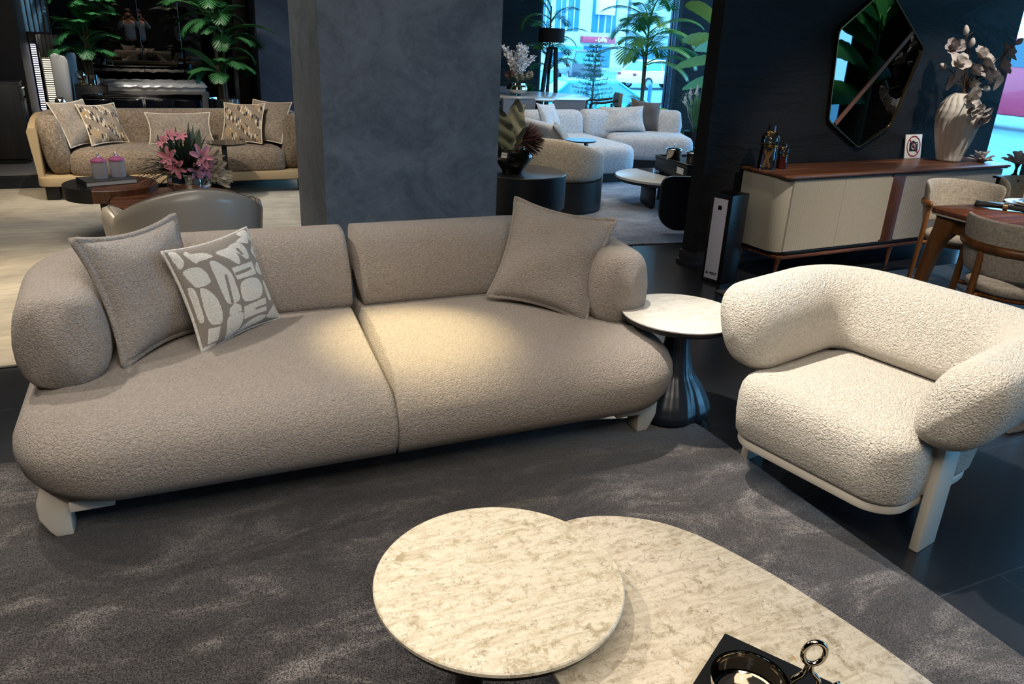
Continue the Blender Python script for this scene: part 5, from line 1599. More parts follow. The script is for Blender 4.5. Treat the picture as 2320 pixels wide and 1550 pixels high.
chest()
rug('area_rug', 'narrow pale grey rug under the far left drawer chest', [(-3.2, 9.55), (-0.98, 9.55), (-0.98, 10.65), (-3.2, 10.65)], simple('grey_bedroom_rug', '#6e6b69', 0.9, bump=0.3, bscale=120), 0.01)
def slat_wall():
    t = thing('slat_panel', 'slatted headboard wall panel with backlit strips at the far left', 'wall panel', (-1.16, 11.62, 0))
    B().box((0.13, 0.10, 1.6), (0.26, 0.12, 3.2)).build('backing', M_BLACK, t)
    wm, cl = emit('warm_strip', '#fff0cc', 2.2), emit('cool_strip', '#e6e8ff', 2.4)
    def strip(x0, x1, z0, z1, n, em, sm):
        B().box(((x0 + x1) / 2, 0.03, (z0 + z1) / 2), (x1 - x0, 0.008, z1 - z0)).build('light_strip', em, t)
        b = B(); st = (z1 - z0) / n
        for i in range(n): b.box(((x0 + x1) / 2, 0.018, z0 + (i + 0.5) * st), (x1 - x0, 0.012, st * 0.5))
        b.build('slats', sm, t)
    strip(0.008, 0.062, 0.40, 1.24, 32, cl, simple('grey_slat', '#77778a', 0.5))
    strip(0.108, 0.20, 0.42, 1.09, 26, wm, simple('cream_slat', '#cfc9b8', 0.6))
    B().box((0.085, 0.005, 0.75), (0.035, 0.05, 1.2), 0.003).build('post', M_BLACKG, t)
    up = B()
    for i in range(5): up.box((0.115 + i * 0.045, 0.015, 1.22), (0.042, 0.03, 0.27), 0.003)
    up.build('upper_boards', wood('grey_boards', '#4a4948', '#5d5c5a', '#737170', 1, 'z', 0.5), t)
    fl = B()
    for i in range(5): fl.box((0.0 + i * 0.055, 0.02, 1.95), (0.045, 0.03, 1.15), 0.012)
    fl.build('fluted_glass', simple('blue_fluted_glass', '#5f8fb4', 0.2), t)
slat_wall()
def globe(label, x, y, z):
    t = thing('crystal_globe', label, 'ornament', (x, y, z))
    B().lathe([(0, 0), (0.05, 0), (0.05, 0.012), (0.012, 0.022), (0.008, 0.05)], n=24).build('stand', M_BRASS, t)
    bm = bmesh.new(); bmesh.ops.create_icosphere(bm, subdivisions=2, radius=0.062)
    b = B(); b.bm_add(bm, Matrix.Translation((0, 0, 0.108)))
    b.build('crystal', simple('crystal', '#c9ced2', 0.03, 0.9), t, smooth=False)
nt_ = thing('bedside_table', 'low black bedside table between the headboard and the tweed sofa', 'bedside table', (-0.96, 11.05, 0))
B().box((0, 0, 0.25), (0.3, 0.34, 0.5), 0.006).build('body', M_BLACKG, nt_)
B().box((0.152, 0, 0.33), (0.006, 0.30, 0.14), 0.002).build('drawer', M_BLACK, nt_)
B().box((0, 0, 0.507), (0.31, 0.35, 0.014), 0.003).build('top', M_BLACKG, nt_)
globe('faceted crystal globe on a brass foot on the low bedside table', -0.88, 11.0, 0.514)
globe('faceted crystal globe on a brass foot in front of the silver palm planter', -0.655, 11.50, 0.788)
def wood_post():
    t = thing('room_divider', 'dark brown wood divider panel beside the blue pillar', 'divider', (1.25, 11.2, 0))
    B().box((0, 0, 1.6), (0.16, 0.5, 3.2), 0.006).build('panel', wood('dark_walnut', '#1d1612', '#2a201a', '#372a21', 0.8, 'z', 0.4), t)
    B().box((0, -0.25, 0.05), (0.17, 0.02, 0.1)).build('kick', M_BLACK, t)
wood_post()
# ================================================================ centre background
M_LIGHTW = weave('pale_weave', '#b9bdc2', '#9a9ea5', '#d0d3d6', 75, 0.35)
M_BGREY = weave('barrel_weave', '#9a968e', '#7b7872', '#b4b0a8', 110, 0.5)
rug('area_rug', 'mottled blue-grey rug under the pale sectional and black oval table', [(2.45, 5.34), (3.6, 5.27), (5.2, 5.06), (8.0, 5.0), (8.05, 9.6), (2.6, 9.7)], pile('grey_blue_pile', '#565d6b', '#717a8a', '#8f98a6', 1.8), 0.012)

def sectional():
    t = thing('sofa', 'pale grey curved sectional sofa near the bright window', 'sofa', (5.3, 8.6, 0.012))
    O = Vector((5.3, 8.6))
    def loc(p): return (p[0] - O.x, p[1] - O.y)
    prof = [(0.04, 0.115), (0.01, 0.13), (0, 0.18), (0.0, 0.30), (0.012, 0.36), (0.04, 0.40), (0.09, 0.415), (0.15, 0.42)]
    d = Vector((0.915, -0.40)).normalized(); n = Vector((-d.y, d.x))
    F1 = Vector((5.47, 8.79))
    def rm(a, c): q = F1 + d * a + n * c; return loc((q.x, q.y))
    def mapped(poly): return [rm(x, y) for x, y in poly]
    right = mapped(rrect(0.0, 0.0, 1.13, 0.98, [0.05, 0.16, 0.2, 0.04], 8))
    cushion_from_outline(B(), right, prof, 160, 0.01).build('seat_cushion', M_LIGHTW, t, angle=180)
    left = [loc(p) for p in rrect(4.15, 7.75, 5.32, 9.15, [0.2, 0.32, 0.05, 0.1], 10)]
    cushion_from_outline(B(), left, prof, 160, 0.01).build('seat_cushion', M_LIGHTW, t, angle=180)
    # black recessed plinths
    B().prism(mapped(rrect(0.05, 0.04, 1.07, 0.92, 0.1)), 0.0, 0.115).build('plinth', M_BLACK, t)
    B().prism([loc(p) for p in rrect(4.2, 7.85, 5.28, 9.1, 0.1)], 0.0, 0.115).build('plinth', M_BLACK, t)
    # back pads
    def pad(p0, p1, h=0.40, zc=0.50, w=0.25, e=0.12, pp=3.4):
        path = densify([p0, p1], 0.03)
        sweep_bolster(B(), path, w, h, zc, p=pp, lean=0.03, ecap=e, n=32, ep=3).build('back_pad', M_LIGHTW, t, angle=180)
    pad(loc((4.30, 9.13)), loc((5.245, 9.19)))
    a0 = F1 + d * 0.0 + n * 0.56; a1 = F1 + d * 0.62 + n * 0.80
    pad(loc((5.25, 9.22)), rm(0.56, 0.80))
    pad(rm(0.57, 0.80), rm(1.08, 0.70), w=0.27, e=0.12)
    pad(loc((4.27, 7.95)), loc((4.27, 9.05)), h=0.28, w=0.22)
sectional()
pillow('cushion', 'pale rectangular cushion in front of the dark one on the sectional', (5.83, 9.04, 0.44), -18, 28, 3, 0.62, 0.36, 0.14, M_LIGHTW, None, seedv=41, group='cushions on the pale sectional')
pillow('cushion', 'dark grey faux fur cushion at the right end of the sectional', (6.18, 9.10, 0.44), -20, 22, -6, 0.42, 0.42, 0.14, simple('grey_fur', '#4a4542', 0.95, bump=1.0, bscale=140, sheen=0.5), None, seedv=42, group='cushions on the pale sectional')
pillow('cushion', 'pale blue-lit cushion leaning at the left end of the sectional', (4.62, 8.72, 0.44), 35, 25, -4, 0.44, 0.42, 0.13, M_LIGHTW, None, seedv=43, group='cushions on the pale sectional')
pillow('cushion', 'small beige cushion lying between the sectional and barrel chair', (4.42, 7.98, 0.44), 60, 40, 0, 0.36, 0.30, 0.10, M_BGREY, None, seedv=44, group='cushions on the pale sectional')
c_table('small black C-shaped table standing in front of the sectional', 4.30, 7.50, 0.545, 0.17, 30, 0.12, simple('slate_top', '#2a3038', 0.3))

def barrel_chair():
    t = thing('armchair', 'grey boucle barrel chair with black base seen from behind', 'armchair', (3.66, 6.80, 0.012))
    r = 0.45; bk = math.radians(222)
    rings = []; N = 64
    for i in range(N + 1):
        u = i / N; a = bk + math.radians((u - 0.5) * 262)
        dv = abs(u - 0.5) * 262
        top = 0.70 - 0.13 * (0.5 - 0.5 * math.cos(PI * min(max((dv - 10) / 105, 0), 1)))
        e = (131 - dv) / 14; s = 1 if e > 1 else max(1 - (1 - e) ** 2.2, 0.0) ** 0.5
        th = 0.13 * max(s, 0.06); z0 = 0.30 if dv < 99 else 0.30 - 0.27 * min(1, (dv - 99) / 4)
        ring = []
        for k in range(28):
            q = 2 * PI * k / 28
            x = math.copysign(abs(math.cos(q)) ** 0.6, math.cos(q)) * th / 2; zz = math.copysign(abs(math.sin(q)) ** 0.5, math.sin(q))
            z = (top + z0) / 2 + zz * (top - z0) / 2
            rr = r - 0.065 + x + 0.03 * (z - 0.4)
            ring.append((rr * math.cos(a), rr * math.sin(a), z))
        rings.append(ring)
    B().loft(rings).build('backrest', M_BGREY, t, angle=180)
    b = B(); rings = []
    for i in range(49):
        a = bk + math.radians((i / 48 - 0.5) * 200)
        rings.append([((r - x) * math.cos(a), (r - x) * math.sin(a), z) for x, z in ((0.006, 0.012), (0.0, 0.02), (0.004, 0.298), (0.012, 0.30), (0.12, 0.30), (0.12, 0.012))])
    b.loft(rings).build('base_shell', M_BLACK, t)
    B().lathe([(0, 0.10), (0.30, 0.10), (0.335, 0.14), (0.335, 0.36), (0.30, 0.40), (0, 0.41)], n=48).build('seat', M_BGREY, t, angle=180)
barrel_chair()
def black_drum():
    t = thing('side_table', 'black cylindrical side table beside the main pillar', 'side table', (2.90, 6.03, 0.012))
    B().lathe([(0, 0.20), (0.372, 0.20), (0.38, 0.208), (0.38, 0.49), (0.374, 0.497), (0, 0.497)], n=80).build('drum', simple('black_ash', '#101216', 0.4), t)
    B().lathe([(0.0, 0.0), (0.27, 0.0), (0.27, 0.20), (0, 0.20)], n=56).build('foot', M_BLACK, t)
black_drum()
def protea():
    cx, cy, cz = 2.78, 5.97, 0.511
    t = thing('vase', 'squat black lacquer bowl vase on the black cylinder table', 'vase', (cx, cy, cz))
    B().lathe([(0, 0), (0.085, 0.0), (0.09, 0.02), (0.12, 0.06), (0.158, 0.115), (0.165, 0.14), (0.155, 0.16), (0.158, 0.165), (0.15, 0.18), (0.11, 0.20), (0.09, 0.20), (0.09, 0.18)], n=56).build('body', simple('black_lacquer', '#0b0c0d', 0.08, coat=0.5), t)
    t = thing('dried_arrangement', 'dried leaves and dark red protea in the black bowl vase', 'flowers', (cx, cy, cz))
    rnd = random.Random(6)
    gl = simple('grey_green_leaf', '#7d8275', 0.8, bump=0.3, bscale=25); gd = simple('dark_green_leaf', '#586052', 0.8)
    def bigleaf(p, dd, nrm, L, W, mat, curl):
        b = B(); d = Vector(dd).normalized(); nr = Vector(nrm); nr = (nr - d * nr.dot(d)).normalized(); w = d.cross(nr)
        def fn(u, v):
            s = v * 2 - 1; ww = W * 0.5 * (math.sin(PI * min(0.1 + 0.9 * u, 1)) ** 0.7) * (1 + 0.06 * math.sin(u * 40))
            return Vector(p) + d * L * u + w * s * ww + nr * (0.06 * s * s * W * 3 * 0.5 + curl * u * u + 0.008 * math.sin(u * 18 + s * 4))
        b.grid(fn, 22, 8); b.build('leaf', mat, t, angle=180)
    bigleaf((-0.05, 0, 0.18), (-0.28, 0.0, 1), (0.1, -1, 0), 0.36, 0.17, gd, -0.02)
    bigleaf((-0.0, 0.01, 0.18), (0.06, 0.05, 1), (-0.2, -1, 0), 0.42, 0.17, gl, 0.02)
    bigleaf((0.02, 0.03, 0.18), (0.40, 0.1, 1), (0.8, -0.6, 0), 0.38, 0.06, gl, -0.05)
    bigleaf((-0.07, 0.03, 0.18), (-0.45, 0.2, 0.8), (0.2, -1, 0.3), 0.28, 0.12, gd, 0.02)
    bigleaf((0.03, 0.0, 0.18), (0.2, 0.0, 0.7), (0.2, -1, 0.3), 0.22, 0.10, gl, 0.06)
    b = B()
    c = Vector((0.115, -0.06, 0.27)); ax = Vector((0.75, -0.45, 0.05)).normalized(); a0 = ax.orthogonal().normalized(); a1 = ax.cross(a0)
    for i in range(210):
        a = rnd.uniform(0, 2 * PI); k = rnd.uniform(0.05, 1.25)
        d = (ax * math.cos(k) + (a0 * math.cos(a) + a1 * math.sin(a)) * math.sin(k)).normalized()
        p0 = c - ax * 0.06 + d * 0.03
        b.tube([p0, p0 + d * 0.075 + ax * 0.01, p0 + d * rnd.uniform(0.12, 0.15) + ax * 0.015], [0.0045, 0.004, 0.001], 4)
    b.build('protea_head', simple('protea_maroon', '#3a1b1e', 0.7), t, angle=180)
    B().tube(bez((0.02, 0, 0.16), (0.03, -0.01, 0.22), (0.05, -0.03, 0.25), c - ax * 0.05, 8), 0.008, 7).build('stem', M_STEM, t)
protea()
def oval_table():
    t = thing('coffee_table', 'low oval table with white top and black gloss band by the sectional', 'coffee table', (4.92, 6.62, 0.012), -18)
    a, bb = 0.60, 0.50
    el = [(a * math.cos(2 * PI * k / 80), bb * math.sin(2 * PI * k / 80)) for k in range(80)]
    B().prism(el, 0.262, 0.288, bev=0.005).build('top', simple('pale_stone', '#b9bcbd', 0.3), t)
    band = [(-0.28, 0.44), (-0.1, 0.487), (0.1, 0.487), (0.3, 0.43), (0.48, 0.29), (0.58, 0.1), (0.58, -0.1), (0.48, -0.29), (0.30, -0.42), (0.10, -0.48)]
    B().prism(band, 0.2885, 0.2905).build('gloss_band', simple('blue_black_gloss', '#0d1b2c', 0.06), t)
    B().prism([(x * 0.97, y * 0.97) for x, y in el], 0.235, 0.2615).build('under_plate', M_BLACK, t)
    B().box((-0.28, -0.12, 0.118), (0.07, 0.36, 0.236), 0.025).build('leg', M_BLACK, t)
    B().box((0.25, 0.1, 0.118), (0.07, 0.36, 0.236), 0.025).build('leg', M_BLACK, t)
oval_table()
def box_table():
    t = thing('coffee_table', 'black tray-topped box table carrying two silver canisters', 'coffee table', (4.80, 6.24, 0.012), -7)
    W, D, z = 0.82, 0.68, 0.445
    B().box((W / 2, D / 2, 0.375), (W, D, 0.14), 0.02).build('box', M_BLACK, t)
    for c, s in (((W / 2, 0.008, z), (W, 0.016, 0.04)), ((W / 2, D - 0.008, z), (W, 0.016, 0.04)), ((0.008, D / 2, z), (0.016, D, 0.04)), ((W - 0.008, D / 2, z), (0.016, D, 0.04))):
        B().box(c, s, 0.005).build('lip', M_BLACK, t)
    B().box((W * 0.66, D * 0.4, z + 0.006), (0.42, 0.36, 0.008)).build('stone_inset', simple('pale_inset', '#b7bcc0', 0.3), t)
    B().box((-0.002, 0.13, 0.385), (0.003, 0.13, 0.06)).build('price_tag', M_WHITE, t)
    for x, y in ((0.06, 0.06), (W - 0.06, 0.06), (0.06, D - 0.06), (W - 0.06, D - 0.06)): B().box((x, y, 0.153), (0.035, 0.035, 0.306)).build('leg', M_BLACK, t)
box_table()
for (x, y, s, w) in ((4.93, 6.66, 1.0, 'left darker'), (5.02, 6.44, 0.95, 'right paler')):
    t = thing('canister', w + ' one of two lidded silver canisters on the black box table', 'canister', (x, y, 0.458), 0, 'silver canisters on the box table')
    b = B().lathe([(0, 0), (0.075 * s, 0), (0.08 * s, 0.006), (0.078 * s, 0.10 * s), (0.081 * s, 0.104 * s)], n=40, fn=lambda a, r, z: (r * (1 + 0.012 * math.sin(20 * a)) if z > 0.01 else r, z))
    b.build('body', M_SMOKE if w[0] == 'l' else M_CHROME, t, angle=180)
    B().lathe([(0.085 * s, 0.104 * s), (0.086 * s, 0.112 * s), (0.06 * s, 0.122 * s), (0, 0.126 * s)], n=40).build('lid', M_CHROME, t)
    B().lathe([(0.006, 0.124 * s), (0.005, 0.145 * s), (0.012, 0.155 * s), (0, 0.165 * s)], n=14).build('knob', M_CHROME, t)
def panel_chair():
    t = thing('chair', 'low navy-black chair back with rounded corners cut by the dark wall', 'chair', (4.42, 5.46, 0.012), -16)
    nv = simple('navy_lacquer', '#0b1018', 0.4)
    W = 0.80
    rings = []
    poly = rrect(-W / 2, 0.03, W / 2, 0.50, [0.16, 0.16, 0.09, 0.09], 10)
    def P(off): return [(x, 0.10 * (1 - (2 * x / W) ** 2) * -1 + off, z) for x, z in poly]
    B().loft([P(0.0), P(0.035)]).build('backrest', nv, t, angle=40)
    B().prism(rrect(0.02, 0.03, 0.36, 0.50, 0.08), 0.27, 0.36, bev=0.02).build('seat', nv, t)
    for x in (0.08, 0.3):
        for y in (0.1, 0.42): B().box((x, y, 0.135), (0.04, 0.04, 0.27), 0.005).build('leg', M_BLACK, t)
panel_chair()

# far round dining table and chairs
def far_dining():
    t = thing('dining_table', 'pale-topped round dining table before the far window', 'dining table', (5.42, 10.95, 0))
    B().lathe([(0, 0.725), (0.80, 0.725), (0.83, 0.735), (0.83, 0.748), (0.82, 0.752), (0, 0.752)], n=80).build('top', simple('pale_table', '#c7cacb', 0.2), t)
    B().lathe([(0, 0), (0.36, 0), (0.36, 0.03), (0.12, 0.10), (0.09, 0.4), (0.15, 0.72), (0, 0.725)], n=40).build('pedestal', M_BLACK, t)
far_dining()
def side_chair(label, x, y, rz, mat, arms=False):
    t = thing('dining_chair', label, 'chair', (x, y, 0), rz, 'chairs around the pale round table')
    B().box((0, 0, 0.44), (0.48, 0.46, 0.09), 0.035, seg=3).build('seat', mat, t)
    B().loft([[(px, -0.22 + off - 0.05 * (1 - (px / 0.25) ** 2) - 0.06 * (pz - 0.5), pz) for px, pz in rrect(-0.25, 0.56, 0.25, 0.78, 0.05, 5)] for off in (0.0, -0.055)]).build('backrest', mat, t)
    for sx in (-1, 1):
        B().rod((sx * 0.2, 0.18, 0.40), (sx * 0.22, 0.21, 0.0), 0.018, 0.012).build('leg', M_BLACK, t)
        B().rod((sx * 0.2, -0.2, 0.60), (sx * 0.22, -0.25, 0.0), 0.018, 0.012).build('leg', M_BLACK, t)
        if arms: B().tube(catmull([(sx * 0.24, -0.22, 0.68), (sx * 0.27, 0.0, 0.64), (sx * 0.26, 0.2, 0.62), (sx * 0.22, 0.2, 0.42)], 5), 0.017, 8).build('arm', M_BLACK, t)
M_CHG = weave('grey_chair_weave', '#7d828b', '#686d75', None, 110, 0.3)
side_chair('grey round-table chair at the left, next to the main pillar', 4.72, 10.30, 2, M_CHG)
side_chair('grey round-table chair before the middle of the pale table, right of the other', 5.42, 10.12, 0, M_CHG)
side_chair('taupe armchair with black arms at the right of the round table', 6.78, 11.25, 68, simple('taupe_cloth', '#7d7469', 0.8), True)
side_chair('grey chair on the far side of the round table behind the silver bowl', 5.55, 12.0, 175, M_CHG, True)
def white_flowers():
    cx, cy, cz = 5.07, 10.85, 0.752
    rnd = random.Random(17)
    t = thing('bowl', 'rounded silver bowl on three feet on the pale round table', 'vase', (cx, cy, cz))
    B().lathe([(0, 0.025), (0.08, 0.025), (0.13, 0.05), (0.155, 0.09), (0.15, 0.125), (0.125, 0.15), (0.12, 0.18), (0.11, 0.18), (0.115, 0.15)], n=40).build('body', M_CHROME, t)
    for k in range(3): B().rod((0.08 * math.cos(k * 2.1), 0.08 * math.sin(k * 2.1), 0), (0.07 * math.cos(k * 2.1), 0.07 * math.sin(k * 2.1), 0.04), 0.006).build('foot', M_CHROME, t)
    t = thing('flower_arrangement', 'tall white dried flower arrangement in the three-footed silver bowl', 'flowers', (cx, cy, cz))
    w = B(); st = B()
    for i in range(16):
        a = rnd.uniform(0, 2 * PI); sp = rnd.uniform(0.0, 0.30); h = rnd.uniform(0.36, 0.56)
        top = Vector((math.cos(a) * sp, math.sin(a) * sp, 0.17 + h * (1 - sp * 0.6)))
        pts = bez((0, 0, 0.15), (0, 0, 0.3), top * 0.75 + Vector((0, 0, 0.08)), top, 10)
        st.tube(pts, 0.003, 4)
        for k in range(3, 11):
            for q in range(9):
                p = pts[k] + Vector((rnd.uniform(-1, 1), rnd.uniform(-1, 1), rnd.uniform(-1, 1))) * 0.03
                dd = Vector((rnd.uniform(-1, 1), rnd.uniform(-1, 1), rnd.uniform(-0.2, 1)))
                leafb(w, p, dd, Vector((rnd.uniform(-1, 1), -1, rnd.uniform(-1, 1))), 0.045, 0.032, 0.2, 0, 2)
    w.build('white_blossom', simple('white_blossom', '#e2e0e0', 0.8), t, angle=180); st.build('stems', simple('pale_stem', '#8f867a', 0.8), t)
    g = B()
    for i in range(80):
        a = rnd.uniform(0, 2 * PI); e = rnd.uniform(-0.1, 0.7); d = Vector((math.cos(a) * math.cos(e), math.sin(a) * math.cos(e), math.sin(e)))
        leafb(g, Vector((0, 0, 0.17)) + d * 0.05, d, Vector((0, 0, 1)), rnd.uniform(0.12, 0.28), 0.014, -0.15)
    g.build('grass', simple('arr_grass', '#5f7350', 0.8), t, angle=180)
    for (p, r, m_, nm) in (((0.16, -0.08, 0.30), 0.06, '#c4baa6', 'dried_thistle'), ((-0.15, -0.05, 0.30), 0.075, '#6d5141', 'dried_protea'), ((-0.02, -0.12, 0.27), 0.07, '#a9a294', 'dried_hydrangea')):
        g = B()
        for i in range(70):
            d = Vector((rnd.gauss(0, 1), rnd.gauss(0, 1), rnd.gauss(0, 1))).normalized()
            leafb(g, Vector(p) + d * r * 0.35, d, Vector((1, 0.3, 0.2)), r * 0.8, 0.014, 0.1, 0, 2)
        g.build(nm, simple(nm, m_, 0.85), t, angle=180)
white_flowers()
def floor_lamp():
    t = thing('floor_lamp', 'black floor lamp with drum shade and arched timber legs by the window', 'lamp', (6.45, 12.5, 0))
    B().lathe([(0.222, 1.49), (0.218, 1.715), (0.214, 1.715), (0.218, 1.49), (0.222, 1.49)], n=48).build('lamp_shade', simple('black_shade', '#0d0f13', 0.8), t)
    B().rod((0.02, 0, 1.40), (0.02, 0, 1.52), 0.01).build('stem', M_BLACK, t)
    for x0, x1 in ((-0.03, -0.20), (0.09, 0.16)):
        b = B(); b.loft([[(x + dx, dy, z) for dx, dy in ((-0.028, -0.028), (0.028, -0.028), (0.028, 0.028), (-0.028, 0.028))] for x, z in ((x1, 0.0), (x0 * 0.4 + x1 * 0.6 + (0.01 if x1 > 0 else 0), 0.6), (x0 * 0.75 + x1 * 0.25, 1.15), (x0, 1.41))]); b.build('leg', M_BLACK, t)
    B().rod((0.03, 0.02, 1.40), (0.02, 0.22, 0.0), 0.022, 0.02).build('leg', M_BLACK, t)
    B().box((0.03, 0, 1.40), (0.17, 0.056, 0.045), 0.01).build('yoke', M_BLACK, t)
floor_lamp()
# plants along the window
M_BANANA = simple('banana_green', '#9abb78', 0.4); M_GRASS = simple('blade_green', '#4c7f5c', 0.5)
planter('dark planter of the tall window palm', (7.55, 11.2, 0), 0.2, 0.42, M_BLACK)
palm('tall feathery palm standing before the bright window', (7.55, 11.2, 0.40), [(-0.04, 0.0, 1.0, 10), (0.0, 0.03, 1.55, 16)], M_PALMB, 51, L=0.9, nl=34, ll=0.34, lw=0.015)
planter('dark planter at the left edge of the far window', (6.75, 13.1, 0), 0.18, 0.4, M_BLACK)
palm('slim palm at the left edge of the far window behind the lamp', (6.75, 13.1, 0.38), [(0.0, 0.0, 1.0, 9), (0.0, 0.03, 1.7, 9)], simple('palm_backlit', '#5aa85f', 0.5), 52, L=0.7, nl=16)
planter('small taupe planter at the foot of the floor lamp', (6.05, 12.55, 0), 0.13, 0.62, simple('taupe_pot', '#5d564f', 0.5))
def bush(label, loc, r, n, mat, L, W, seed, name='leafy_plant', up=0.3):
    rnd = random.Random(seed); t = thing(name, label, 'plant', loc)
    g = B()
    for i in range(n):
        a = rnd.uniform(0, 2 * PI); e = rnd.uniform(up, 1.4); d = Vector((math.cos(a) * math.cos(e), math.sin(a) * math.cos(e), math.sin(e)))
        leafb(g, Vector((0, 0, 0.0)) + d * r * rnd.uniform(0.0, 0.5), d, Vector((0, 0, 1)) + Vector((rnd.uniform(-1, 1), rnd.uniform(-1, 1), 0)) * 0.5, L * rnd.uniform(0.7, 1.2), W, -0.2)
    g.build('foliage', mat, t, angle=180)
    B().rod((0, 0, -0.05), (0, 0, 0.1), 0.02).build('stem', M_STEM, t)
bush('small glossy plant in the taupe planter beside the floor lamp', (6.05, 12.55, 0.6), 0.15, 40, simple('jade_green', '#2f7d58', 0.4), 0.26, 0.09, 61)
def banana(label, loc, leaves, mat, seed=1, roll=1.0):
    t = thing('banana_plant', label, 'plant', loc)
    rnd = random.Random(seed)
    hmax = max(l[2] for l in leaves)
    B().tube([(0, 0, 0), (0.01, 0, hmax * 0.45), (0.0, 0, hmax * 0.8)], [0.05, 0.042, 0.025], 12).build('trunk', simple('banana_trunk', '#4a5a3c', 0.6), t)
    for (az, el, h, L, W, dr) in leaves:
        b = B(); az = math.radians(az)
        hd = Vector((math.cos(az), math.sin(az), 0)); side = Vector((-hd.y, hd.x, 0))
        pts = []; p = Vector((0, 0, h))
        N = 16
        for i in range(N + 1):
            pts.append(p.copy()); a = el - dr * (i / N) ** 1.3; p = p + (hd * math.cos(a) + Vector((0, 0, 1)) * math.sin(a)) * (L / N)
        b.tube([Vector((0, 0, h * 0.6)), Vector((0, 0, h * 0.85)) , pts[0], pts[3]], [0.014, 0.012, 0.011, 0.008], 6)
        def fn(u, v):
            fi = min(u * N, N - 1e-6); i = int(fi); q = pts[i].lerp(pts[i + 1], fi - i)
            s = v * 2 - 1; ww = W / 2 * math.sin(PI * min(0.05 + 0.95 * u, 1)) ** 0.55
            rl = side * math.cos(roll) + Vector((0, 0, 1)) * math.sin(roll)
            return q + rl * s * ww + Vector((0, -0.12, 0.1)) * abs(s) * ww + Vector((0, 0.004, 0.004)) * math.sin(u * 46) * abs(s)
        b.grid(fn, 30, 6); b.build('leaf', mat, t, angle=180)
planter('black planter of the banana plant behind the dark wall end', (8.42, 10.4, 0), 0.2, 0.4, M_BLACK)
banana('broad-leaved banana plant whose leaves reach past the dark wall end', (8.42, 10.4, 0.38), [(188, 0.35, 1.10, 0.95, 0.26, 0.5), (200, 0.15, 1.12, 0.85, 0.22, 0.4), (175, -0.05, 0.98, 0.9, 0.2, 0.3), (190, 0.1, 0.62, 0.85, 0.24, 0.5), (60, 0.6, 1.2, 0.9, 0.28, 0.9), (-30, 0.7, 1.2, 0.9, 0.28, 0.9), (120, 0.9, 1.3, 0.9, 0.3, 0.9)], M_BANANA, 3)
def pampas():
    rnd = random.Random(9)
    t = thing('ornamental_grass', 'long-bladed ornamental grass with white plumes at the dark wall end', 'plant', (7.72, 9.95, 0.30))
    g = B()
    for i in range(90):
        a = rnd.uniform(0, 2 * PI); s = rnd.uniform(0.05, 0.34); h = rnd.uniform(0.4, 0.72)
        e = Vector((math.cos(a) * s, math.sin(a) * s, h))
        pts = bez((math.cos(a) * 0.04, math.sin(a) * 0.04, 0), (math.cos(a) * 0.06, math.sin(a) * 0.06, h * 0.6), e * 0.85 + Vector((0, 0, 0.1)), e, 6)
        g.tube(pts, [0.006, 0.006, 0.006, 0.005, 0.004, 0.003, 0.001], 4)
    g.build('blades', M_GRASS, t, angle=180)
    for (x, y, h) in ((-0.30, -0.05, 0.52), (-0.18, 0.0, 0.60), (-0.05, 0.02, 0.64)):
        b = B()
        for k in range(40):
            u = rnd.random(); p = Vector((x, y, h - 0.12 + 0.17 * u)); d = Vector((rnd.uniform(-1, 1), rnd.uniform(-1, 1), 0.9))
            leafb(b, p, d, Vector((0, -1, 0.2)), 0.05 * (1.3 - u), 0.016, 0.1, 0, 2)
        b.tube([(x * 0.2, y, 0), (x * 0.7, y, h * 0.5), (x, y, h)], 0.004, 4)
        b.build('plume', simple('plume_white', '#c9c7c2', 0.9), t, angle=180)
    planter('low black planter of the ornamental grass', (7.72, 9.95, 0), 0.18, 0.32, M_BLACK)
pampas()
palm('low yellow-green palm between the sectional and the ornamental grass', (7.15, 10.5, 0.30), [(0, 0, 0.18, 14)], simple('lime_frond', '#7ba65a', 0.5), 71, L=0.75, nl=18, ll=0.26)
planter('low grey planter of the yellow-green palm', (7.15, 10.5, 0), 0.17, 0.32, simple('grey_pot', '#4a4a4c', 0.6))
# big-leaved plant at the facade, seen only in the wall mirror
planter('black planter at the glass beside the dining table, seen in the wall mirror', (8.5, 2.1, 0), 0.24, 0.45, M_BLACK)
banana('big dark banana plant at the facade glass, reflected in the six-sided mirror', (8.5, 2.1, 0.42), [(170, 0.5, 1.5, 1.3, 0.4, 0.9), (215, 0.7, 1.7, 1.2, 0.4, 1.2), (190, 0.2, 0.6, 1.1, 0.34, 0.6), (200, 0.9, 1.3, 1.2, 0.36, 1.1), (150, 1.0, 1.4, 1.2, 0.36, 1.0), (250, 0.8, 1.2, 1.2, 0.34, 1.1), (110, 0.9, 1.5, 1.1, 0.34, 1.0), (300, 0.9, 1.4, 1.1, 0.34, 1.0), (180, 0.6, 0.9, 1.0, 0.3, 0.9), (225, 1.2, 1.5, 1.2, 0.34, 0.8), (130, 0.5, 0.8, 1.0, 0.3, 0.9)], simple('banana_dark', '#3d8a4c', 0.4), 4)
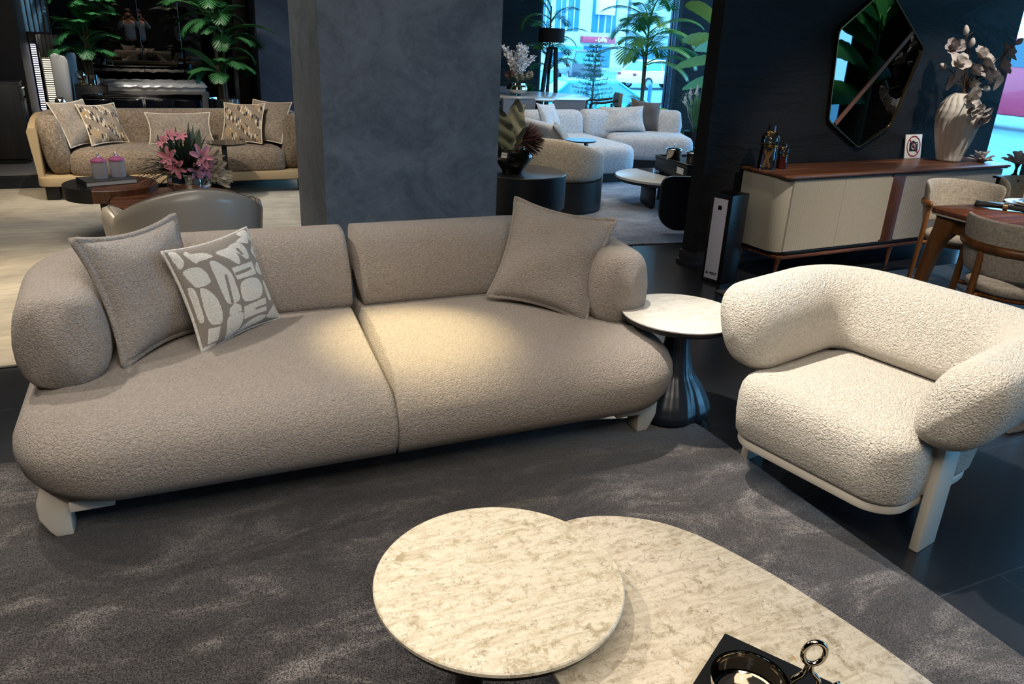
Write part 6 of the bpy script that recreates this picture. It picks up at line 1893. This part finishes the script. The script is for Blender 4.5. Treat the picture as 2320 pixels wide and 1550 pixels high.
# ================================================================ street outside the glass
GZ = -0.85
M_ASPH = plaster('asphalt', '#4f7482', '#5f8593', 0.6, 0.7, 0.1)
b = B().box((55, 40, GZ - 0.1), (89.8, 140, 0.2))
b.build('ground_street', M_ASPH, kind='structure', smooth=False)
B().box((6, 54.3, GZ - 0.11), (8, 80, 0.2)).build('ground_yard', M_ASPH, kind='structure', smooth=False)
pv = simple('paving', '#8fa4ab', 0.8, bump=0.1, bscale=4)
B().box((11.55, 15, GZ + 0.05), (2.6, 60, 0.1), 0.02).build('ground_pavement', pv, kind='structure')
B().box((30, 56, GZ + 0.06), (60, 6, 0.12), 0.02).build('ground_far_pavement', pv, kind='structure')
def car(label, loc, rz, body, cat='car', s=1.0, van=False):
    t = thing('car', label, cat, (loc[0], loc[1], GZ), rz)
    L, W = 4.3 * s, 1.76
    pm = simple('paint_' + body.strip('#'), body, 0.25, coat=0.6)
    gl = simple('car_glass', '#3b8199', 0.08)
    if not van:
        lower = [(-2.12, 0.32), (-2.15, 0.55), (-2.08, 0.80), (-1.75, 0.92), (-0.9, 0.95), (0.75, 0.95), (1.55, 0.83), (2.05, 0.68), (2.14, 0.5), (2.1, 0.28)]
        gb = [(-1.75, 0.92), (0.95, 0.93)]; gt = [(-1.15, 1.40), (0.15, 1.42)]
    else:
        lower = [(-2.15, 0.32), (-2.18, 0.9), (-2.1, 1.05), (0.9, 1.05), (1.7, 0.98), (2.1, 0.8), (2.15, 0.4)]
        gb = [(-2.1, 1.05), (1.15, 1.05)]; gt = [(-1.95, 1.68), (0.55, 1.70)]
    def prof(sc, inset):
        cx, cz = 0, 0.6
        return [(cx + (x - cx) * (1 - inset), cz + (z - cz) * (1 - inset * 1.5)) for x, z in lower]
    b = B(); rings = []
    for y, ins in ((-0.88, 0.06), (-0.86, 0.02), (-0.8, 0.0), (0.8, 0.0), (0.86, 0.02), (0.88, 0.06)):
        rings.append([(x * s, y, z) for x, z in prof(1, ins)])
    b.loft(rings).build('body', pm, t, angle=40)
    b = B()
    def gr(y0, y1):
        return [(gb[0][0] * s, -y0, gb[0][1]), (gb[1][0] * s, -y0, gb[1][1]), (gb[1][0] * s, y0, gb[1][1]), (gb[0][0] * s, y0, gb[0][1])], [(gt[0][0] * s, -y1, gt[0][1]), (gt[1][0] * s, -y1, gt[1][1]), (gt[1][0] * s, y1, gt[1][1]), (gt[0][0] * s, y1, gt[0][1])]
    lo, hi = gr(0.80, 0.64)
    b.loft([lo, hi]).build('windows', gl, t, angle=20)
    b = B(); h2 = [(x * 1.01, y * 1.01, z) for x, y, z in hi]
    b.loft([[(x, y, z - 0.03) for x, y, z in h2], h2, [(x * 0.92, y * 0.9, z + 0.05) for x, y, z in h2]]).build('roof', pm, t, angle=60)
    pl = B()
    for i in range(4): pl.rod(lo[i], hi[i], 0.035, 0.03, 8)
    for sx in (-1, 1): pl.rod((-0.35 * s, sx * 0.80, 0.93 if not van else 1.05), (-0.4 * s, sx * 0.65, gt[0][1]), 0.03, 0.03, 8)
    pl.build('pillars', pm, t)
    for x in (-1.35, 1.32):
        for sy in (-1, 1):
            w = B().lathe([(0.0, -0.1), (0.26, -0.1), (0.32, -0.08), (0.32, 0.08), (0.26, 0.1), (0, 0.1)], n=28, M=Matrix.Rotation(PI / 2, 4, 'X')).build('wheel', simple('tyre', '#15181a', 0.8), t, loc=(x * s, sy * 0.80, 0.32))
            B().lathe([(0, -0.11), (0.19, -0.11), (0.2, 0.11), (0, 0.11)], n=20, M=Matrix.Rotation(PI / 2, 4, 'X')).build('hub', simple('alloy', '#9fa8ac', 0.3, 0.8), w)
    for sy in (-1, 1):
        B().box((2.08 * s, sy * 0.62, 0.66), (0.08, 0.3, 0.12), 0.03).build('headlight', M_WHITE, t)
        B().box((-2.1 * s, sy * 0.62, 0.75), (0.08, 0.26, 0.14), 0.03).build('tail_light', simple('tail_red', '#8c1a1e', 0.3), t)
    return t
car('bright teal car parked close outside the far window', (10.9, 18.0), -12, '#1f9fb4', s=1.0)
car('pale blue car parked beyond the floor lamp', (9.3, 21.2), 25, '#3aa0c8')
car('white car at the right of the far window behind the palm', (25.3, 36.5), 8, '#e6ecec')
car('dark van behind the conifer in the far window', (23.5, 42.0), 75, '#1c2a38', van=True)
def truck():
    t = thing('truck', 'red truck standing across the road at the right frame edge', 'truck', (28.5, 18.3, GZ), -90)
    pm = simple('truck_red', '#b5203e', 0.35, coat=0.4)
    B().prism([(-3.2, 0.5), (-3.2, 2.0), (-1.0, 2.05), (-0.9, 3.0), (0.6, 3.1), (1.1, 2.0), (2.4, 1.85), (2.6, 1.3), (2.6, 0.5)], -1.0, 1.0, bev=0.08, axis='y').build('body', pm, t)
    B().prism([(-0.75, 2.1), (-0.7, 2.9), (0.5, 2.95), (0.9, 2.1)], -1.02, 1.02, axis='y').build('side_windows', simple('truck_glass', '#2c4c5c', 0.1), t)
    B().box((2.62, 0, 0.8), (0.1, 1.9, 0.35), 0.03).build('bumper', simple('bumper_grey', '#9a8f93', 0.5), t)
    for x in (-2.2, 1.6):
        for sy in (-1, 1): B().lathe([(0, -0.15), (0.45, -0.15), (0.5, -0.1), (0.5, 0.1), (0.45, 0.15), (0, 0.15)], n=28, M=Matrix.Rotation(PI / 2, 4, 'X')).build('wheel', simple('truck_tyre', '#1b1e22', 0.8), t, loc=(x, sy * 0.95, 0.5))
truck()
def building(label, x0, x1, y, h, wall, wins, name='building'):
    t = thing(name, label, 'building', ((x0 + x1) / 2, y, GZ))
    cx = (x0 + x1) / 2
    B().box((0, 5, h / 2), (x1 - x0, 10, h)).build('wall', wall, t, smooth=False)
    gl = simple('facade_glass', '#2b6f98', 0.12)
    for (a, c, z0, z1) in wins:
        w = B().box(((a + c) / 2 - cx, -0.02, (z0 + z1) / 2 - GZ), (c - a, 0.1, z1 - z0)).build('window', gl, t, smooth=False)
        B().box(((a + c) / 2 - cx, -0.09, (z0 + z1) / 2 - GZ), (0.06, 0.06, z1 - z0)).build('mullion', M_WHITE, w)
    B().box((0, 5, h + 0.15), (x1 - x0 + 0.4, 10.4, 0.3)).build('parapet', simple('parapet_grey', '#a9b7ba', 0.7), t)
    return t
wl = plaster('pale_stone_facade', '#b7c0bd', '#cdd5d1', 0.8, 0.8, 0.1)
wins = [(29.9, 30.7, 2.0, 7.0), (31.2, 32.1, 2.0, 7.0), (32.35, 33.35, 2.0, 7.0), (34.6, 35.8, 2.0, 7.0), (36.0, 36.9, 2.0, 7.0), (27.5, 28.8, 2.0, 7.0), (25.5, 26.8, 2.0, 7.0), (31.0, 33.5, -0.8, 0.35), (34.0, 36.6, -0.8, 0.9)]
building('pale stone building with tall blue windows across the street', 22.0, 38.0, 60, 15, wl, wins)
building('grey-blue building with white shop signs across the street', 38.3, 62.0, 60, 15, simple('blue_grey_render', '#9fb4bf', 0.8), [(43.0, 43.6, 3.6, 4.05), (44.6, 46.0, 3.6, 5.0), (39.0, 41.0, -0.8, 0.9), (41.6, 43.4, -0.8, 0.9), (44.2, 47.5, -0.8, 0.9), (48, 52, -0.8, 0.9), (48, 50, 3, 5)])
building('low white building along the road behind the red truck', 44, 80, 4.0, 8, simple('white_render', '#b9c6ca', 0.8), [(46, 50, 0.2, 2.0), (52, 56, 0.2, 2.0), (47, 50, 3.2, 5.0)]).rotation_euler = (0, 0, math.radians(-80))
def shop_sign(label, x0, x1, z0, z1, col, marks, ink, y=59.6, cat='sign'):
    t = thing('shop_sign', label, cat, ((x0 + x1) / 2, y, (z0 + z1) / 2))
    B().box((0, 0.1, 0), (x1 - x0, 0.5, z1 - z0), 0.02).build('panel', simple('sign_' + col.strip('#'), col, 0.4), t)
    b = B()
    for pts in marks:
        b.tube(catmull([(x, -0.2, z) for x, z in pts], 5), 0.055, 6)
    if marks: b.build('lettering', simple('ink_' + ink.strip('#'), ink, 0.5), t)
shop_sign('red shop sign with white script lettering across the street', 33.6, 36.7, 1.17, 1.66, '#c23a52', [[(-0.05, 0.16), (-0.12, -0.02), (-0.08, -0.14), (0.02, -0.13)], [(0.12, 0.12), (0.1, -0.12)], [(0.24, -0.12), (0.26, 0.15), (0.36, 0.16)], [(0.2, 0.02), (0.36, 0.03)], [(0.45, -0.08), (0.6, 0.02), (0.5, 0.08), (0.43, -0.06), (0.55, -0.13), (0.66, -0.08)], [(-0.4, -0.05), (-0.3, -0.05)]], '#f2eef0')
shop_sign('blank white shop light box high above the red sign', 34.85, 36.45, 3.35, 4.55, '#eef4f4', [], '#ffffff')
shop_sign('white shop fascia with dark lettering behind the palm', 40.6, 43.9, 1.95, 3.0, '#dfe9ea', [[(-0.9 + 0.42 * i + 0.14 * math.cos(a), 0.0 + 0.22 * math.sin(a)) for a in [k * 0.9 for k in range(2, 7)]] for i in range(5)], '#4a8ca4')
shop_sign('teal shop awning below the dark windows across the street', 30.6, 33.4, 0.5, 0.85, '#2f9fb0', [], '#ffffff', 59.3)
def street_tree():
    t = thing('conifer', 'small open-branched conifer standing outside the far window', 'tree', (9.05, 15.45, GZ))
    rnd = random.Random(12)
    B().tube([(0, 0, 0), (0.01, 0, 1.2), (0.03, 0, 2.3)], [0.035, 0.025, 0.008], 8).build('trunk', simple('bark', '#3a3a33', 0.9), t)
    g = B()
    for i in range(15):
        z = 0.85 + 1.4 * i / 14; L = 0.62 * (1 - 0.75 * i / 14)
        for k in range(4):
            a = 2.4 * i + k * PI / 2 + rnd.uniform(-0.3, 0.3)
            d = Vector((math.cos(a), math.sin(a), 0.25)); p0 = Vector((0.01, 0, z)); p1 = p0 + d * L + Vector((0, 0, -0.05))
            g.tube([p0, p0.lerp(p1, 0.5) + Vector((0, 0, 0.03)), p1], [0.008, 0.006, 0.002], 4)
            for q in range(34):
                p = p0.lerp(p1, 0.15 + 0.85 * q / 34)
                dd = d * 0.6 + Vector((rnd.uniform(-1, 1), rnd.uniform(-1, 1), rnd.uniform(-0.3, 0.6)))
                leafb(g, p, dd, Vector((0, 0, 1)), 0.10, 0.022, 0, 0, 2)
    g.build('branches', simple('conifer_green', '#3c6b5c', 0.7), t, angle=180)
street_tree()
for (x, y) in ((9.47, 16.4), (11.9, 17.4)):
    t = thing('bollard', ['blue-grey bollard left of the conifer outside the far window', 'blue-grey bollard right of the conifer outside the far window'][x > 10], 'bollard', (x, y, GZ))
    B().lathe([(0.06, 0), (0.05, 0.05), (0.05, 1.35), (0.055, 1.36), (0.04, 1.42), (0, 1.43)], n=20).build('post', simple('bollard_blue', '#3f6f8c', 0.5), t)
# ================================================================ the person holding the phone (seen in the wardrobe mirror)
def skin_mesh(name, verts, edges, radii, mat, parent, root=0, sub=2):
    me = bpy.data.meshes.new(name); me.from_pydata(verts, edges, [])
    o = bpy.data.objects.new(name, me); link_obj(o, parent)
    sk = o.modifiers.new('skin', 'SKIN'); sk.use_smooth_shade = True
    sd = o.modifiers.new('sub', 'SUBSURF'); sd.levels = sub; sd.render_levels = sub
    L = me.skin_vertices[0].data
    for i, r in enumerate(radii):
        L[i].radius = (r, r) if not isinstance(r, tuple) else r
        L[i].use_root = (i == root)
    me.materials.append(mat)
    return o
def person():
    t = thing('person', 'person in a pale blue shirt holding up a phone, reflected in the wardrobe mirror', 'person', (0, -0.42, 0.012), 0)
    sk = simple('skin', '#b98768', 0.55); sh = simple('pale_blue_shirt', '#9fb3c6', 0.8); tr = simple('dark_trousers', '#15151a', 0.85); hr = simple('dark_hair', '#1a1512', 0.7)
    # body: x right (facing +y), heights in metres; one continuous surface
    V = [(0, 0, 0.95), (0, 0.0, 1.12), (0, 0.01, 1.30), (0, 0.0, 1.42), (0, 0.02, 1.50), (0, 0.04, 1.58), (0, 0.045, 1.68), (0, 0.02, 1.74),
         (-0.10, 0, 0.88), (-0.11, 0.03, 0.50), (-0.115, 0.0, 0.09), (-0.13, 0.16, 0.035),
         (0.10, 0, 0.88), (0.11, 0.03, 0.50), (0.115, 0.0, 0.09), (0.13, 0.16, 0.035),
         (-0.18, 0.0, 1.40), (-0.30, 0.10, 1.26), (-0.16, 0.30, 1.50), (-0.115, 0.345, 1.565),
         (0.18, 0.0, 1.40), (0.30, 0.10, 1.26), (0.16, 0.30, 1.50), (0.115, 0.345, 1.565)]
    E = [(0, 1), (1, 2), (2, 3), (3, 4), (4, 5), (5, 6), (6, 7), (0, 8), (8, 9), (9, 10), (10, 11), (0, 12), (12, 13), (13, 14), (14, 15), (3, 16), (16, 17), (17, 18), (18, 19), (3, 20), (20, 21), (21, 22), (22, 23)]
    R = [(0.12, 0.095), (0.125, 0.10), (0.165, 0.12), (0.12, 0.09), 0.055, (0.075, 0.085), (0.08, 0.1), (0.06, 0.07),
         0.088, 0.058, 0.042, 0.04, 0.088, 0.058, 0.042, 0.04,
         0.062, 0.043, 0.03, 0.028, 0.062, 0.043, 0.03, 0.028]
    skin_mesh('body', V, E, R, sk, t, 0)
    # shirt over torso and sleeves
    sv = [(0, 0, 0.84), (0, 0.0, 1.12), (0, 0.01, 1.30), (0, 0.0, 1.42), (-0.18, 0.0, 1.40), (-0.305, 0.10, 1.26), (-0.19, 0.26, 1.455), (0.18, 0.0, 1.40), (0.305, 0.10, 1.26), (0.19, 0.26, 1.455)]
    skin_mesh('shirt', sv, [(0, 1), (1, 2), (2, 3), (3, 4), (4, 5), (5, 6), (3, 7), (7, 8), (8, 9)], [(0.19, 0.155), (0.17, 0.14), (0.18, 0.135), (0.13, 0.10), 0.075, 0.056, 0.043, 0.075, 0.056, 0.043], sh, t, 0)
    tv = [(0, 0, 1.03), (-0.10, 0, 0.86), (-0.11, 0.03, 0.50), (-0.115, 0.0, 0.10), (0.10, 0, 0.86), (0.11, 0.03, 0.50), (0.115, 0.0, 0.10)]
    skin_mesh('trousers', tv, [(0, 1), (1, 2), (2, 3), (0, 4), (4, 5), (5, 6)], [(0.185, 0.15), 0.12, 0.08, 0.062, 0.105, 0.078, 0.062], tr, t, 0)
    for sx in (-1, 1):
        B().box((sx * 0.125, 0.08, 0.045), (0.09, 0.27, 0.085), 0.035, seg=4).build('shoe', M_BLACK, t)
        # five fingers wrapping the ends of the phone
        for k in range(4):
            z = 1.60 - 0.016 * k
            L = [0.07, 0.078, 0.074, 0.06][k]
            B().tube(bez((sx * 0.112, 0.352, z - 0.015), (sx * 0.105, 0.375, z - 0.005), (sx * 0.10, 0.407, z), (sx * (0.112 - L * 0.75), 0.4085, z + 0.006), 8), [0.0095, 0.0095, 0.009, 0.009, 0.0085, 0.0085, 0.008, 0.0075, 0.006], 10).build('finger', sk, t, angle=180)
        B().tube(bez((sx * 0.105, 0.345, 1.545), (sx * 0.085, 0.352, 1.535), (sx * 0.07, 0.366, 1.55), (sx * 0.055, 0.376, 1.565), 8), [0.012, 0.012, 0.0115, 0.011, 0.0105, 0.01, 0.009, 0.008, 0.006], 10).build('thumb', sk, t, angle=180)
        b = B(); b.lathe([(0, -0.03), (0.012, -0.022), (0.016, 0), (0.012, 0.022), (0, 0.03)], (sx * 0.088, 0.045, 1.645), 12); b.build('ear', sk, t, angle=180)
        b = B(); b.lathe([(0, -0.011), (0.011, 0), (0, 0.011)], (sx * 0.032, 0.135, 1.66), 10); b.build('eye', M_WHITE, t)
    B().tube([(0, 0.14, 1.665), (0, 0.162, 1.63), (0, 0.145, 1.618)], [0.008, 0.014, 0.01], 8).build('nose', sk, t, angle=180)
    B().box((0, 0.133, 1.585), (0.045, 0.012, 0.012), 0.004).build('mouth', simple('lips', '#8a5148', 0.6), t)
    b = B(); b.lathe([(0.088, 1.69), (0.098, 1.72), (0.09, 1.77), (0.06, 1.805), (0, 1.815)], (0, 0.022, 0), 24); b.build('hair', hr, t, angle=180)
    # phone: its lens sits just behind the camera position
    p = thing('phone', 'dark phone held up in landscape by the reflected person', 'phone', (0, -0.026, 1.60))
    B().box((0, 0, 0), (0.156, 0.008, 0.074), 0.003).build('case', M_BLACKG, p)
    B().lathe([(0, 0.0), (0.007, 0.0), (0.007, 0.003), (0, 0.003)], n=20, M=Matrix.Rotation(-PI / 2, 4, 'X')).build('lens', M_CHROME, p, loc=(0.0, 0.004, 0.0))
person()
# ---------------------------------------------------------------- light
w = bpy.data.worlds.new('world'); SC.world = w; w.use_nodes = True
bg = w.node_tree.nodes['Background']; bg.inputs[0].default_value = (0.25, 0.60, 1.0, 1); bg.inputs[1].default_value = 9.0
def area(name, loc, size, power, col, rot=(0, 0, 0), size_y=None):
    l = bpy.data.lights.new(name, 'AREA'); l.energy = power; l.color = col; l.size = size
    if size_y: l.shape = 'RECTANGLE'; l.size_y = size_y
    o = bpy.data.objects.new(name, l); COL.objects.link(o); o.location = loc
    o.rotation_euler = [math.radians(a) for a in rot]
    return o
def spot(name, loc, target, power, col=(1, 0.8, 0.55), ang=40, blend=0.6, rad=0.04):
    l = bpy.data.lights.new(name, 'SPOT'); l.energy = power; l.color = col; l.spot_size = math.radians(ang); l.spot_blend = blend; l.shadow_soft_size = rad
    o = bpy.data.objects.new(name, l); COL.objects.link(o); o.location = loc
    d = Vector(target) - Vector(loc)
    o.rotation_euler = d.to_track_quat('-Z', 'Y').to_euler()
    return o
WARM = (1.0, 0.80, 0.54); NEUT = (1.0, 0.90, 0.78)
def lamp(x, y, tx, ty, tz, p, col, ang, blend=0.8, rad=0.05):
    spot('spot_and_fill', (x, y, 3.2), (tx, ty, tz), p, col, ang, blend, rad)  # serves the store's ceiling spots and the spots added as fill
CLEAN = (1.0, 0.91, 0.79)
lamp(0.55, 3.75, 0.88, 2.76, 0.43, 1250, (1.0, 0.82, 0.44), 18, 1.0)
lamp(-0.9, 3.95, 0.15, 2.6, 0.43, 280, NEUT, 62)
lamp(1.45, 2.95, 2.38, 1.80, 0.45, 760, CLEAN, 46)
lamp(0.15, 2.35, 0.85, 1.15, 0.4, 175, CLEAN, 46)
lamp(-1.3, 3.3, -0.5, 1.6, 0.0, 150, NEUT, 60)
lamp(-0.1, 6.5, 0.1, 8.4, 0.5, 280, NEUT, 58)
lamp(-1.6, 7.0, -1.0, 8.2, 0.4, 200, WARM, 40)
lamp(-1.0, 5.4, -1.0, 5.1, 0.0, 420, WARM, 50)
lamp(1.0, 7.0, 1.2, 6.8, 0.0, 200, NEUT, 50)
lamp(4.1, 2.5, 4.7, 4.25, 0.6, 230, NEUT, 40)
lamp(5.6, 3.2, 6.0, 4.4, 1.1, 240, NEUT, 34)
lamp(4.6, 2.1, 4.7, 2.9, 0.7, 260, NEUT, 50)
lamp(3.0, 5.3, 3.3, 6.4, 0.6, 260, WARM, 44)
lamp(7.6, 9.6, 8.0, 10.3, 1.2, 160, CLEAN, 60)  # spot added to brighten the banana leaves
lamp(-0.2, 10.7, -0.5, 11.8, 1.0, 200, CLEAN, 70)  # spot added to lift the dark headboard
lamp(0.4, 8.9, 0.8, 9.9, 1.0, 170, CLEAN, 60)
lamp(7.6, 1.6, 8.5, 2.1, 1.2, 500, CLEAN, 70)  # added to brighten the banana plant for its mirror reflection
lamp(0.2, -1.2, 0.0, -0.3, 1.3, 120, CLEAN, 50)  # added to light the person for the wardrobe reflection
area('ceiling_fill', (0.4, -0.9, 3.25), 1.6, 95, CLEAN)  # unseen soft panel added as frontal fill
lamp(-1.2, 0.2, -0.2, 2.6, 0.2, 110, NEUT, 60)  # front spot added as fill on the sofa front
area('ceiling_fill', (0.5, 1.2, 3.25), 2.0, 45, NEUT)  # soft overhead fill added above the coffee tables
area('ceiling_fill', (-0.8, 6.0, 3.25), 2.5, 60, NEUT)  # ambient fill added over the tweed sofa group
area('ceiling_fill', (5.2, 8.0, 3.25), 2.5, 90, CLEAN)  # ambient fill added over the sectional area
